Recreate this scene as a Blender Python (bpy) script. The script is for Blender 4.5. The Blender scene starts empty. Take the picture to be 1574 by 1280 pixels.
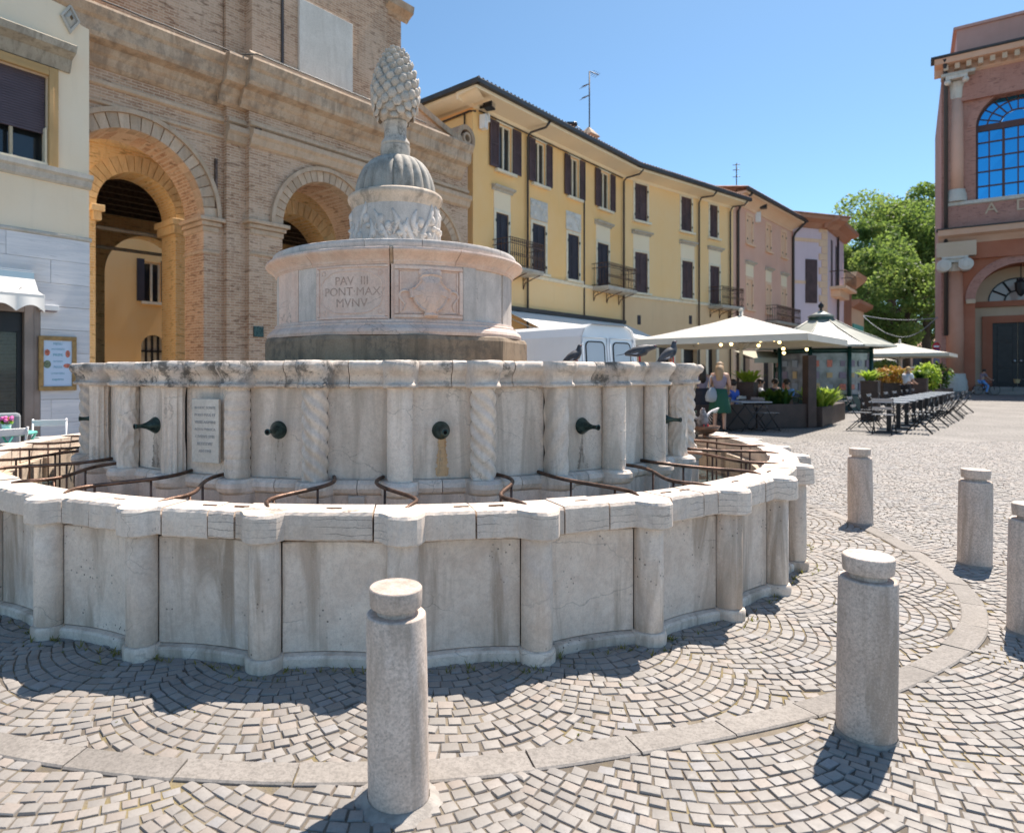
import bpy, bmesh, math, random
import numpy as np
from mathutils import Matrix, Vector
R = math.radians
PI = math.pi
random.seed(7)
scene = bpy.context.scene
col = scene.collection

# ------------------------------------------------------------------ camera
EYE = 1.4                       # metres above the paving
FPX, CX, HOR = 1000.0, 665.0, 574.5   # focal length, principal column and horizon row found from the photograph
cam = bpy.data.cameras.new('camera')
cam.sensor_width = 36.0
cam.lens = 36.0 * FPX / 1574.0
cam.shift_x = (787.0 - CX) / 1574.0
cam.shift_y = -(640.0 - HOR) / 1574.0
cam.clip_start = 0.05
cam.clip_end = 3000
cam.dof.use_dof = True
cam.dof.focus_distance = 3.7
cam.dof.aperture_fstop = 2.6
co = bpy.data.objects.new('camera', cam)
co.location = (0, 0, EYE)
co.rotation_euler = (R(90), 0, 0)
col.objects.link(co)
scene.camera = co

# ------------------------------------------------------------------ light
SUN_AZ, SUN_EL = R(44.5), R(60.5)      # azimuth from +Y towards +X
world = bpy.data.worlds.new('World')
scene.world = world
world.use_nodes = True
wn = world.node_tree
wn.nodes.clear()
sky = wn.nodes.new('ShaderNodeTexSky')
sky.sky_type = 'NISHITA'
sky.sun_disc = False
sky.sun_elevation = SUN_EL
sky.sun_rotation = SUN_AZ
sky.altitude = 10
sky.air_density = 0.72
sky.dust_density = 0.35
sky.ozone_density = 4.0
bg = wn.nodes.new('ShaderNodeBackground')
bg.inputs['Strength'].default_value = 0.11
wo = wn.nodes.new('ShaderNodeOutputWorld')
tint = wn.nodes.new('ShaderNodeMix'); tint.data_type = 'RGBA'; tint.blend_type = 'MULTIPLY'
tint.inputs[0].default_value = 1.0
tint.inputs[7].default_value = (.86, 1.0, .93, 1)      # the camera's white balance, the same over the whole sky
wn.links.new(sky.outputs[0], tint.inputs[6])
wn.links.new(tint.outputs[2], bg.inputs[0])
wn.links.new(bg.outputs[0], wo.inputs[0])
sun = bpy.data.lights.new('sun', 'SUN')
sun.energy = 4.3
sun.angle = R(0.53)
sun.color = (1.0, 0.905, 0.80)
so = bpy.data.objects.new('sun', sun)
sd = Vector((math.sin(SUN_AZ) * math.cos(SUN_EL), math.cos(SUN_AZ) * math.cos(SUN_EL), math.sin(SUN_EL)))
so.rotation_euler = sd.to_track_quat('Z', 'Y').to_euler()
so.location = (20, 20, 60)
col.objects.link(so)
scene.view_settings.view_transform = 'Standard'
scene.view_settings.look = 'None'
scene.view_settings.gamma = 1.0
scene.view_settings.use_curve_mapping = False
scene.view_settings.exposure = 0.98
scene.cycles.use_denoising = True
scene.cycles.max_bounces = 8
scene.cycles.diffuse_bounces = 5
scene.cycles.transparent_max_bounces = 12
scene.cycles.caustics_reflective = False
scene.cycles.caustics_refractive = False

# ------------------------------------------------------------------ helpers
def tag(o, label=None, cat=None, group=None, kind=None):
    if label: o['label'] = label
    if cat: o['category'] = cat
    if group: o['group'] = group
    if kind: o['kind'] = kind
    return o

def empty(name, loc=(0, 0, 0), rz=0.0, label=None, cat=None, group=None, kind=None):
    o = bpy.data.objects.new(name, None)
    o.location = loc
    o.rotation_euler = (0, 0, rz)
    o.empty_display_size = 0.2
    col.objects.link(o)
    return tag(o, label, cat, group, kind)

def link_mesh(name, me, parent=None, loc=(0, 0, 0), rot=(0, 0, 0), scale=(1, 1, 1)):
    o = bpy.data.objects.new(name, me)
    o.location = loc; o.rotation_euler = rot; o.scale = scale
    if parent: o.parent = parent
    col.objects.link(o)
    return o

def copy_tree(o, parent=None):
    c = o.copy()
    col.objects.link(c)
    c.parent = parent
    for ch in list(o.children):
        copy_tree(ch, c)
    return c

class MB:
    def __init__(s):
        s.v = []; s.f = []; s.m = []; s.s = []
    def add(s, vs, fs, mi=0, sm=False, M=None):
        b = len(s.v)
        if M is not None:
            s.v += [tuple(M @ Vector(p)) for p in vs]
        else:
            s.v += [tuple(p) for p in vs]
        for f in fs:
            s.f.append(tuple(b + i for i in f)); s.m.append(mi); s.s.append(sm)
        return s
    def box(s, c, d, rz=0, mi=0, M=None):
        x, y, z = d[0] / 2, d[1] / 2, d[2] / 2
        vs = [(-x, -y, -z), (x, -y, -z), (x, y, -z), (-x, y, -z), (-x, -y, z), (x, -y, z), (x, y, z), (-x, y, z)]
        T = Matrix.Translation(c) @ Matrix.Rotation(rz, 4, 'Z')
        if M is not None: T = M @ T
        return s.add(vs, [(0, 3, 2, 1), (4, 5, 6, 7), (0, 1, 5, 4), (1, 2, 6, 5), (2, 3, 7, 6), (3, 0, 4, 7)], mi, False, T)
    def span(s, x0, x1, y0, y1, z0, z1, mi=0):
        return s.box(((x0 + x1) / 2, (y0 + y1) / 2, (z0 + z1) / 2), (x1 - x0, y1 - y0, z1 - z0), 0, mi)
    def tube(s, path, r, n=8, mi=0, cap=True, M=None, sm=True):
        path = [Vector(p) for p in path]
        k = len(path)
        rs = r if isinstance(r, (list, tuple)) else [r] * k
        vs = []; fs = []
        up = Vector((0, 0, 1))
        t0 = (path[1] - path[0]).normalized()
        a = t0.orthogonal().normalized() if abs(t0.dot(up)) > .95 else t0.cross(up).normalized()
        for i, p in enumerate(path):
            t = (path[min(i + 1, k - 1)] - path[max(i - 1, 0)])
            t = t.normalized() if t.length > 1e-9 else t0
            a = a - t * a.dot(t)
            a = a.normalized() if a.length > 1e-6 else t.orthogonal().normalized()
            b = t.cross(a)
            for j in range(n):
                an = 2 * PI * j / n
                vs.append(p + (a * math.cos(an) + b * math.sin(an)) * rs[i])
        for i in range(k - 1):
            for j in range(n):
                q = (j + 1) % n
                fs.append((i * n + j, i * n + q, (i + 1) * n + q, (i + 1) * n + j))
        s.add(vs, fs, mi, sm, M)
        if cap:
            b = len(s.v) - k * n
            s.f.append(tuple(b + j for j in range(n))[::-1]); s.m.append(mi); s.s.append(False)
            s.f.append(tuple(b + (k - 1) * n + j for j in range(n))); s.m.append(mi); s.s.append(False)
        return s
    def lathe(s, prof, n=32, c=(0, 0, 0), mi=0, sm=True, M=None, caps=True, rf=None):
        vs = []; fs = []
        k = len(prof)
        for i, (r, z) in enumerate(prof):
            for j in range(n):
                an = 2 * PI * j / n
                rr = r * (rf(an, z, i) if rf else 1.0)
                vs.append((c[0] + rr * math.sin(an), c[1] - rr * math.cos(an), c[2] + z))
        for i in range(k - 1):
            for j in range(n):
                q = (j + 1) % n
                fs.append((i * n + j, i * n + q, (i + 1) * n + q, (i + 1) * n + j))
        b = len(s.v)
        s.add(vs, fs, mi, sm, M)
        if caps:
            if prof[0][0] > 1e-4:
                s.f.append(tuple(b + j for j in range(n))[::-1]); s.m.append(mi); s.s.append(False)
            if prof[-1][0] > 1e-4:
                s.f.append(tuple(b + (k - 1) * n + j for j in range(n))); s.m.append(mi); s.s.append(False)
        return s
    def ball(s, c, r, n=12, k=8, mi=0, M=None):
        rx, ry, rz = r if isinstance(r, (list, tuple)) else (r, r, r)
        vs = []; fs = []
        for i in range(k + 1):
            th = PI * i / k
            for j in range(n):
                an = 2 * PI * j / n
                vs.append((c[0] + rx * math.sin(th) * math.cos(an), c[1] + ry * math.sin(th) * math.sin(an), c[2] - rz * math.cos(th)))
        for i in range(k):
            for j in range(n):
                q = (j + 1) % n
                fs.append((i * n + j, i * n + q, (i + 1) * n + q, (i + 1) * n + j))
        return s.add(vs, fs, mi, True, M)
    def prism(s, pts, y0, y1, mi=0, M=None, sm=False):
        # outline in x,z extruded along y; outline counter-clockwise seen from -y
        n = len(pts)
        vs = [(p[0], y0, p[1]) for p in pts] + [(p[0], y1, p[1]) for p in pts]
        fs = [tuple(range(n)), tuple(range(2 * n - 1, n - 1, -1))]
        s.add(vs, fs, mi, False, M)
        b = len(s.v) - 2 * n
        for i in range(n):
            j = (i + 1) % n
            s.f.append((b + j, b + i, b + n + i, b + n + j)); s.m.append(mi); s.s.append(sm)
        return s
    def sweep(s, path, prof, closed=True, mi=0, sm=False):
        # path: list of (origin, outward unit vector); prof: closed outline of (out, up)
        k = len(prof); vs = []; fs = []
        for o, d in path:
            for a, b in prof:
                vs.append((o[0] + d[0] * a, o[1] + d[1] * a, o[2] + b))
        for i in range(len(path) - 1):
            for j in range(k):
                q = (j + 1) % k
                fs.append((i * k + j, (i + 1) * k + j, (i + 1) * k + q, i * k + q))
        b = len(s.v)
        s.add(vs, fs, mi, sm)
        s.f.append(tuple(b + j for j in range(k))); s.m.append(mi); s.s.append(False)
        e = b + (len(path) - 1) * k
        s.f.append(tuple(e + j for j in range(k))[::-1]); s.m.append(mi); s.s.append(False)
        return s
    def mesh(s, name, mats, sharp=None):
        me = bpy.data.meshes.new(name)
        me.from_pydata(s.v, [], s.f)
        for m in (mats if isinstance(mats, (list, tuple)) else [mats]):
            me.materials.append(m)
        if s.f:
            me.polygons.foreach_set('material_index', s.m)
            me.polygons.foreach_set('use_smooth', s.s)
        me.validate()
        me.update()
        if sharp: me.set_sharp_from_angle(angle=R(sharp))
        return me
    def build(s, name, mats, parent=None, bev=0, sharp=None, loc=(0, 0, 0), rot=(0, 0, 0), fix=False, seg=2):
        me = s.mesh(name, mats, sharp)
        if fix:
            bm = bmesh.new(); bm.from_mesh(me)
            bmesh.ops.recalc_face_normals(bm, faces=bm.faces)
            bm.to_mesh(me); bm.free()
        o = link_mesh(name, me, parent, loc, rot)
        if bev:
            b = o.modifiers.new('bevel', 'BEVEL')
            b.width = bev; b.segments = seg; b.limit_method = 'ANGLE'; b.angle_limit = R(40)
        return o

def text_verts(txt, size, depth=0.004):
    cu = bpy.data.curves.new('lettering', 'FONT')
    cu.body = txt; cu.size = size; cu.extrude = depth / 2; cu.align_x = 'CENTER'; cu.align_y = 'CENTER'
    cu.resolution_u = 3
    o = bpy.data.objects.new('lettering', cu)
    col.objects.link(o)
    dg = bpy.context.evaluated_depsgraph_get()
    me = bpy.data.meshes.new_from_object(o.evaluated_get(dg))
    vs = [tuple(v.co) for v in me.vertices]
    fs = [tuple(p.vertices) for p in me.polygons]
    bpy.data.objects.remove(o); bpy.data.curves.remove(cu); bpy.data.meshes.remove(me)
    return vs, fs

class Facade:
    """A vertical wall plane: local x along the wall, local y into the building, z up."""
    def __init__(s, O, d, name, label, cat='building'):
        s.O = O
        l = math.hypot(*d)
        s.d = (d[0] / l, d[1] / l)
        s.n = (-s.d[1], s.d[0])
        s.root = empty(name, (O[0], O[1], 0), math.atan2(d[1], d[0]), label, cat)
    def px(s, u, v=None, yo=0.0):
        a = (u - CX) / FPX
        sx = (a * (s.O[1] + yo * s.n[1]) - s.O[0] - yo * s.n[0]) / (s.d[0] - a * s.d[1])
        if v is None: return sx
        Z = s.O[1] + sx * s.d[1] + yo * s.n[1]
        return sx, EYE + (HOR - v) * Z / FPX
    def world(s, x, y=0):
        return (s.O[0] + x * s.d[0] + y * s.n[0], s.O[1] + x * s.d[1] + y * s.n[1])

# ------------------------------------------------------------------ materials
class NT:
    def __init__(s, name):
        s.m = bpy.data.materials.new(name); s.m.use_nodes = True
        s.t = s.m.node_tree; s.t.nodes.clear()
        s.out = s.n('ShaderNodeOutputMaterial')
        s.b = s.n('ShaderNodeBsdfPrincipled')
        s.l(s.b, 0, s.out, 0)
    def n(s, typ, **kw):
        x = s.t.nodes.new(typ)
        for k, v in kw.items(): setattr(x, k, v)
        return x
    def l(s, a, i, b, j): s.t.links.new(a.outputs[i], b.inputs[j])
    def set(s, node, key, val):
        if isinstance(val, tuple) and len(val) == 2 and hasattr(val[0], 'outputs'):
            s.t.links.new(val[0].outputs[val[1]], node.inputs[key])
        else:
            node.inputs[key].default_value = val
    def math(s, op, a, b=None, clamp=False):
        x = s.n('ShaderNodeMath', operation=op, use_clamp=clamp)
        s.set(x, 0, a)
        if b is not None: s.set(x, 1, b)
        return (x, 0)
    def mix(s, fac, a, b, blend='MIX'):
        x = s.n('ShaderNodeMix', data_type='RGBA', blend_type=blend)
        s.set(x, 0, fac); s.set(x, 6, a if not (isinstance(a, tuple) and len(a) == 3) else a + (1,))
        s.set(x, 7, b if not (isinstance(b, tuple) and len(b) == 3) else b + (1,))
        return (x, 2)
    def noise(s, vec, scale, detail=5, rough=.55, dist=0):
        x = s.n('ShaderNodeTexNoise')
        if vec: s.set(x, 'Vector', vec)
        s.set(x, 'Scale', scale); s.set(x, 'Detail', detail); s.set(x, 'Roughness', rough); s.set(x, 'Distortion', dist)
        return (x, 0)
    def ramp(s, fac, a, b, lo=0.0, hi=1.0):
        x = s.n('ShaderNodeMapRange', interpolation_type='SMOOTHSTEP')
        s.set(x, 0, fac); s.set(x, 1, a); s.set(x, 2, b); s.set(x, 3, lo); s.set(x, 4, hi)
        return (x, 0)
    def scl(s, vec, k):
        x = s.n('ShaderNodeVectorMath', operation='MULTIPLY')
        s.set(x, 0, vec); s.set(x, 1, k if isinstance(k, tuple) else (k, k, k))
        return (x, 0)
    def vadd(s, a, b):
        x = s.n('ShaderNodeVectorMath', operation='ADD')
        s.set(x, 0, a); s.set(x, 1, b)
        return (x, 0)
    def voro(s, vec, scale, feature='F1', out=0):
        x = s.n('ShaderNodeTexVoronoi', feature=feature)
        s.set(x, 'Vector', vec); s.set(x, 'Scale', scale)
        return (x, out)
    def coords(s, rand=True):
        tc = s.n('ShaderNodeTexCoord')
        v = (tc, 3)
        if rand:
            oi = s.n('ShaderNodeObjectInfo')
            k = s.n('ShaderNodeVectorMath', operation='SCALE')
            cx = s.n('ShaderNodeCombineXYZ')
            s.t.links.new(oi.outputs['Random'], cx.inputs[0]); s.t.links.new(oi.outputs['Random'], cx.inputs[1]); s.t.links.new(oi.outputs['Random'], cx.inputs[2])
            s.l(cx, 0, k, 0); k.inputs['Scale'].default_value = 37.0
            v = s.vadd(v, (k, 0))
        return v
    def rand(s):
        oi = s.n('ShaderNodeObjectInfo')
        return (oi, 5) if oi.outputs[5].name == 'Random' else (oi, [o.name for o in oi.outputs].index('Random'))
    def bump(s, h, strength=.3, dist=.01):
        x = s.n('ShaderNodeBump')
        s.set(x, 'Height', h); s.set(x, 'Strength', strength); s.set(x, 'Distance', dist)
        s.l(x, 0, s.b, 'Normal')
    def fin(s, color=None, rough=.8, metal=0.0, spec=None, **kw):
        if color is not None:
            s.set(s.b, 'Base Color', color + (1,) if isinstance(color, tuple) and len(color) == 3 else color)
        s.set(s.b, 'Roughness', rough); s.set(s.b, 'Metallic', metal)
        if spec is not None: s.set(s.b, 'Specular IOR Level', spec)
        for k, v in kw.items(): s.set(s.b, k, v)
        return s.m

def mat_plain(name, c, rough=.6, metal=0.0, var=.0, ns=6.0, bump=0.0, **kw):
    t = NT(name)
    if var:
        P = t.coords()
        n = t.noise(P, ns, 6)
        f = t.ramp(n, .3, .7)
        cc = t.mix(f, tuple(x * (1 - var) for x in c), tuple(min(1, x * (1 + var)) for x in c))
        if bump: t.bump(t.noise(P, ns * 8, 4), bump, .01)
        return t.fin(cc, rough, metal, **kw)
    return t.fin(c, rough, metal, **kw)

def mat_stone(name, base, tint, stain, rough=.75, pits=.5, crack=.35, streak=.5, crust=0.0, sc=1.0, bump=.35, var=.10, grain=.06, strata=0, mott=.0):
    t = NT(name)
    P = t.coords()
    big = t.ramp(t.noise(P, 2.2 * sc, 7, .6, .3), .32, .68)
    c = t.mix(big, base, tint)
    # broad run-off stains, stretched along the height
    st = t.ramp(t.noise(t.scl(P, (5.5 * sc, 5.5 * sc, .75 * sc)), 1.0, 7, .62, .6), .46, .66)
    c = t.mix(t.math('MULTIPLY', st, streak), c, stain)
    if mott:
        mo = t.ramp(t.noise(P, 5.5 * sc, 9, .78, .5), .42, .62)
        c = t.mix(t.math('MULTIPLY', mo, mott), c, tuple(q * k for q, k in zip(base, (.72, .64, .60))))
        mo2 = t.ramp(t.noise(t.scl(P, (1, 1, .7)), 3.1 * sc, 6, .6, .8), .55, .75)
        c = t.mix(t.math('MULTIPLY', mo2, mott * .8), c, (.50, .49, .52))
    fine = t.noise(P, 38 * sc, 5, .7)
    c = t.mix(t.math('MULTIPLY', t.ramp(fine, .38, .72), min(.9, grain * 6)), c, tuple(x * .58 for x in base))
    spk = t.noise(P, 130, 3, .8)
    c = t.mix(t.math('MULTIPLY', t.ramp(spk, .50, .70), min(.8, grain * 5)), c, tuple(x * .52 for x in base))
    c = t.mix(t.math('MULTIPLY', t.ramp(spk, .46, .30), grain * 3), c, tuple(min(.95, x * 1.25) for x in base))
    hgt = fine
    if crust:
        ck = t.ramp(t.noise(P, 7 * sc, 8, .75), .45, .60)
        ck2 = t.ramp(t.noise(P, 1.3 * sc, 4), .42, .6)
        c = t.mix(t.math('MULTIPLY', t.math('MULTIPLY', ck, ck2), crust), c, (.10, .092, .082))
    if pits:
        vr = t.voro(P, 34 * sc)
        d = t.ramp(vr, .10, .22, 1, 0)
        msk = t.ramp(t.noise(P, 4.0 * sc, 3), .54, .66)
        pt = t.math('MULTIPLY', t.math('MULTIPLY', d, msk), pits)
        c = t.mix(pt, c, (.13, .11, .095))
        hgt = t.math('SUBTRACT', hgt, t.math('MULTIPLY', pt, 2.0))
    if crack:
        wob = t.n('ShaderNodeTexNoise'); t.set(wob, 'Vector', P); t.set(wob, 'Scale', 5 * sc); t.set(wob, 'Detail', 5)
        PW = t.vadd(t.scl(P, (1, 1, 1.7)), t.scl((wob, 1), .28))
        e = t.voro(PW, 1.9 * sc, 'DISTANCE_TO_EDGE')
        e = t.ramp(e, .002, .012, 1, 0)
        msk = t.ramp(t.noise(P, 1.6 * sc, 2), .50, .60)
        cr = t.math('MULTIPLY', t.math('MULTIPLY', e, msk), crack)
        c = t.mix(cr, c, (.09, .075, .065))
        hgt = t.math('SUBTRACT', hgt, t.math('MULTIPLY', cr, 1.5))
    if strata:
        wv = t.n('ShaderNodeTexWave', wave_type='BANDS', bands_direction='Z')
        t.set(wv, 'Vector', P); t.set(wv, 'Scale', 9.0); t.set(wv, 'Distortion', 3.5); t.set(wv, 'Detail', 4); t.set(wv, 'Detail Scale', 1.2)
        sl = t.math('MULTIPLY', t.ramp((wv, 1), .035, .0, 0, 1), t.ramp(t.noise(P, 2.6, 3), .46, .58))
        sl = t.math('MULTIPLY', sl, strata)
        c = t.mix(sl, c, (.20, .16, .14))
        hgt = t.math('SUBTRACT', hgt, sl)
    if var:
        hs = t.n('ShaderNodeHueSaturation')
        t.set(hs, 'Value', t.math('ADD', t.math('MULTIPLY', t.rand(), 2 * var), 1 - var))
        t.set(hs, 'Color', c)
        c = (hs, 0)
    t.bump(hgt, bump, .0045 / sc)
    return t.fin(c, rough, 0, .35)

def mat_brick(name, c1, c2, mortar, patch, bw=.25, rh=.065, ms=.012, patchy=.5, bump=.5):
    t = NT(name)
    tc = t.n('ShaderNodeTexCoord')
    sp = t.n('ShaderNodeSeparateXYZ'); t.l(tc, 3, sp, 0)
    cb = t.n('ShaderNodeCombineXYZ')
    t.set(cb, 0, t.math('ADD', (sp, 0), (sp, 1))); t.set(cb, 1, (sp, 2))
    b = t.n('ShaderNodeTexBrick')
    wob = t.noise((tc, 3), 1.2, 3)
    v = t.vadd((cb, 0), t.scl((wob[0], 1), .02))
    t.set(b, 'Vector', v)
    t.set(b, 'Color1', c1 + (1,)); t.set(b, 'Color2', c2 + (1,)); t.set(b, 'Mortar', mortar + (1,))
    t.set(b, 'Scale', 1.0); t.set(b, 'Mortar Size', ms); t.set(b, 'Brick Width', bw); t.set(b, 'Row Height', rh); t.set(b, 'Bias', -.1)
    c = (b, 0)
    n1 = t.ramp(t.noise((tc, 3), .55, 7, .6, .3), .42, .68)
    c = t.mix(t.math('MULTIPLY', n1, patchy), c, patch)
    n2 = t.ramp(t.noise(t.scl((tc, 3), (6, 6, 1.1)), 1.4, 6, .65), .54, .72)
    c = t.mix(t.math('MULTIPLY', n2, .34), c, tuple(x * .42 for x in c1))
    n4 = t.ramp(t.noise(t.scl((tc, 3), (3.2, 3.2, 13)), 1.0, 4, .6), .56, .66)
    c = t.mix(t.math('MULTIPLY', n4, .75), c, tuple(x * .5 for x in c1))
    n3 = t.noise((tc, 3), 26, 5, .7)
    c = t.mix(t.math('MULTIPLY', t.ramp(n3, .4, .75), .35), c, tuple(min(1, x * 1.25) for x in patch))
    t.bump(t.math('ADD', t.math('MULTIPLY', (b, 1), -1.2), t.math('MULTIPLY', n3, .5)), bump, .010)
    return t.fin(c, .88, 0, .2)

def mat_stucco(name, c, c2, rough=.85, dirt=.35, dc=(.25, .21, .16)):
    t = NT(name)
    tc = t.n('ShaderNodeTexCoord')
    P = (tc, 3)
    a = t.ramp(t.noise(P, .55, 6, .6, .2), .3, .7)
    k = t.mix(a, c, c2)
    s = t.ramp(t.noise(t.scl(P, (2.6, 2.6, .25)), 1.0, 7, .66), .52, .85)
    k = t.mix(t.math('MULTIPLY', s, dirt), k, dc)
    f = t.noise(P, 14, 6, .7)
    k = t.mix(t.math('MULTIPLY', t.ramp(f, .55, .8), .25), k, tuple(x * .72 for x in c))
    t.bump(t.noise(P, 30, 5, .6), .2, .01)
    return t.fin(k, rough, 0, .25)

M = {}
M['stone'] = mat_stone('pale_limestone', (.79, .675, .57), (.85, .745, .645), (.32, .245, .18), pits=.9, crack=.3, streak=.85, mott=.42)
M['stone_tier'] = mat_stone('weathered_limestone', (.80, .685, .58), (.86, .755, .66), (.34, .28, .22), pits=.35, crack=.3, streak=.6, sc=1.2, mott=.32)
M['stone_corn'] = mat_stone('crusted_limestone', (.75, .64, .54), (.81, .71, .615), (.30, .275, .25), pits=.6, crack=.3, streak=.4, crust=.9, sc=1.4, mott=.4)
M['stone_cope'] = mat_stone('coping_limestone', (.77, .655, .55), (.83, .72, .62), (.40, .33, .28), pits=.4, crack=.35, streak=.3, sc=1.6, strata=.75, mott=.3)
M['stone_dark'] = mat_stone('grimy_stone', (.31, .225, .15), (.43, .325, .225), (.11, .09, .065), pits=.3, crack=.2, streak=.5, crust=.5, sc=2)
M['stone_drum'] = mat_stone('rosy_marble', (.84, .62, .51), (.85, .72, .63), (.50, .40, .33), pits=.15, crack=.35, streak=.35, sc=1.1, mott=.3)
M['stone_grey'] = mat_stone('grey_veined_marble', (.58, .53, .48), (.72, .655, .60), (.33, .305, .28), pits=.2, crack=.5, streak=.35, sc=2)
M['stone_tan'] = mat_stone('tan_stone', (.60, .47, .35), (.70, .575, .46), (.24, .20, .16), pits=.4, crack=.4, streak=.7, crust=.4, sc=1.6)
M['stone_dome'] = mat_stone('mossy_grey_stone', (.40, .365, .315), (.55, .505, .44), (.15, .14, .115), pits=.3, crack=.2, streak=.4, crust=.55, sc=2.4)
M['stone_cone'] = mat_stone('carved_grey_stone', (.58, .51, .43), (.70, .63, .55), (.26, .22, .17), pits=.3, crack=.1, streak=.4, crust=.6, sc=3)
M['bollard'] = mat_stone('bollard_stone', (.65, .54, .46), (.74, .63, .55), (.36, .285, .22), pits=.55, crack=.15, streak=.75, sc=2.2, grain=.14, bump=.6, mott=.25)
M['mortar'] = mat_plain('old_mortar', (.20, .17, .14), .95, var=.3, ns=20)
M['kerb'] = mat_stone('kerb_granite', (.265, .24, .215), (.33, .30, .272), (.20, .178, .155), pits=.15, crack=.12, streak=0, sc=1.5, var=.1, grain=.12)
M['iron'] = mat_plain('worn_iron', (.15, .09, .065), .45, .6, var=.5, ns=12, bump=.2)
M['bronze'] = mat_plain('green_bronze', (.045, .075, .07), .4, .7, var=.5, ns=25)
M['dark_hole'] = mat_plain('dark_opening', (.01, .01, .01), .9)
def mat_stain(name, c1, c2, lo=.40, hi=.62):
    t = NT(name)
    P = t.coords()
    n = t.noise(t.scl(P, (26, 26, 3.2)), 1.0, 6, .65, .4)
    f = t.noise(P, 45, 4, .7)
    c = t.mix(t.ramp(n, .45, .68), c1, c2)
    al = t.math('MULTIPLY', t.ramp(t.math('ADD', t.math('MULTIPLY', n, .8), t.math('MULTIPLY', f, .2)), lo, hi), .85)
    return t.fin(c, .85, 0, .2, Alpha=al)
M['rust'] = mat_stain('rusty_runoff', (.66, .44, .25), (.40, .20, .08), .24, .46)
M['grime'] = mat_stain('dark_runoff', (.30, .25, .21), (.17, .14, .115), .42, .75)
M['letter'] = mat_plain('carved_lettering', (.50, .365, .30), .9, var=.2, ns=30)  # shade of the carved strokes put into a darker colour
M['slab_letter'] = mat_plain('worn_lettering', (.42, .41, .41), .9)
M['brick'] = mat_brick('fish_market_brick', (.36, .19, .11), (.60, .38, .245), (.58, .44, .32), (.67, .50, .37), patchy=.72)
M['brick_arch'] = mat_stone('arch_brick', (.54, .385, .26), (.63, .475, .345), (.36, .27, .20), pits=.3, crack=0, streak=.4, sc=1.5, var=.14)
M['brick_warm'] = mat_brick('warm_brick', (.78, .48, .20), (.88, .61, .30), (.84, .63, .38), (.90, .68, .38), patchy=.6)  # inner arcade brick with the warm bounced light put into its colour
M['cornice'] = mat_stone('brick_cornice', (.50, .335, .215), (.62, .475, .345), (.24, .17, .12), pits=.4, crack=.1, streak=.6, crust=.35, sc=.8, var=.1)
M['th_brick'] = mat_brick('theatre_brick', (.43, .20, .155), (.49, .25, .20), (.42, .225, .18), (.52, .295, .24), patchy=.5, bump=.2)
M['th_red'] = mat_stucco('theatre_red_plaster', (.40, .14, .08), (.46, .18, .11))
M['th_shaft'] = mat_stucco('theatre_shaft', (.60, .27, .17), (.65, .33, .225))
M['th_tan'] = mat_stucco('theatre_tan_plaster', (.58, .43, .30), (.63, .48, .35))
M['white_stone'] = mat_stone('white_stone', (.66, .61, .54), (.74, .69, .62), (.42, .37, .31), pits=.1, crack=.1, streak=.3, sc=.8)
M['yellow'] = mat_stucco('yellow_stucco', (.97, .585, .235), (.97, .625, .29), dirt=.22, dc=(.52, .35, .17))
M['yellow2'] = mat_stucco('pale_yellow_stucco', (.97, .63, .295), (.97, .66, .34), dirt=.22, dc=(.55, .40, .22))
M['ochre'] = mat_stucco('ochre_stucco', (.78, .525, .30), (.83, .58, .34), dirt=.25)
M['soffit'] = mat_stucco('pale_soffit', (.93, .75, .52), (.94, .78, .56), dirt=.15)
M['pink'] = mat_stucco('pink_stucco', (.76, .44, .325), (.80, .49, .365), dirt=.2)
M['peach'] = mat_stucco('peach_stucco', (.85, .56, .37), (.88, .60, .41), dirt=.15)
M['lilac'] = mat_stucco('lilac_stucco', (.74, .58, .62), (.78, .62, .66), dirt=.2)
M['cream'] = mat_stucco('cream_stucco', (.90, .72, .51), (.92, .77, .58), dirt=.3, dc=(.42, .36, .27))
M['white_trim'] = mat_plain('white_trim', (.82, .71, .53), .7, var=.08, ns=5)
M['trim_grey'] = mat_stone('grey_trim', (.48, .44, .38), (.58, .53, .46), (.3, .27, .22), pits=.2, crack=0, streak=.4, sc=1.2)
M['shutter'] = mat_plain('brown_shutter', (.085, .046, .046), .55, var=.25, ns=2)
M['shutter_dk'] = mat_plain('dark_shutter', (.035, .030, .040), .55, var=.25, ns=2)
M['roof_edge'] = mat_plain('dark_gutter', (.045, .043, .042), .5, var=.2, ns=3)
M['pipe'] = mat_plain('downpipe', (.055, .042, .036), .5)
M['blind'] = mat_plain('plum_blind', (.085, .062, .078), .6, var=.1, ns=3)
M['tan_frame'] = mat_stucco('tan_window_frame', (.50, .315, .14), (.56, .37, .18), dirt=.3)
M['glass'] = mat_plain('dark_glass', (.02, .025, .03), .06, spec=.7)
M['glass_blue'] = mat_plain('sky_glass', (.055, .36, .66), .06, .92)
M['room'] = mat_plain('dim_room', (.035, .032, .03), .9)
M['wood_door'] = mat_plain('dark_door', (.022, .018, .018), .5, var=.3, ns=3)
M['canvas'] = mat_plain('cream_canvas', (.60, .565, .49), .8, var=.04, ns=3)
M['canvas_w'] = mat_plain('bright_canvas', (.74, .725, .69), .8, var=.03, ns=3)
M['olive'] = mat_plain('olive_canvas', (.42, .38, .27), .8)
M['corten'] = mat_plain('brown_planter', (.065, .040, .033), .6, var=.2, ns=3)
M['black'] = mat_plain('black_metal', (.022, .023, .026), .42, .3)
M['chair_slat'] = mat_plain('dark_slats', (.34, .345, .36), .22, .3)  # black slats paled so the colour holds the sun's glints
M['tabletop'] = mat_plain('grey_tabletop', (.34, .37, .41), .3)  # grey top, lightened to include the sky's reflection
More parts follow.
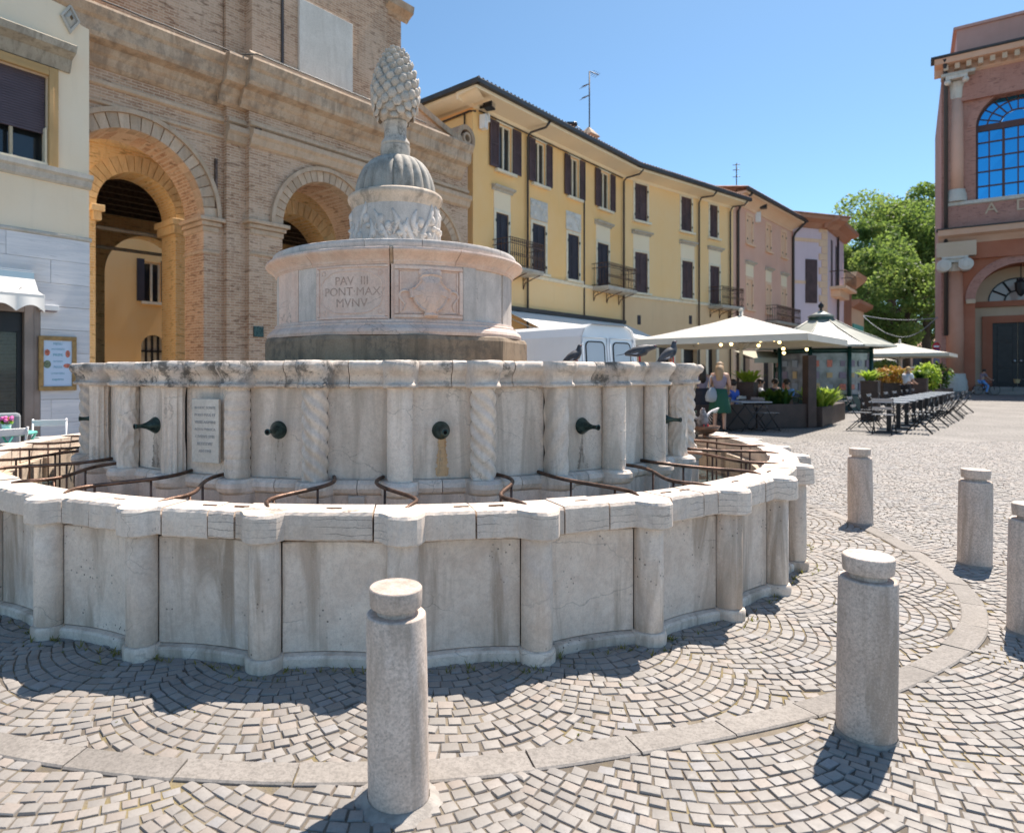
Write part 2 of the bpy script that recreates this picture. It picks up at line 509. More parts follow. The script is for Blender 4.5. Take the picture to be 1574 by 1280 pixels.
M['white_paint'] = mat_plain('white_paint', (.80, .80, .80), .35, var=.03, ns=3)
M['grey_paint'] = mat_plain('grey_paint', (.33, .34, .37), .5)
M['van'] = mat_plain('white_van_paint', (.80, .815, .83), .28, var=.03, ns=1.5, **{'Coat Weight': .4})
M['van_glass'] = mat_plain('blind_van_window', (.52, .545, .58), .15)
M['rubber'] = mat_plain('rubber', (.02, .02, .02), .8)
M['chrome'] = mat_plain('metal_rim', (.5, .5, .5), .3, .9)
M['teal'] = mat_plain('teal_paint', (.14, .52, .43), .4)
M['pinkfl'] = mat_plain('pink_petals', (.80, .14, .42), .6)
M['kiosk'] = mat_plain('dark_green_paint', (.012, .055, .045), .4)
M['kiosk_roof'] = mat_plain('pale_green_roof', (.33, .335, .285), .5, var=.15, ns=2)
M['kiosk_in'] = mat_plain('kiosk_display', (.20, .205, .21), .12, var=.5, ns=2.2)
M['bark'] = mat_plain('bark', (.09, .065, .045), .9, var=.4, ns=9, bump=.6)
M['skin'] = mat_plain('skin', (.52, .30, .21), .55)
M['hair_d'] = mat_plain('dark_hair', (.025, .017, .012), .6)
M['hair_b'] = mat_plain('blond_hair', (.34, .22, .12), .6)
M['c_green'] = mat_plain('green_cloth', (.010, .075, .042), .8)
M['c_grey'] = mat_plain('grey_cloth', (.30, .32, .34), .8)
M['c_blue'] = mat_plain('blue_cloth', (.16, .36, .72), .8)
M['c_dark'] = mat_plain('dark_cloth', (.028, .026, .034), .8)
M['c_white'] = mat_plain('white_cloth', (.72, .74, .78), .8)
M['c_mauve'] = mat_plain('mauve_cloth', (.25, .20, .24), .8)
M['c_royal'] = mat_plain('royal_blue_cloth', (.03, .10, .45), .8)
M['straw'] = mat_plain('straw', (.55, .38, .19), .8)
M['gold'] = mat_plain('gilt_wood', (.36, .215, .075), .45, .1, var=.25, ns=8)
M['poster'] = mat_plain('blue_white_paper', (.58, .70, .86), .5)
M['teal_ink'] = mat_plain('teal_ink', (.10, .36, .44), .7)
M['red'] = mat_plain('red_sign', (.62, .03, .03), .4)
M['blue_sign'] = mat_plain('blue_sign', (.03, .16, .55), .4)
M['white_s'] = mat_plain('white_sign', (.80, .80, .80), .4)
M['food_red'] = mat_plain('printed_red_food', (.55, .16, .10), .5, var=.5, ns=30)
M['food_green'] = mat_plain('printed_green_food', (.16, .20, .12), .5, var=.6, ns=30)

M['trim_dark'] = mat_stone('weathered_trim', (.36, .315, .25), (.46, .41, .33), (.16, .14, .11), pits=.2, crack=0, streak=.6, sc=1.2)
def mat_marble():
    t = NT('banded_marble')
    P = t.coords()
    w = t.noise(t.scl(P, (.45, .45, 7)), 1.0, 9, .66, 1.6)
    c = t.mix(t.ramp(w, .35, .65), (.80, .765, .755), (.66, .645, .655))
    w2 = t.noise(t.scl(P, (.8, .8, 16)), 1.0, 8, .7, 2.2)
    c = t.mix(t.math('MULTIPLY', t.ramp(w2, .56, .68), .65), c, (.40, .375, .375))
    c = t.mix(t.math('MULTIPLY', t.ramp(t.noise(P, 1.2, 5), .55, .75), .3), c, (.70, .60, .50))
    hs = t.n('ShaderNodeHueSaturation'); t.set(hs, 'Value', t.math('ADD', t.math('MULTIPLY', t.rand(), .12), .94)); t.set(hs, 'Color', c)
    return t.fin((hs, 0), .4, 0, .4)
M['marble'] = mat_marble()
M['shop_frame'] = mat_plain('bronze_frame', (.30, .235, .20), .45, .2, var=.15, ns=2)
M['glass_shop'] = mat_plain('shop_glass', (.11, .13, .12), .08, 0, **{'Alpha': .45})
M['aw_blue'] = mat_plain('blue_awning_cloth', (.25, .45, .62), .8)
M['warm_arch'] = mat_stone('warm_arch_brick', (.86, .60, .31), (.90, .70, .41), (.42, .28, .16), pits=.3, crack=0, streak=.4, sc=1.5, var=.12)  # arch brick brightened to carry the same bounced glow
M['roof_tile'] = mat_plain('clay_tiles', (.36, .20, .14), .85, var=.45, ns=3)
M['peach_trim'] = mat_stucco('peach_trim', (.84, .55, .36), (.86, .59, .40), dirt=.15)
M['terracotta'] = mat_stucco('terracotta', (.46, .22, .14), (.52, .27, .18), dirt=.2)
M['th_tan2'] = mat_stucco('theatre_cornice', (.66, .40, .275), (.70, .46, .335), dirt=.3)
M['th_attic'] = mat_stucco('theatre_attic', (.52, .30, .255), (.58, .345, .30), dirt=.3)
M['th_shaft2'] = mat_stucco('theatre_upper_shaft', (.70, .40, .29), (.75, .45, .34))
M['glass_pale'] = mat_plain('pale_fanlight_glass', (.42, .36, .34), .12)
M['bar_brown'] = mat_plain('brown_window_bars', (.10, .045, .04), .6)

M['collar'] = mat_plain('pale_mortar', (.33, .30, .27), .9, var=.25, ns=18, bump=.4)
M['pg_dark'] = mat_plain('slate_feathers', (.055, .058, .068), .6, var=.5, ns=22)
M['pg_mid'] = mat_plain('grey_feathers', (.20, .20, .215), .6, var=.5, ns=22)
M['pg_pale'] = mat_plain('pale_feathers', (.42, .41, .42), .6, var=.3, ns=22)

def mat_leaf(name, c1, c2, trans=.35):
    t = NT(name)
    g = t.n('ShaderNodeNewGeometry')
    P = t.coords()
    f = t.math('ADD', t.math('MULTIPLY', (g, 8) if g.outputs[8].name == 'Random Per Island' else (g, [o.name for o in g.outputs].index('Random Per Island')), .6), t.math('MULTIPLY', t.ramp(t.noise(P, .35, 2), .35, .65), .4))
    c = t.mix(f, c1, c2)
    t.set(t.b, 'Base Color', c); t.set(t.b, 'Roughness', .5); t.set(t.b, 'Specular IOR Level', .3)
    tr = t.n('ShaderNodeBsdfTranslucent')
    t.set(tr, 'Color', t.mix(.5, c, (.30, .42, .05)))
    mx = t.n('ShaderNodeMixShader'); t.set(mx, 0, trans)
    t.l(t.b, 0, mx, 1); t.l(tr, 0, mx, 2); t.l(mx, 0, t.out, 0)
    return t.m
M['leaf'] = mat_leaf('plane_leaves', (.08, .16, .055), (.24, .32, .115), .55)
M['leaf_y'] = mat_leaf('yellow_green_leaves', (.22, .32, .10), (.40, .45, .16), .55)
M['fern'] = mat_leaf('bright_fern', (.20, .36, .035), (.46, .56, .09), .5)
M['fern_d'] = mat_leaf('dark_fern', (.02, .07, .02), (.06, .14, .03), .35)
M['orange_fl'] = mat_leaf('orange_flowers', (.45, .16, .03), (.55, .30, .08), .3)
M['weed'] = mat_leaf('dry_weeds', (.15, .15, .04), (.38, .30, .10), .3)

def mat_glow(name, c, e):
    t = NT(name)
    return t.fin(c, .5, 0, **{'Emission Color': c + (1,), 'Emission Strength': e})
M['bulb'] = mat_glow('lit_bulb', (1.0, .72, .30), 3.0)

def mat_water():
    t = NT('water')
    tc = t.n('ShaderNodeTexCoord')
    t.bump(t.noise((tc, 3), 5, 3), .25, .02)
    return t.fin((.045, .075, .085), .05, 0, .6)
M['water'] = mat_water()

def mat_sett(name, far=False):
    t = NT(name)
    if not far:
        g = t.n('ShaderNodeNewGeometry')
        isl = (g, [o.name for o in g.outputs].index('Random Per Island'))
        rnd = t.math('FRACT', t.math('ADD', isl, t.math('MULTIPLY', t.rand(), 7.31)))
        tc = t.n('ShaderNodeTexCoord')
        gp = (g, 0)
        c = t.mix(t.ramp(rnd, 0, 1), (.245, .226, .206), (.32, .296, .272))
        r2 = t.math('FRACT', t.math('MULTIPLY', rnd, 13.7))
        c = t.mix(t.ramp(r2, .86, 1.0, 0, .7), c, (.31, .305, .31))
        c = t.mix(t.math('MULTIPLY', t.ramp(r2, .30, .0), .55), c, (.335, .27, .225))
        c = t.mix(t.ramp(t.math('FRACT', t.math('MULTIPLY', rnd, 29.3)), .90, 1.0, 0, .6), c, (.20, .19, .185))
        f = t.noise(gp, 90, 5, .75)
        c = t.mix(t.math('MULTIPLY', t.ramp(f, .40, .75), .42), c, (.19, .168, .148))
        c = t.mix(t.math('MULTIPLY', t.ramp(t.noise(gp, 1.1, 5), .5, .75), .30), c, (.37, .325, .285))
        t.bump(t.math('ADD', t.math('MULTIPLY', f, .5), t.noise(gp, 28, 3)), .5, .0035)
        return t.fin(c, t.ramp(t.noise(gp, 20, 3), .3, .7, .52, .72), 0, .45)
    tc = t.n('ShaderNodeTexCoord')
    P = (tc, 3)
    wob = t.n('ShaderNodeTexNoise'); t.set(wob, 'Vector', P); t.set(wob, 'Scale', 1.1); t.set(wob, 'Detail', 2)
    PW = t.vadd(t.scl(P, (1, 1, 1)), t.scl((wob, 1), .5))
    b = t.n('ShaderNodeTexBrick'); t.set(b, 'Vector', PW)
    t.set(b, 'Color1', (.195, .182, .168, 1)); t.set(b, 'Color2', (.275, .253, .23, 1)); t.set(b, 'Mortar', (.095, .085, .076, 1))
    t.set(b, 'Scale', 1.0); t.set(b, 'Mortar Size', .013); t.set(b, 'Brick Width', .09); t.set(b, 'Row Height', .082); t.set(b, 'Bias', 0.0)
    c = (b, 0)
    c = t.mix(t.math('MULTIPLY', t.ramp(t.noise(P, .5, 6, .6, .4), .4, .7), .45), c, (.325, .30, .275))
    c = t.mix(t.math('MULTIPLY', t.ramp(t.noise(t.scl(P, (3, 3, 3)), 1, 5, .7), .5, .75), .3), c, (.235, .21, .188))
    t.bump(t.math('ADD', t.math('MULTIPLY', (b, 1), -1.4), t.noise(P, 40, 4)), .4, .006)
    return t.fin(c, .62, 0, .45)
M['sett'] = mat_sett('cobble_sett')
M['ground'] = mat_sett('far_cobbles', True)

def mat_joint():
    t = NT('sandy_joints')
    tc = t.n('ShaderNodeTexCoord')
    P = (tc, 3)
    c = t.mix(t.ramp(t.noise(P, 3, 6, .65), .45, .62), (.145, .125, .104), (.235, .20, .155))
    c = t.mix(t.math('MULTIPLY', t.ramp(t.noise(P, 1.7, 5, .7), .52, .62), .7), c, (.26, .205, .09))
    t.bump(t.noise(P, 120, 3), .5, .01)
    return t.fin(c, .95, 0, .1)
M['joint'] = mat_joint()
# ------------------------------------------------------------------ paving
K = 0.875
FC = Vector((-0.4366 * K, 7.62 * K, 0))          # fountain axis
N35 = 34
PH0 = 3.85
STEP = 360.0 / N35
YF = 13.5
def trap(y): return (-.665 * y - 2.0, .909 * y + 2.0)

g = MB()
x0a, x1a = trap(.5); x0b, x1b = trap(YF)
g.add([(x0a, .5, -.0068), (x1a, .5, -.0068), (x1b, YF, -.0068), (x0b, YF, -.0068)], [(0, 1, 2, 3)], 1)
B = 900.0
o4 = [(-B, -60, -.004), (B, -60, -.004), (B, B, -.004), (-B, B, -.004)]
i4 = [(x0a, .5, -.004), (x1a, .5, -.004), (x1b, YF, -.004), (x0b, YF, -.004)]
g.add(o4 + i4, [(0, 1, 5, 4), (1, 2, 6, 5), (2, 3, 7, 6), (3, 0, 4, 7)], 0)
g.add(i4 + [(p[0], p[1], -.0068) for p in i4], [(0, 1, 5, 4), (1, 2, 6, 5), (2, 3, 7, 6), (3, 0, 4, 7)], 1)
tag(g.build('ground', [M['ground'], M['joint']]), 'grey cobbled piazza reaching back to the buildings', None, None, 'structure')

def kerb_r(phi):
    return 4.452 + .175 * math.exp(-((phi - 50) / 17.0) ** 2) - .03 * math.exp(-((phi - 16) / 9.0) ** 2)
KW = .128
rs = random.Random(3)
stones = []      # x, y, angle, length, width, dz
def arcs(W, A, pitch, L, u0, u1, k0, k1, conv, seed):
    r_ = random.Random(seed)
    for k in range(k0, k1):
        u = u0 + r_.random() * L
        while u < u1:
            ph = (u / W) % 1.0
            q = 2 * ph - 1
            h = A * (1 - q * q)
            sl = -4 * A * q / W
            cs = 1 / math.sqrt(1 + sl * sl)
            ln = L * r_.uniform(.84, 1.18)
            conv(u + ln * cs / 2, k * pitch + h - .5 * sl * 0, math.atan(sl), ln, pitch * cs)
            u += ln * cs
def conv_ring(u, r, a, l, w):
    phi = u / 3.95
    if r < 3.50 or r > kerb_r(math.degrees(phi)) - KW + .008: return
    px_, py_ = FC.x + r * math.sin(phi), FC.y - r * math.cos(phi)
    stones.append((px_, py_, phi - a, l, w, 0))
def conv_out(u, v, a, l, w):
    c, s_ = math.cos(R(-7)), math.sin(R(-7))
    x, y = u * c - v * s_, u * s_ + v * c
    if y < .55 or y > YF - .03: return
    t0, t1 = trap(y)
    if x < t0 + .03 or x > t1 - .03: return
    if math.hypot(x - FC.x, y - FC.y) < kerb_r(math.degrees(math.atan2(x - FC.x, FC.y - y))) + .004: return
    stones.append((x, y, R(-7) - a, l, w, 0))
arcs(.90, .19, .0625, .068, -3.95 * R(75), 3.95 * R(128), 52, 74, conv_ring, 5)
def conv_out2(u, v, a, l, w): conv_out(u, -v, a, l, w)
arcs(1.15, .22, .0575, .0625, -13, 17, -285, 35, conv_out2, 6)
# sett shapes shared by all stones
def sett_verts(r_):
    j = lambda a: r_.uniform(-a, a)
    q = [(-.5 + j(.05), -.5 + j(.05)), (.5 + j(.05), -.5 + j(.05)), (.5 + j(.05), .5 + j(.05)), (-.5 + j(.05), .5 + j(.05))]
    v = [(x * .97, y * .97, -.034) for x, y in q]
    v += [(x, y, -.0065) for x, y in q]
    v += [(x * .91, y * .90, -.0015 + j(.0012)) for x, y in q]
    v += [(x * .55, y * .55, .001 + j(.0012)) for x, y in q]
    return v
SF = []
for a in (0, 4, 8):
    for i in range(4):
        SF.append((a + i, a + (i + 1) % 4, a + 4 + (i + 1) % 4, a + 4 + i))
SF.append((12, 13, 14, 15))
variants = [sett_verts(rs) for _ in range(10)]
def in_view(x, y):
    u, v = CX + FPX * x / y, HOR + FPX * EYE / y
    return -10 < u < 1584 and v < 1290
order = sorted(range(len(stones)), key=lambda i: -(1.0 / (stones[i][1] ** 2)) if in_view(stones[i][0], stones[i][1]) else 0)
near = set(order[:290])
pav = empty('cobble_paving', (0, 0, 0), 0, 'pale granite setts laid in swinging arcs round the fountain', None, None, 'structure')
vm = []
for v in variants:
    b = MB(); b.add([(p[0] * .06, p[1] * .06, p[2]) for p in v], SF, 0, True); vm.append(b.mesh('sett', M['sett'], 30))
VA = np.array(variants)
allv = []; allf = []
SFa = np.array(SF)
cnt = 0
for i, (x, y, a, l, w, dz) in enumerate(stones):
    lx, wy = l - .003 - rs.random() * .0035, w - .003 - rs.random() * .0035
    a2 = a + rs.gauss(0, .05)
    dz = rs.gauss(0, .0018)
    tx, ty = rs.gauss(0, .014), rs.gauss(0, .014)
    k = rs.randrange(10)
    if i in near:
        o = link_mesh('sett', vm[k], pav, (x, y, dz), (tx, ty, a2), (lx / .06, wy / .06, 1))
    else:
        v = VA[k] * np.array([lx, wy, 1.0])
        z = v[:, 2] + v[:, 0] * -ty + v[:, 1] * tx + dz
        c, s_ = math.cos(a2), math.sin(a2)
        allv.append(np.stack([x + v[:, 0] * c - v[:, 1] * s_, y + v[:, 0] * s_ + v[:, 1] * c, z], 1))
        allf.append(SFa + cnt * 16); cnt += 1
V = np.concatenate(allv).reshape(-1, 3); F = np.concatenate(allf).reshape(-1, 4)
me = bpy.data.meshes.new('far_setts')
me.vertices.add(len(V)); me.vertices.foreach_set('co', V.ravel())
me.loops.add(len(F) * 4); me.loops.foreach_set('vertex_index', F.ravel().astype(np.int32))
me.polygons.add(len(F)); me.polygons.foreach_set('loop_start', np.arange(len(F), dtype=np.int32) * 4)
me.polygons.foreach_set('use_smooth', np.ones(len(F), dtype=bool))
me.materials.append(M['sett']); me.update(calc_edges=True); me.set_sharp_from_angle(angle=R(30))
o = link_mesh('smaller_setts', me, pav); tag(o, kind='stuff')

# kerb ring of long granite slabs
kerb = empty('kerb_ring', tuple(FC), 0, 'ring of long granite kerb slabs set in the cobbles around the fountain', None, None, 'structure')
nk = 66
for i in range(nk):
    c0 = i * 360 / nk + 1.5
    cc = (c0 + 180) % 360 - 180
    if not -125 < cc < 125: continue
    b = MB(); w = 360.0 / nk
    path = []
    j = lambda: rs.uniform(-.005, .005)
    ja, jb, h1, h2 = j(), j(), .003 + rs.uniform(0, .004), .003 + rs.uniform(0, .004)
    q = [(-KW + ja, -.06), (jb, -.06), (jb, h1 - .006), (jb - .007, h1), (-KW + ja + .007, h2), (-KW + ja, h2 - .006)]
    for k in range(7):
        p_ = cc - w / 2 + .05 + (w - .10) * k / 6; f_ = R(p_); kr = kerb_r(p_)
        path.append(((kr * math.sin(f_), -kr * math.cos(f_), 0), (math.sin(f_), -math.cos(f_))))
    b.sweep(path, q)
    b.build('kerb_stone', M['kerb'], kerb)

# ------------------------------------------------------------------ fountain
fo = empty('fountain', tuple(FC), 0, 'tall round stone fountain with a carved pine cone on top and a scalloped outer basin', 'fountain')
rf = random.Random(21)
def pt(r, phi, z): return (K * r * math.sin(R(phi)), -K * r * math.cos(R(phi)), K * z)
def ring_block(name, mat, p0, p1, rfun, prof, rin, n=None, mb=None, sm=False, jit=0):
    """Block of a ring between two angles; prof = [(offset, z)] from bottom to top on the outer face."""
    n = n or max(2, int((p1 - p0) / .34))
    b = mb or MB()
    k = len(prof) + 2
    vs = []; fs = []
    for i in range(n + 1):
        ph = p0 + (p1 - p0) * i / n
        rr = rfun(ph)
        for o_, z in prof:
            vs.append(pt(rr + o_ + (rf.uniform(-jit, jit) if jit else 0), ph, z + (rf.uniform(-jit, jit) if jit else 0)))
        vs.append(pt(rin, ph, prof[-1][1])); vs.append(pt(rin, ph, prof[0][1]))
    for i in range(n):
        for j in range(k):
            q = (j + 1) % k
            fs.append((i * k + j, (i + 1) * k + j, (i + 1) * k + q, i * k + q))
    b.add(vs, fs, 0, sm)
    base = len(b.v) - len(vs)
    b.f.append(tuple(base + j for j in range(k))); b.m.append(0); b.s.append(False)
    b.f.append(tuple(base + n * k + j for j in range(k))[::-1]); b.m.append(0); b.s.append(False)
    return b
def bumped(base, rc, a, mid=0.0):
    """Radius as a function of angle: wall with a round bulge at every pilaster."""
    def f(ph):
        t = ((ph - PH0) / STEP) % 1.0
        t = t - 1 if t > .5 else t
        d = R(t * STEP)
        q = abs(t) * 2
        w = base - mid * (1 - (1 - q) ** 2) if mid else base
        s = rc * math.sin(d)
        if abs(s) < a:
            return max(w, rc * math.cos(d) + math.sqrt(a * a - s * s))
        return w
    return f
# --- outer basin: panels, pilasters, plinths, coping
wallf = bumped(4.09, 0, 0, .068)
for q in range(5):
    pass
vis = [i for i in range(N35)]
pan_m = []
for q in range(4):
    b = ring_block('', None, PH0 + 1.25, PH0 + STEP - 1.235, wallf, [(-.004, .066), (0, .070), (0, .668), (-.006, .674)], 3.9, 14, sm=False)
    b2 = MB(); b2.v = b.v; b2.f = b.f; b2.m = b.m; b2.s = [abs(i) >= 0 and False for i in range(len(b.f))]
    pan_m.append(b2.mesh('basin_panel', M['stone']))
for i in range(N35):
    link_mesh('basin_panel', pan_m[i % 4], fo, (0, 0, 0), (0, 0, R(STEP * i)))
# plinth course under the panels
b = ring_block('', None, PH0 + .9, PH0 + STEP - .9, wallf, [(.045, -.02), (.047, .045), (.036, .058), (.0, .063)], 3.9, 14)
me = b.mesh('plinth', M['stone'])
b = ring_block('', None, PH0 - .01, PH0 + STEP + .01, lambda p: 3.99, [(0, .02), (0, .70)], 3.9, 8)
mm_ = b.mesh('mortar_bed', M['mortar'])
for i in range(N35): link_mesh('mortar_bed', mm_, fo, (0, 0, 0), (0, 0, R(STEP * i)))
for i in range(N35): link_mesh('plinth', me, fo, (0, 0, 0), (0, 0, R(STEP * i)))
# pilasters: shaft over a round base block
pil_m = []
for q in range(4):
    b = MB(); r0 = .088
    b.lathe([(r0 * K * .97, .074 * K), (r0 * K, .08 * K), (r0 * K * 1.01, .40 * K), (r0 * K * .985, .672 * K), (r0 * K * .95, .680 * K), (r0 * K * .9, .70 * K)], 20, pt(4.095, 0, 0))
    pil_m.append(b.mesh('pilaster', M['stone'], 40))
b = MB()
b.lathe([(.104 * K, -.02 * K), (.107 * K, .04 * K), (.106 * K, .058 * K), (.098 * K, .070 * K), (.08 * K, .074 * K)], 20, pt(4.095, 0, 0))
base_m = b.mesh('base_block', M['stone'], 40)
for i in range(N35):
    p = link_mesh('pilaster', pil_m[i % 4], fo, (0, 0, 0), (0, 0, R(PH0 + STEP * i)))
    link_mesh('base_block', base_m, p)
# coping stones
copef = bumped(4.135, 4.135, .108, .012)
splits = [.19, .50, .81]
for i in range(N35):
    ph = ((PH0 + STEP * i + 180) % 360) - 180
    cuts = [PH0 + STEP * i + STEP * (.205 if i % 3 else -.21) , PH0 + STEP * i + STEP * rf.uniform(.50, .66)]
    nxt = PH0 + STEP * (i + 1) + STEP * (.205 if (i + 1) % N35 % 3 else -.21)
    segs = [cuts[0]] + ([cuts[1]] if rf.random() < .72 or i % 3 == 2 else []) + [nxt]
    if segs[-1] <= segs[-2]: segs = [segs[0], nxt]
    for a_, c_ in zip(segs[:-1], segs[1:]):
        dz = rf.uniform(-.004, .004); dr = rf.uniform(-.006, .004); dz2 = rf.uniform(-.005, .005)
        prof = [(dr - .006, .697 + dz2), (dr + .001, .705 + dz2), (dr + .002, .78), (dr, .834 + dz), (dr - .012, .850 + dz)]
        bb = ring_block('', None, a_ + .07, c_ - .07, copef, prof, 3.885 + rf.uniform(-.01, .015), jit=.0022)
        oo = bb.build('coping_stone', M['stone_cope'], fo, 0, None, fix=True)
# broken patch on one coping stone is left as joints; inner wall and floor of the basin
b = ring_block('', None, 0, 360, lambda p: 3.90, [(0, -.1), (0, .69)], 3.84, 140)
b.build('basin_lining', M['stone_tan'], fo, fix=True)
b = MB(); b.lathe([(3.86 * K, .28 * K), (.1, .28 * K)], 72, caps=False); b.build('basin_floor', M['stone_tan'], fo)
w = MB(); w.lathe([(3.838 * K, .44 * K), (2.9 * K, .44 * K)], 96, (FC.x, FC.y, 0), caps=False)
tag(w.build('water', M['water']), 'dark shallow water inside the fountain basin', None, None, 'structure')
cl = MB(); cl.box(pt(4.0, 0, .8525), (.075, .011, .006), 0); cl_m = cl.mesh('iron_clamp', M['iron'])
for k, ph in enumerate((-21, -12, -9.2, -1.6, 8.6, 11.5, 19.2, 28.5, 31, 39.5, 49, 60)):
    link_mesh('iron_clamp', cl_m, fo, (0, 0, 0), (0, 0, R(ph)))
# inner panels on the lining (seen across the basin at the right)
b = ring_block('', None, PH0 + 1.0, PH0 + STEP - 1.0, lambda p: 3.80, [(0, .30), (0, .69)], 3.842, 8)
me = b.mesh('lining_panel', M['stone_tan'])
for i in range(N35): link_mesh('lining_panel', me, fo, (0, 0, 0), (0, 0, R(STEP * i)))
# --- inner tier: pedestal, columns, panels, cornice
RC = 3.165; CR = .090
pedf = bumped(3.15, RC, .125)
b = ring_block('', None, PH0 - STEP / 2, PH0 + STEP / 2, pedf, [(.09, .25), (.09, .40), (.03, .44), (.0, .46), (.0, .765)], 2.9, 40)
me = b.mesh('pedestal', M['stone_tier'])
b = ring_block('', None, PH0 - STEP / 2 + .05, PH0 + STEP / 2 - .05, pedf, [(-.005, .767), (.022, .785), (.036, .815), (.03, .845), (.004, .866)], 2.9, 40)
me2 = b.mesh('base_moulding', M['stone_tier'])
for i in range(N35):
    link_mesh('pedestal', me, fo, (0, 0, 0), (0, 0, R(STEP * i)))
    link_mesh('base_moulding', me2, fo, (0, 0, 0), (0, 0, R(STEP * i)))
tp = []
for q in range(4):
    b = MB()
    zz = 1.02 + .02 * q
    if q in (1, 3):
        ring_block('', None, PH0 + 1.3, PH0 + STEP - 1.28, lambda p: 3.105, [(-.006, .868), (0, .873), (0, zz - .004), (-.006, zz)], 2.95, 6, b)
        ring_block('', None, PH0 + 1.3, PH0 + STEP - 1.28, lambda p: 3.108, [(-.006, zz), (0, zz + .005), (0, 1.495), (0, 1.5)], 2.95, 6, b)
    else:
        ring_block('', None, PH0 + 1.3, PH0 + STEP - 1.28, lambda p: 3.106, [(0, .868), (0, 1.2), (0, 1.5)], 2.95, 6, b)
    tp.append(b.mesh('tier_panel', M['stone_tier']))
for i in range(N35): link_mesh('tier_panel', tp[(i * 1 + (1 if i % 2 else 0)) % 4], fo, (0, 0, 0), (0, 0, R(STEP * i)))
b = ring_block('', None, 0, 360, lambda p: 3.07, [(0, .85), (0, 1.52)], 2.95, 180)
b.build('tier_core', M['mortar'], fo, fix=True)
def colm(kind):
    b = MB(); n = 40; z0, z1 = .866, 1.502
    rows = 60 if kind in ('spiral', 'ringed', 'carved') else 8
    vs = []
    prof = [(CR * K, (z0 + (z1 - z0) * i / rows) * K) for i in range(rows + 1)]
    def rf_(an, z, i):
        t = i / rows
        zz = t * (z1 - z0)
        if kind == 'fluted': return 1.0 - .20 * abs(math.sin(an * 6)) ** .7 * (1 if .04 < t < .97 else 0) if t > .25 else 1.0 - .15 * (abs(math.sin(an * 6)) ** 3)
        if kind == 'spiral': return .95 + .10 * math.sin(an * 4 + zz * 62)
        if kind == 'spiral2': return .96 + .06 * math.sin(an * 4 - zz * 34)
        if kind == 'ringed': return .93 + .09 * abs(math.sin(zz * 46)) ** .5
        if kind == 'carved': return .95 + .09 * math.sin(an * 7 + 3 * math.sin(zz * 16)) * math.sin(zz * 26 + 2 * math.cos(an * 3))
        if kind == 'octagon':
            m_ = (an + PI / 8) % (PI / 4) - PI / 8
            return .97 / math.cos(m_)
        return 1.0
    if kind == 'spiral2':
        rows = 40; prof = [(CR * K, (z0 + (z1 - z0) * i / rows) * K) for i in range(rows + 1)]
    b.lathe(prof, n, pt(RC, 0, 0), rf=rf_)
    if kind == 'panelled':
        for z_ in (.93, 1.22):
            for dx in (-.045, .045):
                b.box(pt(RC + CR * .87, 0, z_ + .12), (.006, .012, .22 * K))
            for dz in (.01, .23):
                b.box(pt(RC + CR * .985, 0, z_ + dz), (.05, .008, .008))
    return b.mesh('column', M['stone_tier'], 30)
kinds = {-5: 'fluted', -4: 'carved', -3: 'fluted', -2: 'ringed', -1: 'spiral', 0: 'plain', 1: 'spiral', 2: 'spiral2', 3: 'panelled', 4: 'octagon', 5: 'carved'}
cm = {k: colm(k) for k in set(kinds.values())}
ks = list(kinds.values())
for i in range(N35):
    j = i if i < 18 else i - N35
    k = kinds.get(j, ks[i % len(ks)])
    link_mesh('column', cm[k], fo, (0, 0, 0), (0, 0, R(PH0 + STEP * i)))
cf = bumped(3.135, RC, .118)
cp = [(-.02, 1.50), (.012, 1.503), (.024, 1.514), (.022, 1.527), (.004, 1.535), (-.002, 1.545), (.002, 1.575), (.018, 1.60), (.038, 1.615), (.052, 1.635), (.056, 1.66), (.046, 1.682), (.03, 1.692)]
for i in range(N35):
    a0 = PH0 + STEP * (i - .5 + (.12 if i % 2 else -.1)); a1 = PH0 + STEP * (i + .5 + (.12 if (i + 1) % N35 % 2 else -.1))
    if i == N35 - 1: a1 = PH0 + STEP * (N35 - .5 - .1)
    dz = rf.uniform(-.003, .003)
    pc = [(o_ + rf.uniform(-.002, .002), z + (dz if z > 1.6 else 0)) for o_, z in cp]
    bb = ring_block('', None, a0 + .05, a1 - .05, cf, pc, 2.95, jit=.0016, sm=True)
    oo = bb.build('cornice_stone', M['stone_corn'], fo, fix=True)
    oo.data.set_sharp_from_angle(angle=R(38))
b = MB(); b.lathe([(2.97 * K, 1.672 * K), (1.2 * K, 1.70 * K)], 72, caps=False); b.build('tier_roof', M['stone_dark'], fo, fix=True)
# spouts
def spout():
    b = MB()
    c = Vector(pt(3.10, 0, 1.205))
    Mx = Matrix.Translation(c) @ Matrix.Rotation(R(90), 4, 'X')
    b.lathe([(.052, 0), (.056, .010), (.050, .022), (.036, .045), (.022, .075), (.014, .105), (.013, .135), (.017, .150), (.019, .158), (.013, .160)], 20, M=Mx, caps=False)
    b.lathe([(.012, .158), (.001, .140)], 12, M=Mx, mi=1, caps=False)
    return b.mesh('spout', [M['bronze'], M['dark_hole']], 40)
sm_ = spout()
ru = MB()
for k in range(9):
    pass
def stain_strip(w0, w1, z0, z1):
    b = MB(); n = 26; vs = []; r9 = random.Random(int(w1 * 100))
    for i in range(n + 1):
        t = i / n; w_ = (w0 + (w1 - w0) * t) * r9.uniform(.62, 1.1) * (.55 + .45 * min(1, t * 5)); z_ = z0 + (z1 - z0) * t
        for k in range(5): vs.append(pt(3.1105 + .0006 * (i % 2), -w_ + 2 * w_ * k / 4 + .15, z_))
    b.add(vs, [(5 * i + k, 5 * i + k + 1, 5 * i + 5 + k + 1, 5 * i + 5 + k) for i in range(n) for k in range(4)])
    return b
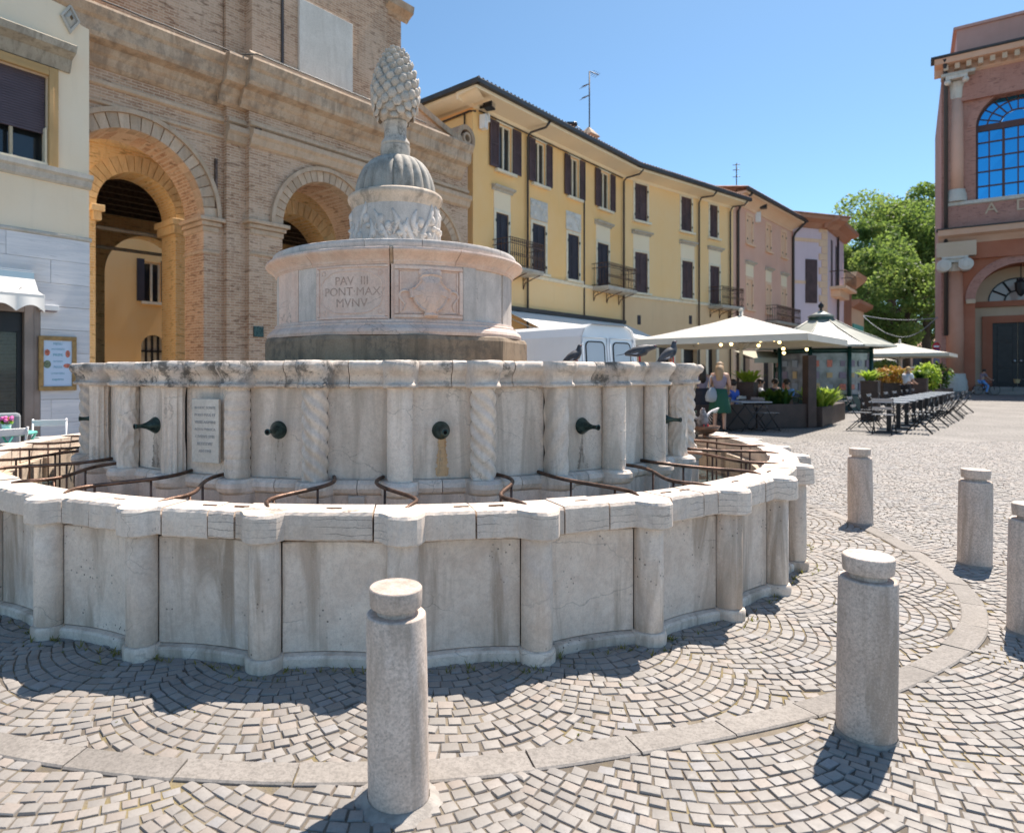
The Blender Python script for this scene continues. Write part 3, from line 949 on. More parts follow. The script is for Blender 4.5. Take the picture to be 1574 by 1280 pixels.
ru = stain_strip(.62, .95, 1.165, .885)
rum = ru.mesh('rust_stain', M['rust'])
gr_m = stain_strip(.45, 1.0, 1.17, .88).mesh('dark_stain', M['grime'])
for i in range(N35):
    j = i if i < 18 else i - N35
    if j % 2 == 0:
        a_ = PH0 + STEP * (j + .5)
        s_ = link_mesh('spout', sm_, fo, (0, 0, 0), (0, 0, R(a_)))
        if j in (2, -2, -4, 4): link_mesh('dark_stain', gr_m, fo, (0, 0, 0), (0, 0, R(a_)))
        if j == 0: link_mesh('rust_stain', rum, fo, (0, 0, 0), (0, 0, R(a_)))
# marble tablet with worn lettering beside the ringed column
a_ = PH0 - 2.5 * STEP + .35
b = MB(); c = pt(3.16, a_, 1.19)
b.box(c, (.245 * K, .022, .46 * K), R(a_))
tb = b.build('tablet', M['white_stone'], fo, .003)
for k, (t_, off) in enumerate([('IN HOC FONTE', 0), ('PONT MAX ET', 0), ('VRBIS ARIMINI', 0), ('AQVA PVBLICA', 0), ('CIVIBVS SVIS', 0), ('RESTITVIT', -.01), ('AN DNI', 0)]):
    vs, fs = text_verts(t_, .028, .003)
    wd = max(v[0] for v in vs) - min(v[0] for v in vs)
    sc_ = min(1, .165 / wd)
    b = MB()
    Mx = Matrix.Translation(pt(3.1745, a_, 1.355 - k * .052)) @ Matrix.Rotation(R(a_), 4, 'Z') @ Matrix.Rotation(R(90), 4, 'X') @ Matrix.Scale(sc_, 4)
    b.add(vs, fs, 0, False, Mx)
    b.build('lettering', M['slab_letter'], tb)
# small square stone set in the pedestal
b = MB(); b.box(pt(3.155, PH0 - .5 * STEP - .1, .70), (.115 * K, .03, .12 * K), R(PH0 - .5 * STEP)); b.build('inset_block', M['white_stone'], fo, .003)
# iron rails from the inner tier to the coping
def rail(sg, kind):
    b = MB(); path = []
    n = 18
    r0, r1 = 3.10, 3.99
    for i in range(n + 1):
        t = i / n
        r = r0 + (r1 - r0) * t
        lat = sg * (.115 * (1 - t) ** 1.5) + sg * .085 * math.sin(t * PI * 2) * (1 if kind else .6) - sg * .02 * t
        z = .885 - .008 * math.sin(t * PI) - .030 * t + .004 * math.sin(7 * t)
        if t > .93: z -= (t - .93) * .15
        path.append((K * lat, -K * r, K * z))
    b.tube(path, [.0115] * (n - 1) + [.010, .008], 8)
    return b.mesh('rail', M['iron'], 60), path
post_m = {}
rm = {(s, k): rail(s, k) for s in (-1, 1) for k in (0, 1)}
for i in range(N35):
    sg = 1 if (i % 2 if i < 18 else (i - N35) % 2) else -1
    k = i % 2 if i % 3 else 1
    me, path = rm[(sg, k)]
    rl = link_mesh('rail', me, fo, (0, 0, 0), (0, 0, R(PH0 + STEP * i)))
    for q in (7, 13):
        pk = (sg, k, q)
        if pk not in post_m:
            p = path[q]; b = MB(); b.tube([(p[0], p[1], .30 * K), (p[0], p[1], p[2])], .0075, 6); post_m[pk] = b.mesh('rail_post', M['iron'])
        link_mesh('rail_post', post_m[pk], rl)
# --- octagonal block, drum, upper drum, dome, pine cone
b = MB()
oc = lambda an, z, i: (1 / max(.93, math.cos((an - R(8)) % (PI / 4) - PI / 8) / math.cos(PI / 8) * .985))
b.lathe([(1.485 * K, 1.66 * K), (1.485 * K, 1.93 * K), (1.47 * K, 1.965 * K), (1.45 * K, 1.978 * K)], 96, sm=False, rf=lambda an, z, i: 1 / max(.955, math.cos((an + R(-12)) % (PI / 5) - PI / 10)) * .985)
b.build('drum_base', M['stone_dark'], fo, fix=True, sharp=20)
b = MB()
b.lathe([(1.20 * K, 1.97 * K), (1.455 * K, 1.975 * K), (1.462 * K, 2.005 * K), (1.45 * K, 2.035 * K), (1.415 * K, 2.06 * K), (1.40 * K, 2.075 * K), (1.40 * K, 2.09 * K), (1.375 * K, 2.10 * K), (1.37 * K, 2.125 * K), (1.352 * K, 2.13 * K)], 96)
b.build('drum_foot', M['stone_drum'], fo, sharp=30)
# drum body of separate panels with raised frames
edges = [-66, -44, -32.5, 1.2, 33, 40, 62, 84, 108, 140, 175, 210, 245, 270, 294]
dm = {0: 'stone_drum', 1: 'stone_grey', 2: 'stone_drum', 3: 'stone_drum', 4: 'stone_grey', 5: 'stone_grey'}
for i in range(len(edges) - 1):
    a0, a1 = edges[i], edges[i + 1]
    rr = {1: 1.345, 5: 1.335, 4: 1.36}.get(i, 1.35)
    bb = ring_block('', None, a0 + (.35 if i == 3 else .1), a1 - (.35 if i == 2 else .1), lambda p: rr, [(0, 2.125), (0, 2.66)], 1.2, max(3, int((a1 - a0) / 2)))
    bb.build('drum_panel', M[dm.get(i, 'stone_grey')], fo)
def frame_on(a0, a1, z0, z1, w, r, mat, d=.018):
    ww = w / (r) * 57.3
    for (p0, p1, q0, q1) in ((a0, a1, z1 - w, z1), (a0, a1, z0, z0 + w), (a0, a0 + ww, z0 + w, z1 - w), (a1 - ww, a1, z0 + w, z1 - w)):
        bb = ring_block('', None, p0, p1, lambda p: r, [(.0, q0), (d, q0 + .005), (d, q1 - .005), (.0, q1)], r - .03, max(2, int((p1 - p0) / 2)))
        bb.build('panel_frame', mat, fo)
frame_on(3.0, 32.5, 2.14, 2.645, .038, 1.35, M['stone_drum'], .022)
frame_on(5.0, 30.5, 2.178, 2.607, .016, 1.35, M['stone_drum'], .010)
frame_on(-31.5, .2, 2.13, 2.655, .026, 1.35, M['stone_drum'], .014)
# thin border round the inscription
path = []
for i in range(73):
    t = 2 * PI * i / 72
    k = 1 / (abs(math.cos(t)) ** 3.2 + abs(math.sin(t)) ** 3.2) ** (1 / 3.2)
    wob = 1 - .05 * max(0, math.cos(4 * t + PI)) ** 8
    path.append(pt(1.352, -15.6 + 13.6 * k * wob * math.cos(t), 2.392 + .205 * k * wob * math.sin(t)))
b = MB(); b.tube(path, .0042, 6, cap=False); b.build('border', M['stone_drum'], fo)
for sx in (-1, 1):
    for sz in (-1, 1):
        path = [pt(1.352, -15.6 + sx * (12.6 + .9 * math.cos(t)), 2.392 + sz * (.19 + .022 * math.sin(t))) for t in [2 * PI * q / 12 for q in range(13)]]
        b = MB(); b.tube(path, .004, 6, cap=False); b.build('curl', M['stone_drum'], fo)
for t_, z_, s_ in (('PAV  III', 2.50, .115), ('PONT·MAX', 2.395, .115), ('MVNV', 2.285, .12)):
    vs, fs = text_verts(t_, s_ * K, .004)
    b = MB()
    b.add([pt(1.3505 + v[2], -15.2 + v[0] / (1.35 * K) * 57.3, z_ + v[1] / K) for v in vs], fs)
    b.build('lettering', M['letter'], fo)
# coat of arms cartouche
hp = [(.02, .185), (.09, .175), (.112, .155), (.105, .125), (.118, .095), (.15, .065), (.16, .048), (.198, .035), (.207, .012), (.196, -.03), (.200, -.055), (.168, -.058), (.160, -.085), (.140, -.122), (.105, -.160), (.062, -.186), (.05, -.198), (.072, -.218), (.066, -.232), (.02, -.228)]
sh = [(x, z) for x, z in hp] + [(-x, z) for x, z in hp[::-1]]
sh = sh[::-1]
NS = len(sh)
b = MB()
def on_drum(x, z, d): return pt(1.35 + d, 17.6 + x / 1.35 * 57.3, 2.385 + z)
for s0, d0, s1, d1 in ((1.02, -.002, 1.0, .055), (1.0, .055, .95, .066), (.95, .066, .86, .052), (.86, .052, .5, .078), (.5, .078, .02, .088)):
    v0 = [on_drum(x * s0, z * s0, d0) for x, z in sh]; v1 = [on_drum(x * s1, z * s1, d1) for x, z in sh]
    b.add(v0 + v1, [(i, (i + 1) % NS, NS + (i + 1) % NS, NS + i) for i in range(NS)], 0, True)
b.build('shield', M['stone_drum'], fo, fix=False, sharp=30)
b = MB()
for x_, r_, z_ in ((-.075, .034, .195), (0, .036, .20), (.075, .034, .195), (-.035, .03, .19), (.035, .03, .19)):
    b.ball(on_drum(x_, z_, .006), (r_ * 1.2, .03, r_), 12, 8)
b.ball(on_drum(0, -.20, .005), (.05, .025, .025), 12, 8)
b.build('crown_knot', M['stone_drum'], fo)
for sg in (-1, 1):
    key = [(.20, .0), (.245, .012), (.285, .0), (.305, -.03), (.295, -.065), (.265, -.095), (.242, -.125), (.25, -.16), (.268, -.185)]
    path = [on_drum(sg * x_, z_ + .01, .004) for x_, z_ in key]
    b = MB(); b.tube(path, [.011, .013, .014, .013, .012, .011, .010, .008, .004], 7); b.build('ribbon', M['stone_drum'], fo)
# cornice of the drum in blocks
dp = [(-.02, 2.657), (.004, 2.66), (.01, 2.675), (.018, 2.678), (.022, 2.695), (.04, 2.712), (.065, 2.735), (.098, 2.757), (.115, 2.768), (.124, 2.785), (.118, 2.805), (.09, 2.812)]
ed = [-75, -34, 1.0, 2.4, 29, 63, 100, 150, 200, 245, 285]
for i in range(len(ed) - 1):
    a0, a1 = ed[i], ed[i + 1]
    sh_ = -.02 if i == 2 else 0
    bb = ring_block('', None, a0 + .12, a1 - .12, lambda p: 1.352 + sh_, dp, 1.1, max(2, int((a1 - a0) / 2)), sm=True, jit=.0012)
    o = bb.build('drum_cornice', M['stone_tan' if i == 2 else 'stone_drum'], fo, fix=True); o.data.set_sharp_from_angle(angle=R(35))
ed = [-80, -40, -9, 14, 55, 100, 150, 200, 240, 280]
for i in range(len(ed) - 1):
    a0, a1 = ed[i], ed[i + 1]
    bb = ring_block('', None, a0 + .1, a1 - .1, lambda p: 1.37, [(-.1, 2.812), (.02, 2.815), (.032, 2.835), (.034, 2.87), (.022, 2.893), (0, 2.9)], .3, max(2, int((a1 - a0) / 2)), sm=True, jit=.001)
    o = bb.build('drum_slab', M['stone_grey'], fo, fix=True); o.data.set_sharp_from_angle(angle=R(35))
b = MB()
b.lathe([(.53 * K, 2.89 * K), (.53 * K, 2.93 * K), (.505 * K, 2.97 * K), (.50 * K, 3.0 * K), (.50 * K, 3.50 * K)], 64)
ud = b.build('upper_drum', M['stone_grey'], fo, sharp=30)
b = MB()
ru_ = random.Random(9)
for k in range(34):           # worn figures and scrolls carved in low relief
    a_ = k * 10.6 + ru_.uniform(-2, 2)
    z_ = ru_.choice((3.17, 3.27, 3.37))
    b.tube([pt(.503, a_ + 5 * math.sin(3.3 * t + k), z_ - .14 + .28 * t) for t in [q / 8 for q in range(9)]], [.008 + .020 * math.sin(PI * q / 8) for q in range(9)], 7)
    b.ball(pt(.502, a_ + 6, z_ + .05 * math.sin(k)), (.035, .03, .05), 10, 7, M=None)
    b.tube([pt(.503, a_ + 3 + 5 * math.cos(2 * PI * q / 14), z_ - .05 + .045 * math.sin(2 * PI * q / 14)) for q in range(12)], .010, 6)
    b.ball(pt(.505, a_ + 9, z_ - .13), (.04, .03, .028), 10, 7)
b.build('relief', M['stone_grey'], ud)
b = MB()
b.lathe([(.50 * K, 3.49 * K), (.512 * K, 3.515 * K), (.518 * K, 3.55 * K), (.545 * K, 3.58 * K), (.555 * K, 3.61 * K), (.55 * K, 3.635 * K), (.53 * K, 3.655 * K), (.50 * K, 3.66 * K), (.3 * K, 3.66 * K)], 64)
b.build('dome_rim', M['stone_tan'], fo, sharp=40)
b = MB(); pr = []
for i in range(25):
    t = i / 24
    pr.append(((.165 + (.475 - .165) * math.cos(t * PI / 2) ** 1.0) * K, (3.655 + .455 * math.sin(t * PI / 2) ** 1.06) * K))
b.lathe(pr, 168, rf=lambda an, z, i: 1 - .085 * (1 - abs(math.sin(an * 11)) ** .5) * (1 if i < 23 else .2) )
b.build('dome', M['stone_dome'], fo, sharp=60)
b = MB()
b.lathe([(.16 * K, 4.10 * K), (.172 * K, 4.13 * K), (.174 * K, 4.24 * K), (.16 * K, 4.25 * K), (.166 * K, 4.262 * K), (.172 * K, 4.275 * K), (.165 * K, 4.30 * K), (.14 * K, 4.335 * K), (.13 * K, 4.37 * K), (.13 * K, 4.46 * K), (.137 * K, 4.50 * K), (.145 * K, 4.52 * K), (.13 * K, 4.545 * K)], 40)
b.build('neck', M['stone_cone'], fo, sharp=35)
def cone_r(t): return .018 + .262 * (math.sin(PI * min(1, (t * .93 + .035)) ** .70)) ** .72
b = MB()
b.lathe([(cone_r(i / 24) * K * .95, (4.535 + .855 * i / 24) * K) for i in range(25)], 40)
pc = b.build('pine_cone', M['stone_cone'], fo, sharp=60)
b = MB()
b.lathe([(1.0, -.10), (1.0, .0), (.86, .22), (.52, .34), (.16, .38), (.001, .38)], 6, M=Matrix.Rotation(R(90), 4, 'X') @ Matrix.Rotation(R(30), 4, 'Z'), caps=False)
me = b.mesh('cone_scale', M['stone_cone'], 75)
ga = 2 * PI * .381966
nsc = 138
for k in range(nsc):
    # even spacing over the surface
    t = (k + .5) / nsc
    t = t ** 1.0
    tt = .05 + .93 * t
    r = cone_r(tt); z = 4.535 + .855 * tt
    an = k * ga
    dr = (cone_r(min(1, tt + .03)) - cone_r(max(0, tt - .03))) / (.06 * .855)
    tilt = math.atan(dr)
    q = .062 * (1 - .25 * tt) * rf.uniform(.92, 1.08)
    o = link_mesh('cone_scale', me, pc, (r * K * math.sin(an) * .97, -r * K * math.cos(an) * .97, z * K), (0, 0, 0), (q * K, q * K, q * K * 1.08))
    o.rotation_euler = (Matrix.Rotation(an, 4, 'Z') @ Matrix.Rotation(tilt * -.8 + .22, 4, 'X')).to_euler()
# ------------------------------------------------------------------ walls with openings
def wall_grid(B, name, x0, x1, z0, z1, rects, mat, rec=.18, y=0.0):
    xs = sorted({x0, x1} | {r[0] for r in rects} | {r[1] for r in rects})
    zs = sorted({z0, z1} | {r[2] for r in rects} | {r[3] for r in rects})
    xs = [x for x in xs if x0 <= x <= x1]; zs = [z for z in zs if z0 <= z <= z1]
    b = MB()
    for i in range(len(xs) - 1):
        for j in range(len(zs) - 1):
            cx_, cz_ = (xs[i] + xs[i + 1]) / 2, (zs[j] + zs[j + 1]) / 2
            if any(r[0] < cx_ < r[1] and r[2] < cz_ < r[3] for r in rects): continue
            b.add([(xs[i], y, zs[j]), (xs[i + 1], y, zs[j]), (xs[i + 1], y, zs[j + 1]), (xs[i], y, zs[j + 1])], [(0, 1, 2, 3)])
    for a, c, p, q in rects:
        b.add([(a, y, p), (c, y, p), (c, y, q), (a, y, q), (a, y + rec, p), (c, y + rec, p), (c, y + rec, q), (a, y + rec, q)],
              [(0, 4, 5, 1), (1, 5, 6, 2), (2, 6, 7, 3), (3, 7, 4, 0)])
    return b.build(name, mat, B.root)

def arch_wall(b, x0, x1, z0, z1, arches, y0, y1, n=28, back=True):
    """Wall strip x0..x1, z0..z1 pierced by round arches (xc, R, zspring)."""
    cur = x0
    def quad(p, flip=False):
        b.add([(a, y0, c) for a, c in p], [(0, 1, 2, 3)])
        if back: b.add([(a, y1, c) for a, c in p], [(3, 2, 1, 0)])
    for xc, r, zs in arches:
        l, rr = xc - r, xc + r
        if l > cur: quad([(cur, z0), (l, z0), (l, z1), (cur, z1)])
        pts = [(xc - r * math.cos(PI * i / n), zs + r * math.sin(PI * i / n)) for i in range(n + 1)]
        for i in range(n):
            (ax, az), (bx, bz) = pts[i], pts[i + 1]
            quad([(ax, az), (bx, bz), (bx, z1), (ax, z1)])
            b.add([(ax, y0, az), (bx, y0, bz), (bx, y1, bz), (ax, y1, az)], [(3, 2, 1, 0)], 0, True)
        b.add([(l, y0, z0), (l, y1, z0), (l, y1, zs), (l, y0, zs)], [(3, 2, 1, 0)])
        b.add([(rr, y0, z0), (rr, y1, z0), (rr, y1, zs), (rr, y0, zs)], [(0, 1, 2, 3)])
        cur = rr
    if cur < x1: quad([(cur, z0), (x1, z0), (x1, z1), (cur, z1)])
    return b

def ring_piece(b, xc, zc, r0, r1, a0, a1, y0, y1, n=4):
    vs = []
    for i in range(n + 1):
        a = a0 + (a1 - a0) * i / n
        c, s_ = -math.cos(a), math.sin(a)
        for r in (r0, r1):
            for y in (y0, y1):
                vs.append((xc + r * c, y, zc + r * s_))
    fs = []
    for i in range(n):
        k = 4 * i
        fs += [(k, k + 4, k + 6, k + 2), (k + 2, k + 6, k + 7, k + 3), (k + 1, k + 3, k + 7, k + 5), (k, k + 1, k + 5, k + 4)]
    fs += [(0, 2, 3, 1), (4 * n, 4 * n + 1, 4 * n + 3, 4 * n + 2)]
    return b.add(vs, fs)

def moulding(B, name, x0, x1, prof, mat, y=0.0, parent=None, ret0=True, ret1=True):
    """Horizontal moulding; prof = [(out, z)] bottom to top, returns butt into the wall at both ends."""
    b = MB()
    pr = [(0, prof[0][1])] + list(prof) + [(0, prof[-1][1])]
    n = len(pr)
    vs = [(x0, y - o, z) for o, z in pr] + [(x1, y - o, z) for o, z in pr]
    fs = [(i, n + i, n + (i + 1) % n, (i + 1) % n) for i in range(n)]
    fs += [tuple(range(n)), tuple(range(2 * n - 1, n - 1, -1))]
    b.add(vs, fs)
    return b.build(name, mat, parent or B.root, fix=True)

def pipe(B, u0, path, r=.055, name='downpipe'):
    b = MB(); b.tube(path, r, 8)
    return b.build(name, M['pipe'], B.root)

# ------------------------------------------------------------------ cream and marble shop house at the left
cz = 15.1 * K
LB = Facade(((137 - CX) / FPX * cz, cz), (.80, 1), 'shop_house', 'cream plastered house with a pale marble shop front at the left edge')
zm = LB.px(137, 373)[1]
mtop = zm
w0, w1 = LB.px(-95), LB.px(73)
wz0, wz1 = LB.px(73, 268)[1] + .16, LB.px(73, 118)[1]
dx0, dx1 = LB.px(-60), LB.px(36)
dz1 = LB.px(36, 480)[1]
up_top = 9.6
LBL = -9.0
wall_grid(LB, 'wall', LBL, 0, mtop, up_top, [(w0, w1, wz0, wz1)], M['cream'], .3)
b = MB(); b.span(LBL, 0, .02, 6, -.1, mtop - .01)       # core behind the marble, with a door hole in front
b = MB()
b.add([(0, 0, -.1), (0, 7, -.1), (0, 7, up_top), (0, 0, up_top)], [(0, 1, 2, 3)])
b.add([(LBL, 7, -.1), (LBL, 0, -.1), (LBL, 0, up_top), (LBL, 7, up_top)], [(0, 1, 2, 3)])
b.add([(0, 7, -.1), (LBL, 7, -.1), (LBL, 7, up_top), (0, 7, up_top)], [(0, 1, 2, 3)])
b.build('side_wall', M['cream'], LB.root)
b = MB(); b.add([(LBL - .3, -.35, up_top), (.2, -.35, up_top), (.2, 7.2, up_top + 1.2), (LBL - .3, 7.2, up_top + 1.2)], [(0, 1, 2, 3), (3, 2, 1, 0)])
b.build('roof', M['roof_edge'], LB.root)
moulding(LB, 'eave_cornice', LBL, .08, [(.0, up_top - .45), (.08, up_top - .42), (.10, up_top - .25), (.25, up_top - .12), (.32, up_top - .02), (.32, up_top)], M['trim_grey'])
# marble slabs in courses
rl_ = random.Random(4)
ncrs = 9
for c in range(ncrs):
    za, zb = mtop * c / ncrs, mtop * (c + 1) / ncrs
    x = 0.0; first = True
    while x > LBL:
        wd = rl_.uniform(1.2, 1.9) * (.55 if first and c % 2 else 1); first = False
        xa = max(LBL, x - wd)
        segs = [(xa, x)]
        if za < dz1 and xa < dx1 + .28 and x > dx0 - .28:
            segs = []
            if x > dx1 + .28: segs.append((max(xa, dx1 + .28), x))
            if xa < dx0 - .28: segs.append((xa, min(x, dx0 - .28)))
        for p, q in segs:
            if q - p < .05: continue
            b = MB(); b.span(p + .003, q - .003, -.035 - rl_.uniform(0, .006), .02, za + .003, min(zb, 99) - .003)
            b.build('marble_slab', M['marble'], LB.root, .004, seg=1)
        x = xa
moulding(LB, 'marble_cap', LBL, .03, [(.03, mtop), (.06, mtop + .02), (.06, mtop + .06), (.02, mtop + .085)], M['trim_grey'])
# shop door opening
b = MB()
b.span(dx0 - .28, dx0, -.05, .06, 0, dz1 + .30); b.span(dx1, dx1 + .16, -.05, .06, 0, dz1 + .30); b.span(dx0, dx1, -.05, .06, dz1, dz1 + .30)
b.span(dx1 + .163, dx1 + .28, -.03, .05, 0, dz1 + .30)
b.build('door_surround', M['shop_frame'], LB.root, .008)
b = MB(); b.span(dx0, dx1, .05, .11, dz1 - .38, dz1 - .002); b.span(dx1 - .09, dx1 - .002, .05, .11, 0, dz1 - .38); b.span(dx0, dx0 + .09, .05, .11, 0, dz1 - .38)
gd = b.build('glass_door', M['black'], LB.root, .005)
b = MB(); b.span(dx0 + .09, dx1 - .09, .075, .085, .05, dz1 - .38); b.build('pane', M['glass_shop'], gd)
b = MB()
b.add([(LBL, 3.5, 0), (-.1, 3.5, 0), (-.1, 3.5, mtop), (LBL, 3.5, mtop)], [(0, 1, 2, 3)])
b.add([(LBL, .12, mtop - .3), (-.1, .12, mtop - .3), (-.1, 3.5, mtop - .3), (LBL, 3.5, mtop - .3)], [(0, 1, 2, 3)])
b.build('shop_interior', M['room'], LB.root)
b = MB()
for k in range(5):
    b.span(dx1 - 1.5, dx1 - .35, 1.2, 1.5, .5 + k * .42, .53 + k * .42)
    for q in range(6):
        b.span(dx1 - 1.45 + q * .18, dx1 - 1.33 + q * .18, 1.22, 1.4, .53 + k * .42, .53 + k * .42 + rl_.uniform(.1, .3))
b.build('shop_shelves', M['kiosk_in'], LB.root)
# upper window
b = MB(); fw = LB.px(88) - w1
b.span(w0 - fw, w0, -.07, 0, wz0 - .02, wz1 + fw); b.span(w1, w1 + fw, -.07, 0, wz0 - .02, wz1 + fw); b.span(w0, w1, -.07, 0, wz1, wz1 + fw)
b.span(w0 - fw * .5, w0, -.09, -.07, wz0 - .02, wz1 + fw * .45); b.span(w1, w1 + fw * .5, -.09, -.07, wz0 - .02, wz1 + fw * .45); b.span(w0, w1, -.09, -.07, wz1, wz1 + fw * .45)
wf = b.build('window', M['tan_frame'], LB.root, .012)
zt = LB.px(88, 97)[1]
hz = wz1 + fw + .02
moulding(LB, 'hood', w0 - fw - .15, w1 + fw + .22, [(.05, hz), (.10, hz + .10), (.14, hz + .22), (.34, hz + .30), (.38, hz + .42), (.30, hz + .47), (.06, hz + .52)], M['trim_dark'], 0, wf)
moulding(LB, 'sill', LBL, .02, [(.03, wz0 - .30), (.07, wz0 - .26), (.10, wz0 - .16), (.16, wz0 - .12), (.16, wz0 - .03), (.10, wz0 - .02)], M['trim_grey'], 0, wf)
bz = LB.px(70, 205)[1]
b = MB(); nb = 22
for i in range(nb):
    z_ = bz + (wz1 - bz) * i / nb
    b.span(w0 + .02, w1 - .02, .08, .13, z_ + .004, z_ + (wz1 - bz) / nb - .006)
b.span(w0 + .02, w1 - .02, .095, .115, bz, wz1)
b.build('roller_blind', M['blind'], wf)
b = MB(); b.span(w0, w1, .27, .29, wz0, wz1); b.build('pane', M['glass'], wf)
b = MB()
for q in (.0, .5):
    b.span(w1 - .62 + q * 0, w1 - .56, .10, .16, wz0, bz)
b.span(w1 - .05, w1 - .01, -.02, .10, wz0, bz + .1); b.span(w0, w1, -.04, .0, wz0, wz0 + .05)
b.build('open_sash', M['white_trim'], wf, .006)
# diamond boss and conduit
dxx, dzz = LB.px(107, 30)
b = MB()
for s0, s1, y0, y1 in ((.30, .30, 0, -.05), (.30, .22, -.05, -.06), (.22, .20, -.06, -.02), (.20, .06, -.02, -.09)):
    v0 = [(dxx + x * s0 * .62, y0, dzz + z * s0) for x, z in ((0, -1), (1, 0), (0, 1), (-1, 0))]
    v1 = [(dxx + x * s1 * .62, y1, dzz + z * s1) for x, z in ((0, -1), (1, 0), (0, 1), (-1, 0))]
    b.add(v0 + v1, [(i, (i + 1) % 4, 4 + (i + 1) % 4, 4 + i) for i in range(4)])
b.build('diamond_boss', M['trim_grey'], LB.root)
# wall lamp
lx, lz = LB.px(72, 474)
b = MB(); b.span(lx - .17, lx + .17, -.14, -.04, lz - .05, lz + .06); b.span(lx - .14, lx + .14, -.13, -.05, lz - .07, lz - .05, 1)
tag(b.build('wall_lamp', [M['white_paint'], M['c_mauve']], None, .01), 'small white box lamp on the marble wall above the menu board', 'lamp')
ob = bpy.data.objects['wall_lamp']; ob.matrix_world = LB.root.matrix_basis.copy()
# awning over the shop door
ax0, ax1 = LB.px(-60) - .3, LB.px(47)
az = LB.px(40, 428)[1]
awn = empty('shop_awning', LB.world(ax1, 0) + (az,), LB.root.rotation_euler[2], 'short white awning with a blue top strip over the shop door at the left', 'awning')
L_ = ax1 - ax0
b = MB(); b.span(-L_, 0, -.20, -.03, -.08, .10); b.span(-L_, .0, -.14, -.04, .105, .14); b.build('cassette', M['chrome'], awn, .01)
b = MB()
drop, out = -.36, .62
pts = [(-.20, -.03), (-out * .6, -.27), (-out, drop)]
def sheet(b, x0, x1, pp, th, mi=0):
    for (ya, za), (yb, zb) in zip(pp[:-1], pp[1:]):
        b.add([(x0, ya, za), (x1, ya, za), (x1, yb, zb), (x0, yb, zb), (x0, ya, za - th), (x1, ya, za - th), (x1, yb, zb - th), (x0, yb, zb - th)],
              [(0, 1, 2, 3)[::-1], (4, 5, 6, 7), (0, 4, 7, 3), (1, 2, 6, 5)], mi)
sheet(b, -L_, 0, pts, .012)
b.build('canopy', M['canvas_w'], awn)
b = MB(); b.span(-L_, -.12, -.16, -.05, -.22, -.08); b.build('blue_strip', M['aw_blue'], awn)
b = MB(); b.span(-L_, .01, -out - .03, -out + .02, drop - .07, drop + .01)
b.build('front_bar', M['canvas_w'], awn, .01)
b = MB(); nsc_ = 60
vs = []
for i in range(nsc_ + 1):
    x = -L_ + L_ * i / nsc_
    t = i / nsc_ * 3 % 1.0
    vs += [(x, -out - .035, drop - .05), (x, -out - .05 - .03 * math.sin(t * PI), drop - .20 - .12 * (1 - math.sin(t * PI)))]
b.add(vs, [(2 * i, 2 * i + 1, 2 * i + 3, 2 * i + 2) for i in range(nsc_)], 0, True)
b.build('valance', M['canvas_w'], awn)
b = MB()
for x in (-.12, -1.6): b.tube([(x, -.1, -.05), (x - .3, -.55, -.40), (x, -out, drop - .04)], .022, 6)
b.build('arm', M['chrome'], awn)
# framed menu
m0, m1 = LB.px(57), LB.px(115)
mz0, mz1 = LB.px(86, 600)[1], LB.px(86, 517)[1]
mc = (m0 + m1) / 2; mw, mh = m1 - m0, mz1 - mz0
mn = empty('menu_board', LB.world(mc, -.05) + ((mz0 + mz1) / 2,), LB.root.rotation_euler[2], 'gilt framed menu board hanging on the marble wall', 'menu board')
b = MB(); t_ = .085
b.span(-mw / 2, mw / 2, -.05, 0, mh / 2 - t_, mh / 2); b.span(-mw / 2, mw / 2, -.05, 0, -mh / 2, -mh / 2 + t_)
b.span(-mw / 2, -mw / 2 + t_, -.05, 0, -mh / 2 + t_, mh / 2 - t_); b.span(mw / 2 - t_, mw / 2, -.05, 0, -mh / 2 + t_, mh / 2 - t_)
b.build('frame', M['gold'], mn, .012)
b = MB(); b.span(-mw / 2 + t_, mw / 2 - t_, -.02, -.005, -mh / 2 + t_, mh / 2 - t_); sh_ = b.build('sheet', M['poster'], mn)
for t_, z_, w_ in (('MENU', .40, .17), ('ANTIPASTI', .29, .25), ('PRIMI', .17, .18), ('SECONDI', .04, .18), ('PIZZA', -.08, .16), ('CONTORNI', -.21, .25), ('coperto', -.33, .22)):
    vs, fs = text_verts(t_, .07, .002)
    wd = max(v[0] for v in vs) - min(v[0] for v in vs)
    b = MB(); b.add(vs, fs, 0, False, Matrix.Translation((0, -.0225, z_ * mh / 1.12)) @ Matrix.Rotation(R(90), 4, 'X') @ Matrix.Scale(w_ * mw / .72 / wd, 4))
    b.build('print_line', M['teal_ink'], sh_)
for x_, z_, rx, rz_, mm in ((-.20, .22, .05, .065, 'food_red'), (.19, .20, .045, .075, 'food_red'), (-.20, -.02, .07, .08, 'food_green'), (.18, -.05, .075, .045, 'food_red')):
    b = MB(); b.lathe([(.0001, 0), (1, 0), (1, .002)], 18, M=Matrix.Translation((x_ * mw / .72, -.0225, z_ * mh / 1.12)) @ Matrix.Rotation(R(90), 4, 'X') @ Matrix.Diagonal((rx * mw / .72, rz_ * mw / .72, 1, 1)))
    b.build('food_picture', M[mm], sh_)

# ------------------------------------------------------------------ brick fish market with three arches
pz = 15.6 * K
PF = Facade(((137 - CX) / FPX * pz, pz), (.935, 1), 'fish_market_arcade', 'weathered brick arcade with round arches, scrolls and a marble slab behind the fountain')
sR = PF.px(719, None, -.34); sRc = PF.px(729, None, -.95)
sA = PF.px(344); sB = PF.px(372)
zc1 = PF.px(137, 23)[1]      # top of the main cornice
YB = -.34                    # the middle bay steps forward
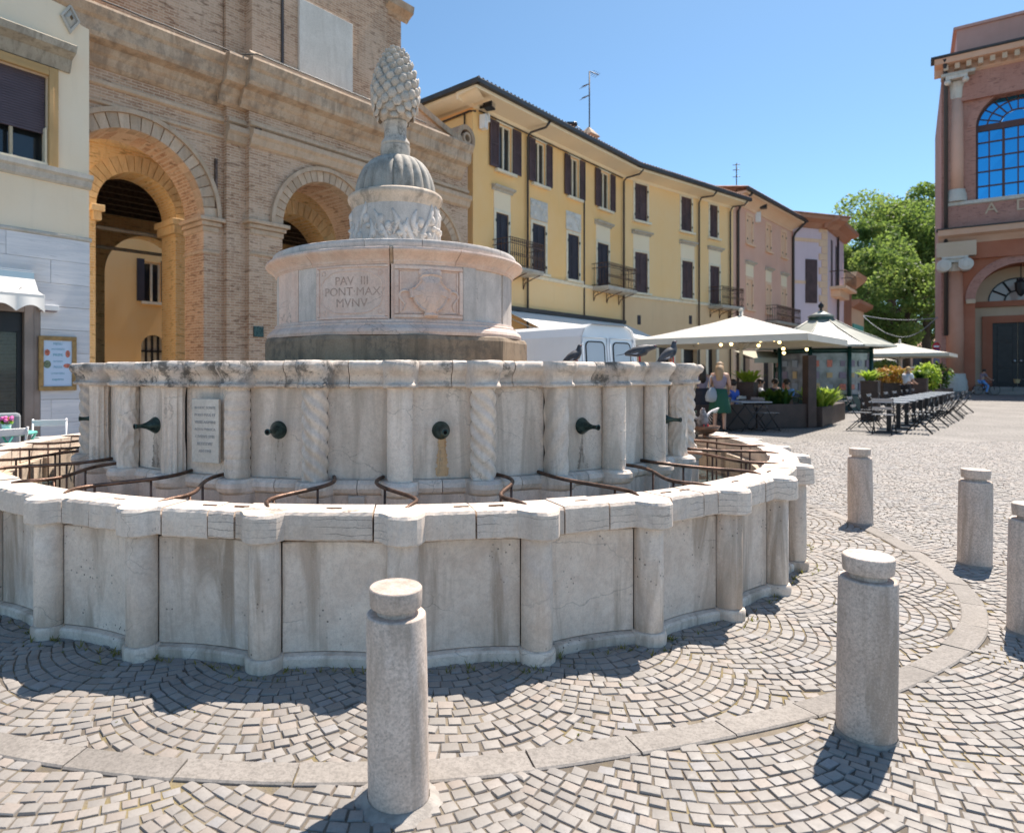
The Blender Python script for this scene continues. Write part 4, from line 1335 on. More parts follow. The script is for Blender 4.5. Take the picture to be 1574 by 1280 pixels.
# arch data
R1x, zs1 = PF.px(313, 333)
ap1 = PF.px(215, 203)[1]; r1 = ap1 - zs1
A1 = (R1x - r1, r1, zs1)
l2, zs2 = PF.px(434, 347, YB)
ap2 = PF.px(484, 277, YB)[1]; r2 = ap2 - zs2
A2 = (l2 + r2, r2, zs2)
x3 = PF.px(697, 345, YB)
A3 = (x3[0] - r2 * .98, r2, zs2)
print('arches', A1, A2, A3, sA, sB, sR, zc1)
TH = .95
b = MB()
arch_wall(b, -4.5, sA, -.05, zc1 - .05, [A1], 0, TH)
b.build('left_bay', M['brick'], PF.root)
b = MB()
arch_wall(b, sB, sR, -.05, zc1 - .05, [A2, A3], YB, TH)
b.add([(sR, YB, 0), (sR, TH, 0), (sR, TH, zc1), (sR, YB, zc1)], [(0, 1, 2, 3)])
b.build('main_bay', M['brick'], PF.root)
b = MB(); b.span(sA - .02, sB, -.17, TH, -.05, zc1 - .05)
b.add([(sB, YB, -.05), (sB, YB, zc1), (sB, -.17, zc1), (sB, -.17, -.05)], [(0, 1, 2, 3)])
b.build('corner_pilaster', M['brick'], PF.root)
# archivolts of separate voussoirs
for (xc, r, zs), y_ in ((A1, 0), (A2, YB), (A3, YB)):
    nv = 23; t_ = r * .20
    for i in range(nv):
        a0, a1 = PI * i / nv + .006, PI * (i + 1) / nv - .006
        b = MB(); ring_piece(b, xc, zs, r - .004, r + t_, a0, a1, y_ - .035 - random.uniform(0, .008), y_ + .3, 2)
        b.build('voussoir', M['brick_arch'], PF.root, .006, seg=1, fix=True)
    b = MB()
    for i in range(1):
        ring_piece(b, xc, zs, r + t_, r + t_ + .10, 0, PI, y_ - .10, y_ + .05, 40)
    b.build('arch_moulding', M['brick_arch'], PF.root, fix=True)
# imposts: moulded caps on the piers, wrapping into the reveals
def impost(x0, x1, y0, y1, z, h=.34):
    b = MB()
    b.span(x0 - .03, x1 + .03, y0 - .03, y1, z - h, z - h * .62)
    b.span(x0 - .08, x1 + .08, y0 - .08, y1, z - h * .6, z - h * .3)
    b.span(x0 - .15, x1 + .15, y0 - .15, y1, z - h * .28, z)
    b.span(x0 - .035, x1 + .035, y0 - .035, y1, z - h - .52, z - h - .44)
    b.build('impost', M['brick_arch'], PF.root, .012, seg=1)
impost(A1[0] + r1, sA - .16, 0, TH + .02, zs1)
impost(-4.4, A1[0] - r1, 0, TH + .02, zs1)
impost(sB + .05, A2[0] - r2, YB, TH + .02, zs2)
impost(A2[0] + r2, A3[0] - r2, YB, TH + .02, zs2)
impost(A3[0] + r2, sR - .05, YB, TH + .02, zs2)
# string courses and cornice on the three planes
za, zb_ = PF.px(137, 123)[1], PF.px(137, 152)[1]
for x0, x1, y_ in ((-4.5, sA, 0), (sA, sB, -.17), (sB, sR, YB)):
    moulding(PF, 'string_course', x0, x1, [(.02, za - .06), (.07, za - .03), (.07, za + .05), (.02, za + .07)], M['brick_arch'], y_)
    moulding(PF, 'string_course', x0, x1, [(.02, zb_ - .05), (.05, zb_ - .03), (.05, zb_ + .03), (.02, zb_ + .05)], M['brick_arch'], y_)
    c = zc1
    moulding(PF, 'cornice', x0 - (.0 if x0 < 0 else .28), (sRc if x1 == sR else x1), [(.03, c - 1.05), (.10, c - .98), (.14, c - .84), (.20, c - .78), (.24, c - .66), (.44, c - .60), (.48, c - .52), (.50, c - .28), (.56, c - .22), (.62, c - .06), (.60, c)], M['cornice'], y_)
for x0, x1, y_ in ((sA - .16, sA, 0), (sA, sB, -.17), (sB, sB + 1.0, YB)):
    z_ = zs1 + 3.15
# capital band on the pilaster and middle bay (starts right of the pilaster)
zk = PF.px(357, 210)[1]
for x0, x1, y_ in ((sA - .05, sB, -.17), (sB, sR, YB)):
    moulding(PF, 'capital_band', x0, x1, [(.02, zk - .25), (.09, zk - .20), (.13, zk - .05), (.20, zk + .02), (.20, zk + .14), (.05, zk + .20)], M['brick_arch'], y_)
# attic with the marble slab
at0, at1 = PF.px(346, None, 0), PF.px(597, None, YB)
at2 = PF.px(622, None, YB)
ztop = PF.px(600, -10, YB)[1]
b = MB(); b.span(sB + .1, at1, YB + .04, TH, zc1 - .02, ztop + 1.5); b.span(at1, at2, YB + .16, TH, zc1 - .02, ztop + .3)
b.build('attic', M['brick'], PF.root)
b = MB(); b.span(at0 + .02, sB + .1, .0, TH, zc1 - .02, ztop + 1.3); b.build('attic_pilaster', M['brick'], PF.root)
moulding(PF, 'attic_plinth', sB, at1, [(.02, zc1 + .0), (.10, zc1 + .02), (.10, zc1 + .38), (.03, zc1 + .46)], M['brick_arch'], YB + .04)
zt2 = PF.px(600, 18, YB)[1]
moulding(PF, 'attic_cornice', at1 - .1, at2 + .25, [(.02, zt2), (.1, zt2 + .08), (.3, zt2 + .2), (.34, zt2 + .4)], M['cornice'], YB + .16)
s0_, sz0 = PF.px(459, 116, YB); s1_, _ = PF.px(541, 147, YB)
sz1 = PF.px(459, -3, YB)[1]
b = MB(); b.span(s0_, s1_, YB - .04, YB + .05, sz0, sz1)
b.build('marble_tablet', M['white_stone'], PF.root, .01)
b = MB(); b.span(PF.px(434, None, YB) - .02, PF.px(434, None, YB) + .05, YB + .0, YB + .05, zc1, ztop); b.build('lead_strip', M['pipe'], PF.root)
# scrolls either side of the attic
def volute(x_in, x_out, zb, zh, y0, y1, sg):
    """Sloping scroll falling from the attic to a curl at x_out."""
    b = MB(); L = abs(x_out - x_in)
    top = []
    n = 26
    for i in range(n + 1):
        t = i / n
        top.append((x_in + sg * L * t * .90, zb + .28 + (zh - .28) * (1 - t) ** 1.9 + .10 * math.sin(t * PI)))
    pts_ = [(x_in, zb)] + [(x_in + sg * L * .88, zb)] + top[::-1]
    if sg < 0: pts_ = pts_[::-1]
    b.prism(pts_, y0, y1)
    b.build('scroll_wall', M['brick'], PF.root, fix=True)
    b = MB()
    for i in range(n):
        (xa, z_a), (xb, z_b) = top[i], top[i + 1]
        b.add([(xa, y0 - .10, z_a), (xb, y0 - .10, z_b), (xb, y0 - .10, z_b + .2), (xa, y0 - .10, z_a + .2), (xa, y1, z_a), (xb, y1, z_b), (xb, y1, z_b + .2), (xa, y1, z_a + .2)],
              [(0, 1, 2, 3), (3, 2, 6, 7), (1, 0, 4, 5), (4, 7, 6, 5)])
    # curl
    cx_, cz_ = x_in + sg * L * .93, zb + .48
    ring_piece(b, cx_, cz_, .30, .46, 0, 2 * PI, y0 - .12, y1 - .05, 32)
    ring_piece(b, cx_, cz_, .12, .20, 0, 2 * PI, y0 - .16, y1 - .1, 20)
    b.build('scroll', M['cornice'], PF.root, fix=True)
xo, zo = PF.px(722, 240, YB)
volute(at2, xo + .1, zc1, PF.px(640, 150, YB)[1] - zc1, YB + .15, TH - .2, 1)
volute(at0, at0 - 5.2, zc1, 2.2, .1, TH - .1, -1)
# holes and iron tie beside the arches
for u, v in ((397, 199),):
    x, z = PF.px(u, v, YB); b = MB(); b.lathe([(.09, 0), (.09, .03), (.001, .03)], 14, M=Matrix.Translation((x, YB, z)) @ Matrix.Rotation(R(90), 4, 'X')); b.build('tie_plate', M['iron'], PF.root)
x, z = PF.px(397, 510, YB); b = MB(); b.span(x - .14, x + .14, YB - .03, YB + .02, z - .13, z + .13); b.build('vent_grille', M['bronze'], PF.root, .006)
x, z = PF.px(331, 283); b = MB(); b.span(x - .03, x + .03, -.06, 0, z - .6, z + .6); b.build('iron_tie', M['iron'], PF.root)
b = MB(); b.tube([PF.px(137, 22) and (-.4, -.66, zc1 + .06)] + [(s, -.66 + .02 * math.sin(s * 9), zc1 + .05) for s in np.linspace(0, sA, 8)] + [(s, YB - .66, zc1 + .05) for s in np.linspace(sA + .3, PF.px(620), 12)], .018, 5)
b.build('cable', M['roof_edge'], PF.root)
# --- inside: passage left roofless so sun bounces in, inner arcade, hall with beams, rear wall, court house beyond
il, izs = PF.px(147, 378, 2.7)
ir, _ = PF.px(270, 340, 2.7)
iap = PF.px(213, 267, 2.7)[1]
ri = (ir - il) / 2
IN1 = ((il + ir) / 2, ri, iap - ri)
IN2 = (A2[0] + 1.1, r2 * .96, zs2 - .1); IN3 = (A3[0] + 1.1, r2 * .96, zs2 - .1)
b = MB(); arch_wall(b, -4.5, sR, -.05, zc1 - 1.2, [IN1, IN2, IN3], 2.7, 3.55)
b.build('inner_arcade', M['brick_warm'], PF.root)
for (xc, r, zs) in (IN1, IN2, IN3):
    nv = 21
    for i in range(nv):
        b = MB(); ring_piece(b, xc, zs, r, r + .42, PI * i / nv + .008, PI * (i + 1) / nv - .008, 2.66, 2.9, 2)
        b.build('inner_voussoir', M['warm_arch'], PF.root, fix=True)
    for sg in (-1, 1):
        b = MB(); x_ = xc + sg * r
        b.span(x_ - .10, x_ + .10, 2.58, 3.65, zs - .38, zs - .02); b.span(x_ - .16, x_ + .16, 2.52, 3.7, zs - .16, zs)
        b.build('inner_impost', M['warm_arch'], PF.root, .01, seg=1)
moulding(PF, 'inner_moulding', -4.5, sR, [(.03, iap + .55), (.12, iap + .6), (.12, iap + .75), (.03, iap + .8)], M['warm_arch'], 2.7)
HX0, HX1, HY = -6.0, sR + 1.0, 10.5
rb = []
bx, bzs = PF.px(216, 420, HY)
RB1 = (bx + .25, 1.55, EYE + (HOR - 425) * (PF.O[1] + bx * PF.d[1] + HY * PF.n[1]) / FPX)
RB2 = (IN2[0] + 3.2, 1.9, RB1[2]); RB3 = (RB2[0] + 5.2, 1.9, RB1[2])
b = MB(); arch_wall(b, HX0, HX1 + 6, -.05, 7.6, [RB1, RB2, RB3], HY, HY + .7); b.build('rear_wall', M['brick_warm'], PF.root)
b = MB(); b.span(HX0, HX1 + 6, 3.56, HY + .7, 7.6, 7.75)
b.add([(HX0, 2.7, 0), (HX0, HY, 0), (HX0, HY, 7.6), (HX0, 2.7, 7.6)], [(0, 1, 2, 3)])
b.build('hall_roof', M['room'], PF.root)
for k in range(9):
    b = MB(); y_ = 4.4 + k * .75; b.span(HX0, HX1 + 6, y_, y_ + .16, 7.28, 7.59); b.build('roof_beam', M['bark'], PF.root)
for k, (yy, zz) in enumerate(((4.9, 5.55), (7.6, 5.5))):
    b = MB(); b.tube([(HX0, yy, zz), (HX1, yy, zz)], .06, 6); b.build('tie_rod', M['trim_grey'], PF.root)
# court house seen through the arches
CH = Facade(PF.world(-6, 15.5), PF.d, 'court_house', 'small yellow house with dark shutters seen through the left brick arch')
def chx(u, v): return CH.px(u, v)
cu0, cz0_ = chx(221, 463); cu1, cz1_ = chx(247, 405)
au0, az0 = chx(217, 560); au1, az1 = chx(254, 516)
wall_grid(CH, 'wall', -6, 32, 0, 9, [(cu0, cu1, cz0_, cz1_), (au0, au1, 0.2, az1)], M['yellow'], .3)
b = MB(); b.span(cu0, cu0 + .07, .1, .18, cz0_, cz1_); b.span(cu1 - .07, cu1, .1, .18, cz0_, cz1_); b.span(cu0, cu1, .1, .18, cz1_ - .07, cz1_); b.span((cu0 + cu1) / 2 - .05, (cu0 + cu1) / 2 + .05, .1, .18, cz0_, cz1_)
cw = b.build('window', M['white_trim'], CH.root)
b = MB(); b.span(cu0, cu1, .19, .21, cz0_, cz1_); b.build('pane', M['glass'], cw)
b = MB(); b.span(cu0 - .12, cu1 + .12, -.12, 0, cz0_ - .12, cz0_); b.build('sill', M['white_trim'], cw)
for a_, c_ in ((cu0 - (cu1 - cu0) * .42, cu0), (cu1, cu1 + (cu1 - cu0) * .42)):
    b = MB(); b.span(a_, c_, -.08, -.03, cz0_, cz1_ + .1); b.build('shutter', M['shutter_dk'], cw)
b = MB(); n_ = 4
for i in range(n_ + 1):
    x_ = au0 + (au1 - au0) * i / n_; b.span(x_ - .04, x_ + .04, .1, .18, .2, az1)
for i in range(4): b.span(au0, au1, .1, .18, .2 + (az1 - .2) * (i + 1) / 4 - .04, .2 + (az1 - .2) * (i + 1) / 4 + .04)
gw = b.build('arched_window', M['black'], CH.root)
b = MB(); b.span(au0, au1, .2, .22, .2, az1); b.build('pane', M['white_trim'], gw)
b = MB()
xm, rm_ = (au0 + au1) / 2, (au1 - au0) / 2
for i in range(16):
    a0, a1 = PI * i / 16, PI * (i + 1) / 16
    p = lambda a: (xm - rm_ * math.cos(a), az1 - rm_ + rm_ * math.sin(a))
    (ax_, az_), (bx_, bz__) = p(a0), p(a1)
    b.add([(ax_, -.01, az_), (bx_, -.01, bz__), (bx_, -.01, az1), (ax_, -.01, az1)], [(0, 1, 2, 3)])
b.build('arch_head', M['yellow'], CH.root)

# ------------------------------------------------------------------ stucco houses
def sw_window(B, x0, x1, z0, z1, open_=False, trim=.13, sill=True, mat='shutter', hood=None, door=False, yr=.16, louvre=True, frame_mat='white_trim', wide=None):
    """One window as a part: frame, with pane, sill, hood and shutter leaves below it."""
    b = MB()
    b.span(x0 - trim, x0, -.035, 0, z0 - (0 if door else .02), z1 + trim); b.span(x1, x1 + trim, -.035, 0, z0 - (0 if door else .02), z1 + trim)
    b.span(x0, x1, -.035, 0, z1, z1 + trim)
    b.span(x0, x0 + .06, .06, .12, z0, z1); b.span(x1 - .06, x1, .06, .12, z0, z1); b.span(x0 + .06, x1 - .06, .06, .12, z1 - .06, z1)
    xm = (x0 + x1) / 2
    b.span(xm - .045, xm + .045, .065, .115, z0, z1 - .06)
    w = b.build('window', M[frame_mat], B.root, .006, seg=1)
    b = MB(); b.span(x0, x1, .125, .14, z0, z1); b.build('pane', M['glass'], w)
    if sill and not door:
        b = MB(); b.span(x0 - trim - .08, x1 + trim + .08, -.15, 0, z0 - .13, z0 - .02); b.build('sill', M[frame_mat], w, .012, seg=1)
    def leaf(a, c, y):
        b = MB(); fr = .07
        b.span(a, a + fr, y - .022, y + .022, z0 + .01, z1 - .01); b.span(c - fr, c, y - .022, y + .022, z0 + .01, z1 - .01)
        zm_ = z0 + (z1 - z0) * .48
        for q0, q1 in ((z0 + .01, z0 + .1), (zm_, zm_ + .08), (z1 - .1, z1 - .01)): b.span(a + fr, c - fr, y - .022, y + .022, q0, q1)
        n = int((z1 - z0) / .075)
        for i in range(n):
            zz = z0 + .1 + (z1 - z0 - .2) * i / n
            b.add([(a + fr, y - .016, zz), (c - fr, y - .016, zz), (c - fr, y + .016, zz + .055), (a + fr, y + .016, zz + .055)], [(0, 1, 2, 3), (3, 2, 1, 0)])
        b.span(a + fr, c - fr, y - .004, y + .004, z0 + .03, z1 - .03)
        b.build('shutter', M[mat], w)
    if open_:
        hw = (x1 - x0) / 2 * 1.02 if wide is None else wide
        leaf(x0 - hw - .02, x0 - .02, -.065); leaf(x1 + .02, x1 + hw + .02, -.065)
    else:
        leaf(x0 + .005, xm - .006, .03); leaf(xm + .006, x1 - .005, .03)
        b = MB()
        for x_ in (x0 - .015, x1 + .015):
            for z_ in (z0 + .25, z1 - .3): b.span(x_ - .03, x_ + .03, -.06, -.03, z_ - .05, z_ + .05)
        tag(b.build('hinge', M['black'], w), kind='stuff')
    if hood:
        moulding(B, 'hood', x0 - trim - .12, x1 + trim + .12, [(.04, hood), (.07, hood + .06), (.18, hood + .10), (.22, hood + .17), (.05, hood + .21)], M['trim_grey'], 0, w)
        b = MB(); b.span(x0 - trim, x1 + trim, -.02, 0, z1 + trim + .002, hood); b.build('hood_panel', M['soffit'], w)
    return w

def balcony(B, x0, x1, z0, z1, out=.85, label=None, simple=False):
    b = MB(); b.span(x0, x1, -out, -.002, z0 - .11, z0); b.span(x0 + .03, x1 - .03, -out + .03, -.002, z0 - .16, z0 - .11)
    bl = b.build('balcony', M['trim_grey'], B.root, .012, seg=1)
    b = MB()
    for za_ in (z0 + .06, z1 - .03, z0 + (z1 - z0) * .78):
        b.tube([(x0 + .03, -.03, za_), (x0 + .03, -out + .03, za_), (x1 - .03, -out + .03, za_), (x1 - .03, -.03, za_)], .016, 5)
    n = int((x1 - x0) / .125)
    for i in range(n + 1):
        x = x0 + .03 + (x1 - x0 - .06) * i / n
        b.tube([(x, -out + .03, z0), (x, -out + .03, z1)], .010, 4)
        if i < n and not simple:
            xm = x + (x1 - x0 - .06) / n / 2
            ring_piece(b, xm, z0 + (z1 - z0) * .88, .030, .048, 0, 2 * PI, -out + .024, -out + .036, 8)
            ring_piece(b, xm, z0 + (z1 - z0) * .42, .038, .056, 0, 2 * PI, -out + .024, -out + .036, 8)
    m = int(out / .125)
    for i in range(1, m):
        for x in (x0 + .03, x1 - .03): b.tube([(x, -out + out * i / m, z0), (x, -out + out * i / m, z1)], .010, 4)
    b.build('railing', M['iron'], bl)
    b = MB()
    k = 3
    for i in range(k):
        x = x0 + .2 + (x1 - x0 - .4) * i / (k - 1)
        b.tube([(x, -.02, z0 - .62), (x, -.10, z0 - .40), (x, -out * .55, z0 - .26), (x, -out + .06, z0 - .17)], .022, 6)
        b.tube([(x, -.02, z0 - .60), (x, -.02, z0 - .17)], .018, 5)
        ring_piece(b, x, z0, .0, .01, 0, PI, -.2, -.19, 3)
        b.tube([(x, -.02 - .13 + .09 * math.cos(t), z0 - .30 + .09 * math.sin(t)) for t in [2 * PI * q / 10 for q in range(9)]], .012, 5)
    b.build('bracket', M['iron'], bl)
    return bl

def eave(B, x0, x1, zw, out, mat='soffit', drop=.75, roofd=7.0, slope=.36, xr0=None, xr1=None, hip=None):
    """Coved soffit, gutter and tiled roof slope over a facade."""
    prof = [(.0, zw - drop), (.06, zw - drop + .02), (.08, zw - drop + .12)]
    for i in range(6):
        t = i / 5
        prof.append((.08 + (out - .16) * t, zw - drop + .12 + (drop - .24) * math.sin(t * PI / 2) ** .9))
    prof += [(out - .06, zw - .06), (out - .06, zw)]
    moulding(B, 'cove', x0, x1, prof, M[mat])
    b = MB()
    b.span(x0 - .1, x1 + .1, -out - .10, -out + .06, zw - .03, zw + .16)
    b.build('gutter', M['roof_edge'], B.root, .03, seg=2)
    b = MB()
    xa, xb = (x0 - .15 if xr0 is None else xr0), (x1 + .15 if xr1 is None else xr1)
    n = max(2, int((xb - xa) / .22))
    vs = []; fs = []
    for i in range(n * 2 + 1):
        x = xa + (xb - xa) * i / (2 * n)
        h = .06 if i % 2 else 0.0
        xt = x if hip is None else max(x, hip + (x - xa) * .0001)
        vs += [(x, -out - .05, zw + .17 + h), (xt, roofd, zw + .17 + h + (roofd + out) * slope)]
    for i in range(2 * n): fs.append((2 * i, 2 * i + 2, 2 * i + 3, 2 * i + 1))
    b.add(vs, fs); b.build('roof', M['roof_tile'], B.root)

# first length of the yellow block
yo_, _ = PF.px(727), 0
Y1 = Facade(PF.world(PF.px(727), 0), (.935, 1), 'yellow_house', 'long yellow house with open brown shutters next to the brick arcade')
xE = Y1.px(956)
zw = Y1.px(735, 126, -1.0)[1]
rects = []; wins = []
for (lo, hi, v0, v1, ul, ur) in ((765.4, 786, 262, 195, 751, 799), (821, 838, 283, 218, 808, 847), (875, 889.5, 306, 243, 863, 897.5), (921.5, 936.7, 322, 264, 910, 944)):
    a, zA = Y1.px(lo, v0); c, zB = Y1.px(hi, v1)
    zA = Y1.px((lo + hi) / 2, v0)[1]; zB = Y1.px((lo + hi) / 2, v1)[1]
    rects.append((a, c, zA, zB)); wins.append((a, c, zA, zB, True, None, Y1.px(ur) - c))
zup0 = sum(r[2] for r in rects) / 4; zup1 = sum(r[3] for r in rects) / 4
rects = [(r[0], r[1], zup0, zup1) for r in rects]
zs_ = Y1.px(870, 432)[1]                   # string course / balcony level
low = []
for (lo, hi, v1) in ((762, 781, 328), (818, 838, 347), (872.5, 889.5, 361), (918, 935, 374)):
    a, c = Y1.px(lo), Y1.px(hi); z1_ = Y1.px((lo + hi) / 2, v1)[1]
    low.append((a, c, z1_))
zl1 = sum(l[2] for l in low) / 4
lowr = [(a, c, zs_ + (.02 if i in (0, 3) else .12), zl1) for i, (a, c, _) in enumerate(low)]
print('yellow', zw, zup0, zup1, zs_, zl1, xE)
wall_grid(Y1, 'wall', 0, xE, zs_ - .02, zw, rects + lowr, M['yellow'])
wall_grid(Y1, 'ground_floor', 0, xE, -.05, zs_ - .02, [(1.0 + k * 3.0, 3.0 + k * 3.0, 0, 2.9) for k in range(int(xE / 3.0) - 0) if 3.0 + k * 3 < xE], M['yellow2'], .3)
for k in range(int(xE / 3.0)):
    if 3.0 + k * 3 < xE:
        b = MB(); b.span(1 + k * 3, 3 + k * 3, .28, .30, 0, 2.9); sf = b.build('shop_front', M['glass'], Y1.root)
        b = MB(); b.span(1 + k * 3, 1.1 + k * 3, .18, .27, 0, 2.9); b.span(2.9 + k * 3, 3 + k * 3, .18, .27, 0, 2.9); b.span(1.1 + k * 3, 2.9 + k * 3, .18, .27, 2.35, 2.45); b.span(1.95 + k * 3, 2.05 + k * 3, .18, .27, 0, 2.35); b.build('shop_frame', M['wood_door'], sf)
for (r, wv) in zip(rects, wins): sw_window(Y1, *r, open_=True, wide=(wv[6] - .02))
for i, r in enumerate(lowr): sw_window(Y1, *r, open_=False, mat='shutter_dk', hood=(r[3] + .78) if i in (0, 3) else None, door=i in (0, 3))
for i in (1, 2):
    a, c, _, z1_ = lowr[i]
    b = MB(); b.span(a - .15, c + .15, -.03, 0, z1_ + .16, z1_ + .95); b.build('stucco_relief', M['white_stone'], Y1.root, .01)
    b = MB()
    for q in range(9):
        b.ball(((a + c) / 2 + (c - a + .1) * .5 * math.sin(q * 2.4), -.03, z1_ + .55 + .28 * math.cos(q * 1.7)), (.14, .03, .11), 8, 6)
    tag(b.build('stucco_scroll', M['white_stone'], Y1.root), kind='stuff')
moulding(Y1, 'string_course', 0, xE, [(.02, zs_ - .16), (.07, zs_ - .13), (.09, zs_ - .04), (.04, zs_)], M['white_trim'])
balcony(Y1, Y1.px(762) - .25, Y1.px(781) + 1.15, zs_ - .03, zs_ + 1.0)
balcony(Y1, Y1.px(912) - .2, Y1.px(938) + 1.0, zs_ - .03, zs_ + 1.0)
DR = max(.3, zw - Y1.px(765, 170)[1]); print('drop', DR)
eave(Y1, -.9, xE, zw, .95, drop=DR, slope=.2, xr0=-1.0, hip=7.0)
for u in (808, 957):
    x = Y1.px(u) - (.06 if u == 957 else 0)
    pipe(Y1, u, [(x + .25, -.95, zw - .05), (x + .20, -.80, zw - .25), (x + .02, -.22, zw - DR - .05), (x, -.10, zw - DR - .2), (x, -.10, .1)], .045)
x = Y1.px(897); pipe(Y1, 0, [(x, -.04, zw - .7), (x, -.04, zs_), (x, -.04, 3.4)], .03)
b = MB(); b.tube([(.3, -.04, zw - DR - .03), (xE * .5, -.05, zw - DR - .05), (xE, -.04, zw - DR - .03)], .022, 5); b.build('cable', M['pipe'], Y1.root)
# left return wall
b = MB()
b.add([(0, 9, -.05), (0, 0, -.05), (0, 0, zw), (0, 9, zw)], [(0, 1, 2, 3)])
b.build('return_wall', M['yellow'], Y1.root)
b = MB()
prof = [(.06, zw - DR), (.08, zw - DR + .1), (.45, zw - .35), (.78, zw - .15), (.86, zw - .06), (.86, zw)]
vs = [(-o_, -.86, z) for o_, z in prof] + [(-o_, 9, z) for o_, z in prof]
n_ = len(prof); b.add(vs, [(i, n_ + i, n_ + i + 1, i + 1) for i in range(n_ - 1)], 0, True); b.build('return_cove', M['soffit'], Y1.root)
b = MB(); b.span(-1.02, -.84, -1.05, 9, zw - .03, zw + .16); b.build('return_gutter', M['roof_edge'], Y1.root, .03)
b = MB(); b.tube([(-.06, 3.3, zw - DR - 1.3), (-.06, 3.3, zw - DR - .4), (-.06, 2.9, zw - DR - .2), (-.06, .1, zw - DR - .1), (.1, -.06, zw - DR - .1)], .035, 6); b.tube([(-.05, .35, zw - DR - .1), (-.05, .35, 6)], .03, 6); b.build('conduit', M['pipe'], Y1.root)
# second length, turned away
Y2 = Facade(Y1.world(xE), (1.335, 1), 'yellow_house', 'paler yellow house with closed brown shutters in the middle of the row')
x2E = Y2.px(1127)
rects = []; lowr = []
for lo, hi, v0, v1 in ((975.5, 994.5, 341, 284), (1046.7, 1062.7, 354, 303), (1090.7, 1102.7, 366, 316)):
    m_ = (lo + hi) / 2; rects.append((Y2.px(lo), Y2.px(hi), Y2.px(m_, v0)[1], Y2.px(m_, v1)[1]))
z0_ = sum(r[2] for r in rects) / 3; z1_ = sum(r[3] for r in rects) / 3
rects = [(a, c, z0_, z1_) for a, c, _, _ in rects]
for lo, hi, v0, v1 in ((975.5, 995, 448, 388.5), (1048, 1064.6, 457.5, 400), (1091, 1105.4, 466, 411)):
    m_ = (lo + hi) / 2; lowr.append((Y2.px(lo), Y2.px(hi), Y2.px(m_, v0)[1], Y2.px(m_, v1)[1]))
z0_ = sum(r[2] for r in lowr) / 3; z1_ = sum(r[3] for r in lowr) / 3
lowr = [(a, c, z0_ - (.25 if i == 2 else 0), z1_) for i, (a, c, _, _) in enumerate(lowr)]
zw2 = zw
wall_grid(Y2, 'wall', 0, x2E, z0_ - .30, zw2, rects + lowr, M['yellow2'])
gx = [(Y2.px(u0), Y2.px(u1), 0, 3.0) for u0, u1 in ((1012, 1034), (1088, 1101))] + [(Y2.px(1050), Y2.px(1072), .9, 2.7)]
wall_grid(Y2, 'ground_floor', 0, x2E, -.05, z0_ - .30, gx, M['ochre'], .3)
for g_ in gx:
    b = MB(); b.span(g_[0], g_[1], .25, .29, g_[2], g_[3]); dd = b.build('door', M['wood_door'], Y2.root)
    b = MB(); b.span(g_[0] - .22, g_[0], -.04, .03, g_[2], g_[3] + .22); b.span(g_[1], g_[1] + .22, -.04, .03, g_[2], g_[3] + .22); b.span(g_[0], g_[1], -.04, .03, g_[3], g_[3] + .22); b.build('door_frame', M['white_trim'], dd, .01)
for i, r in enumerate(rects): sw_window(Y2, *r)
for i, r in enumerate(lowr): sw_window(Y2, *r, hood=r[3] + .85, door=i == 2)
moulding(Y2, 'string_course', 0, x2E, [(.02, z0_ - .30), (.07, z0_ - .27), (.09, z0_ - .17), (.04, z0_ - .13)], M['white_trim'])
balcony(Y2, Y2.px(1088), Y2.px(1122), z0_ - .28, z0_ + .75)
eave(Y2, 0, x2E, zw2, .95, drop=DR, slope=.2)
for u in (1072, 1120):
    x = Y2.px(u)
    pipe(Y2, u, [(x + .25, -.95, zw2 - .05), (x + .20, -.80, zw2 - .25), (x + .02, -.22, zw2 - DR + .05), (x, -.10, zw2 - DR - .2), (x, -.10, .1)], .045)
for u in (982, 1061):
    x, z = Y2.px(u, 491); b = MB(); b.span(x - .12, x + .12, -.03, .02, z - .25, z + .2); b.build('vent', M['shutter_dk'], Y2.root)
# pink house
PK = Facade(Y2.world(x2E), (1.0, 1.0), 'pink_house', 'pink stuccoed house with peach window surrounds beyond the yellow row')
pE = PK.px(1220)
zp = PK.px(1150, 292, -.8)[1]
up = [(PK.px(a), PK.px(c), PK.px((a + c) / 2, v0)[1], PK.px((a + c) / 2, v1)[1]) for a, c, v0, v1 in ((1148, 1156, 374, 335), (1178.5, 1184, 386, 346), (1202, 1207.5, 397, 358))]
lo_ = [(PK.px(a), PK.px(c), PK.px((a + c) / 2, v0)[1], PK.px((a + c) / 2, v1)[1]) for a, c, v0, v1 in ((1148, 1156, 474, 430), (1178.5, 1184, 482, 438), (1202, 1207.5, 486, 446))]
def lev(l):
    z0 = sum(r[2] for r in l) / len(l); z1 = sum(r[3] for r in l) / len(l)
    return [(a, c, z0, z1) for a, c, _, _ in l]
up = lev(up); lo_ = lev(lo_)
wall_grid(PK, 'wall', 0, pE, 3.3, zp, up + lo_, M['pink'])
wall_grid(PK, 'ground_floor', 0, pE, -.05, 3.3, [(1.0, 2.6, 0, 2.6), (5, 6.6, 0, 2.6)], M['peach'], .3)
for q in ((1.0, 2.6), (5, 6.6)):
    b = MB(); b.span(q[0], q[1], .25, .29, 0, 2.6); b.build('door', M['wood_door'], PK.root)
for r in up: sw_window(PK, *r, frame_mat='peach_trim', mat='peach_trim', trim=.2)
for r in lo_: sw_window(PK, *r, frame_mat='peach_trim', mat='peach_trim', trim=.2, hood=r[3] + .9)
eave(PK, 0, pE, zp, .8, 'peach_trim', drop=.6, slope=.2)
x = PK.px(1128); 
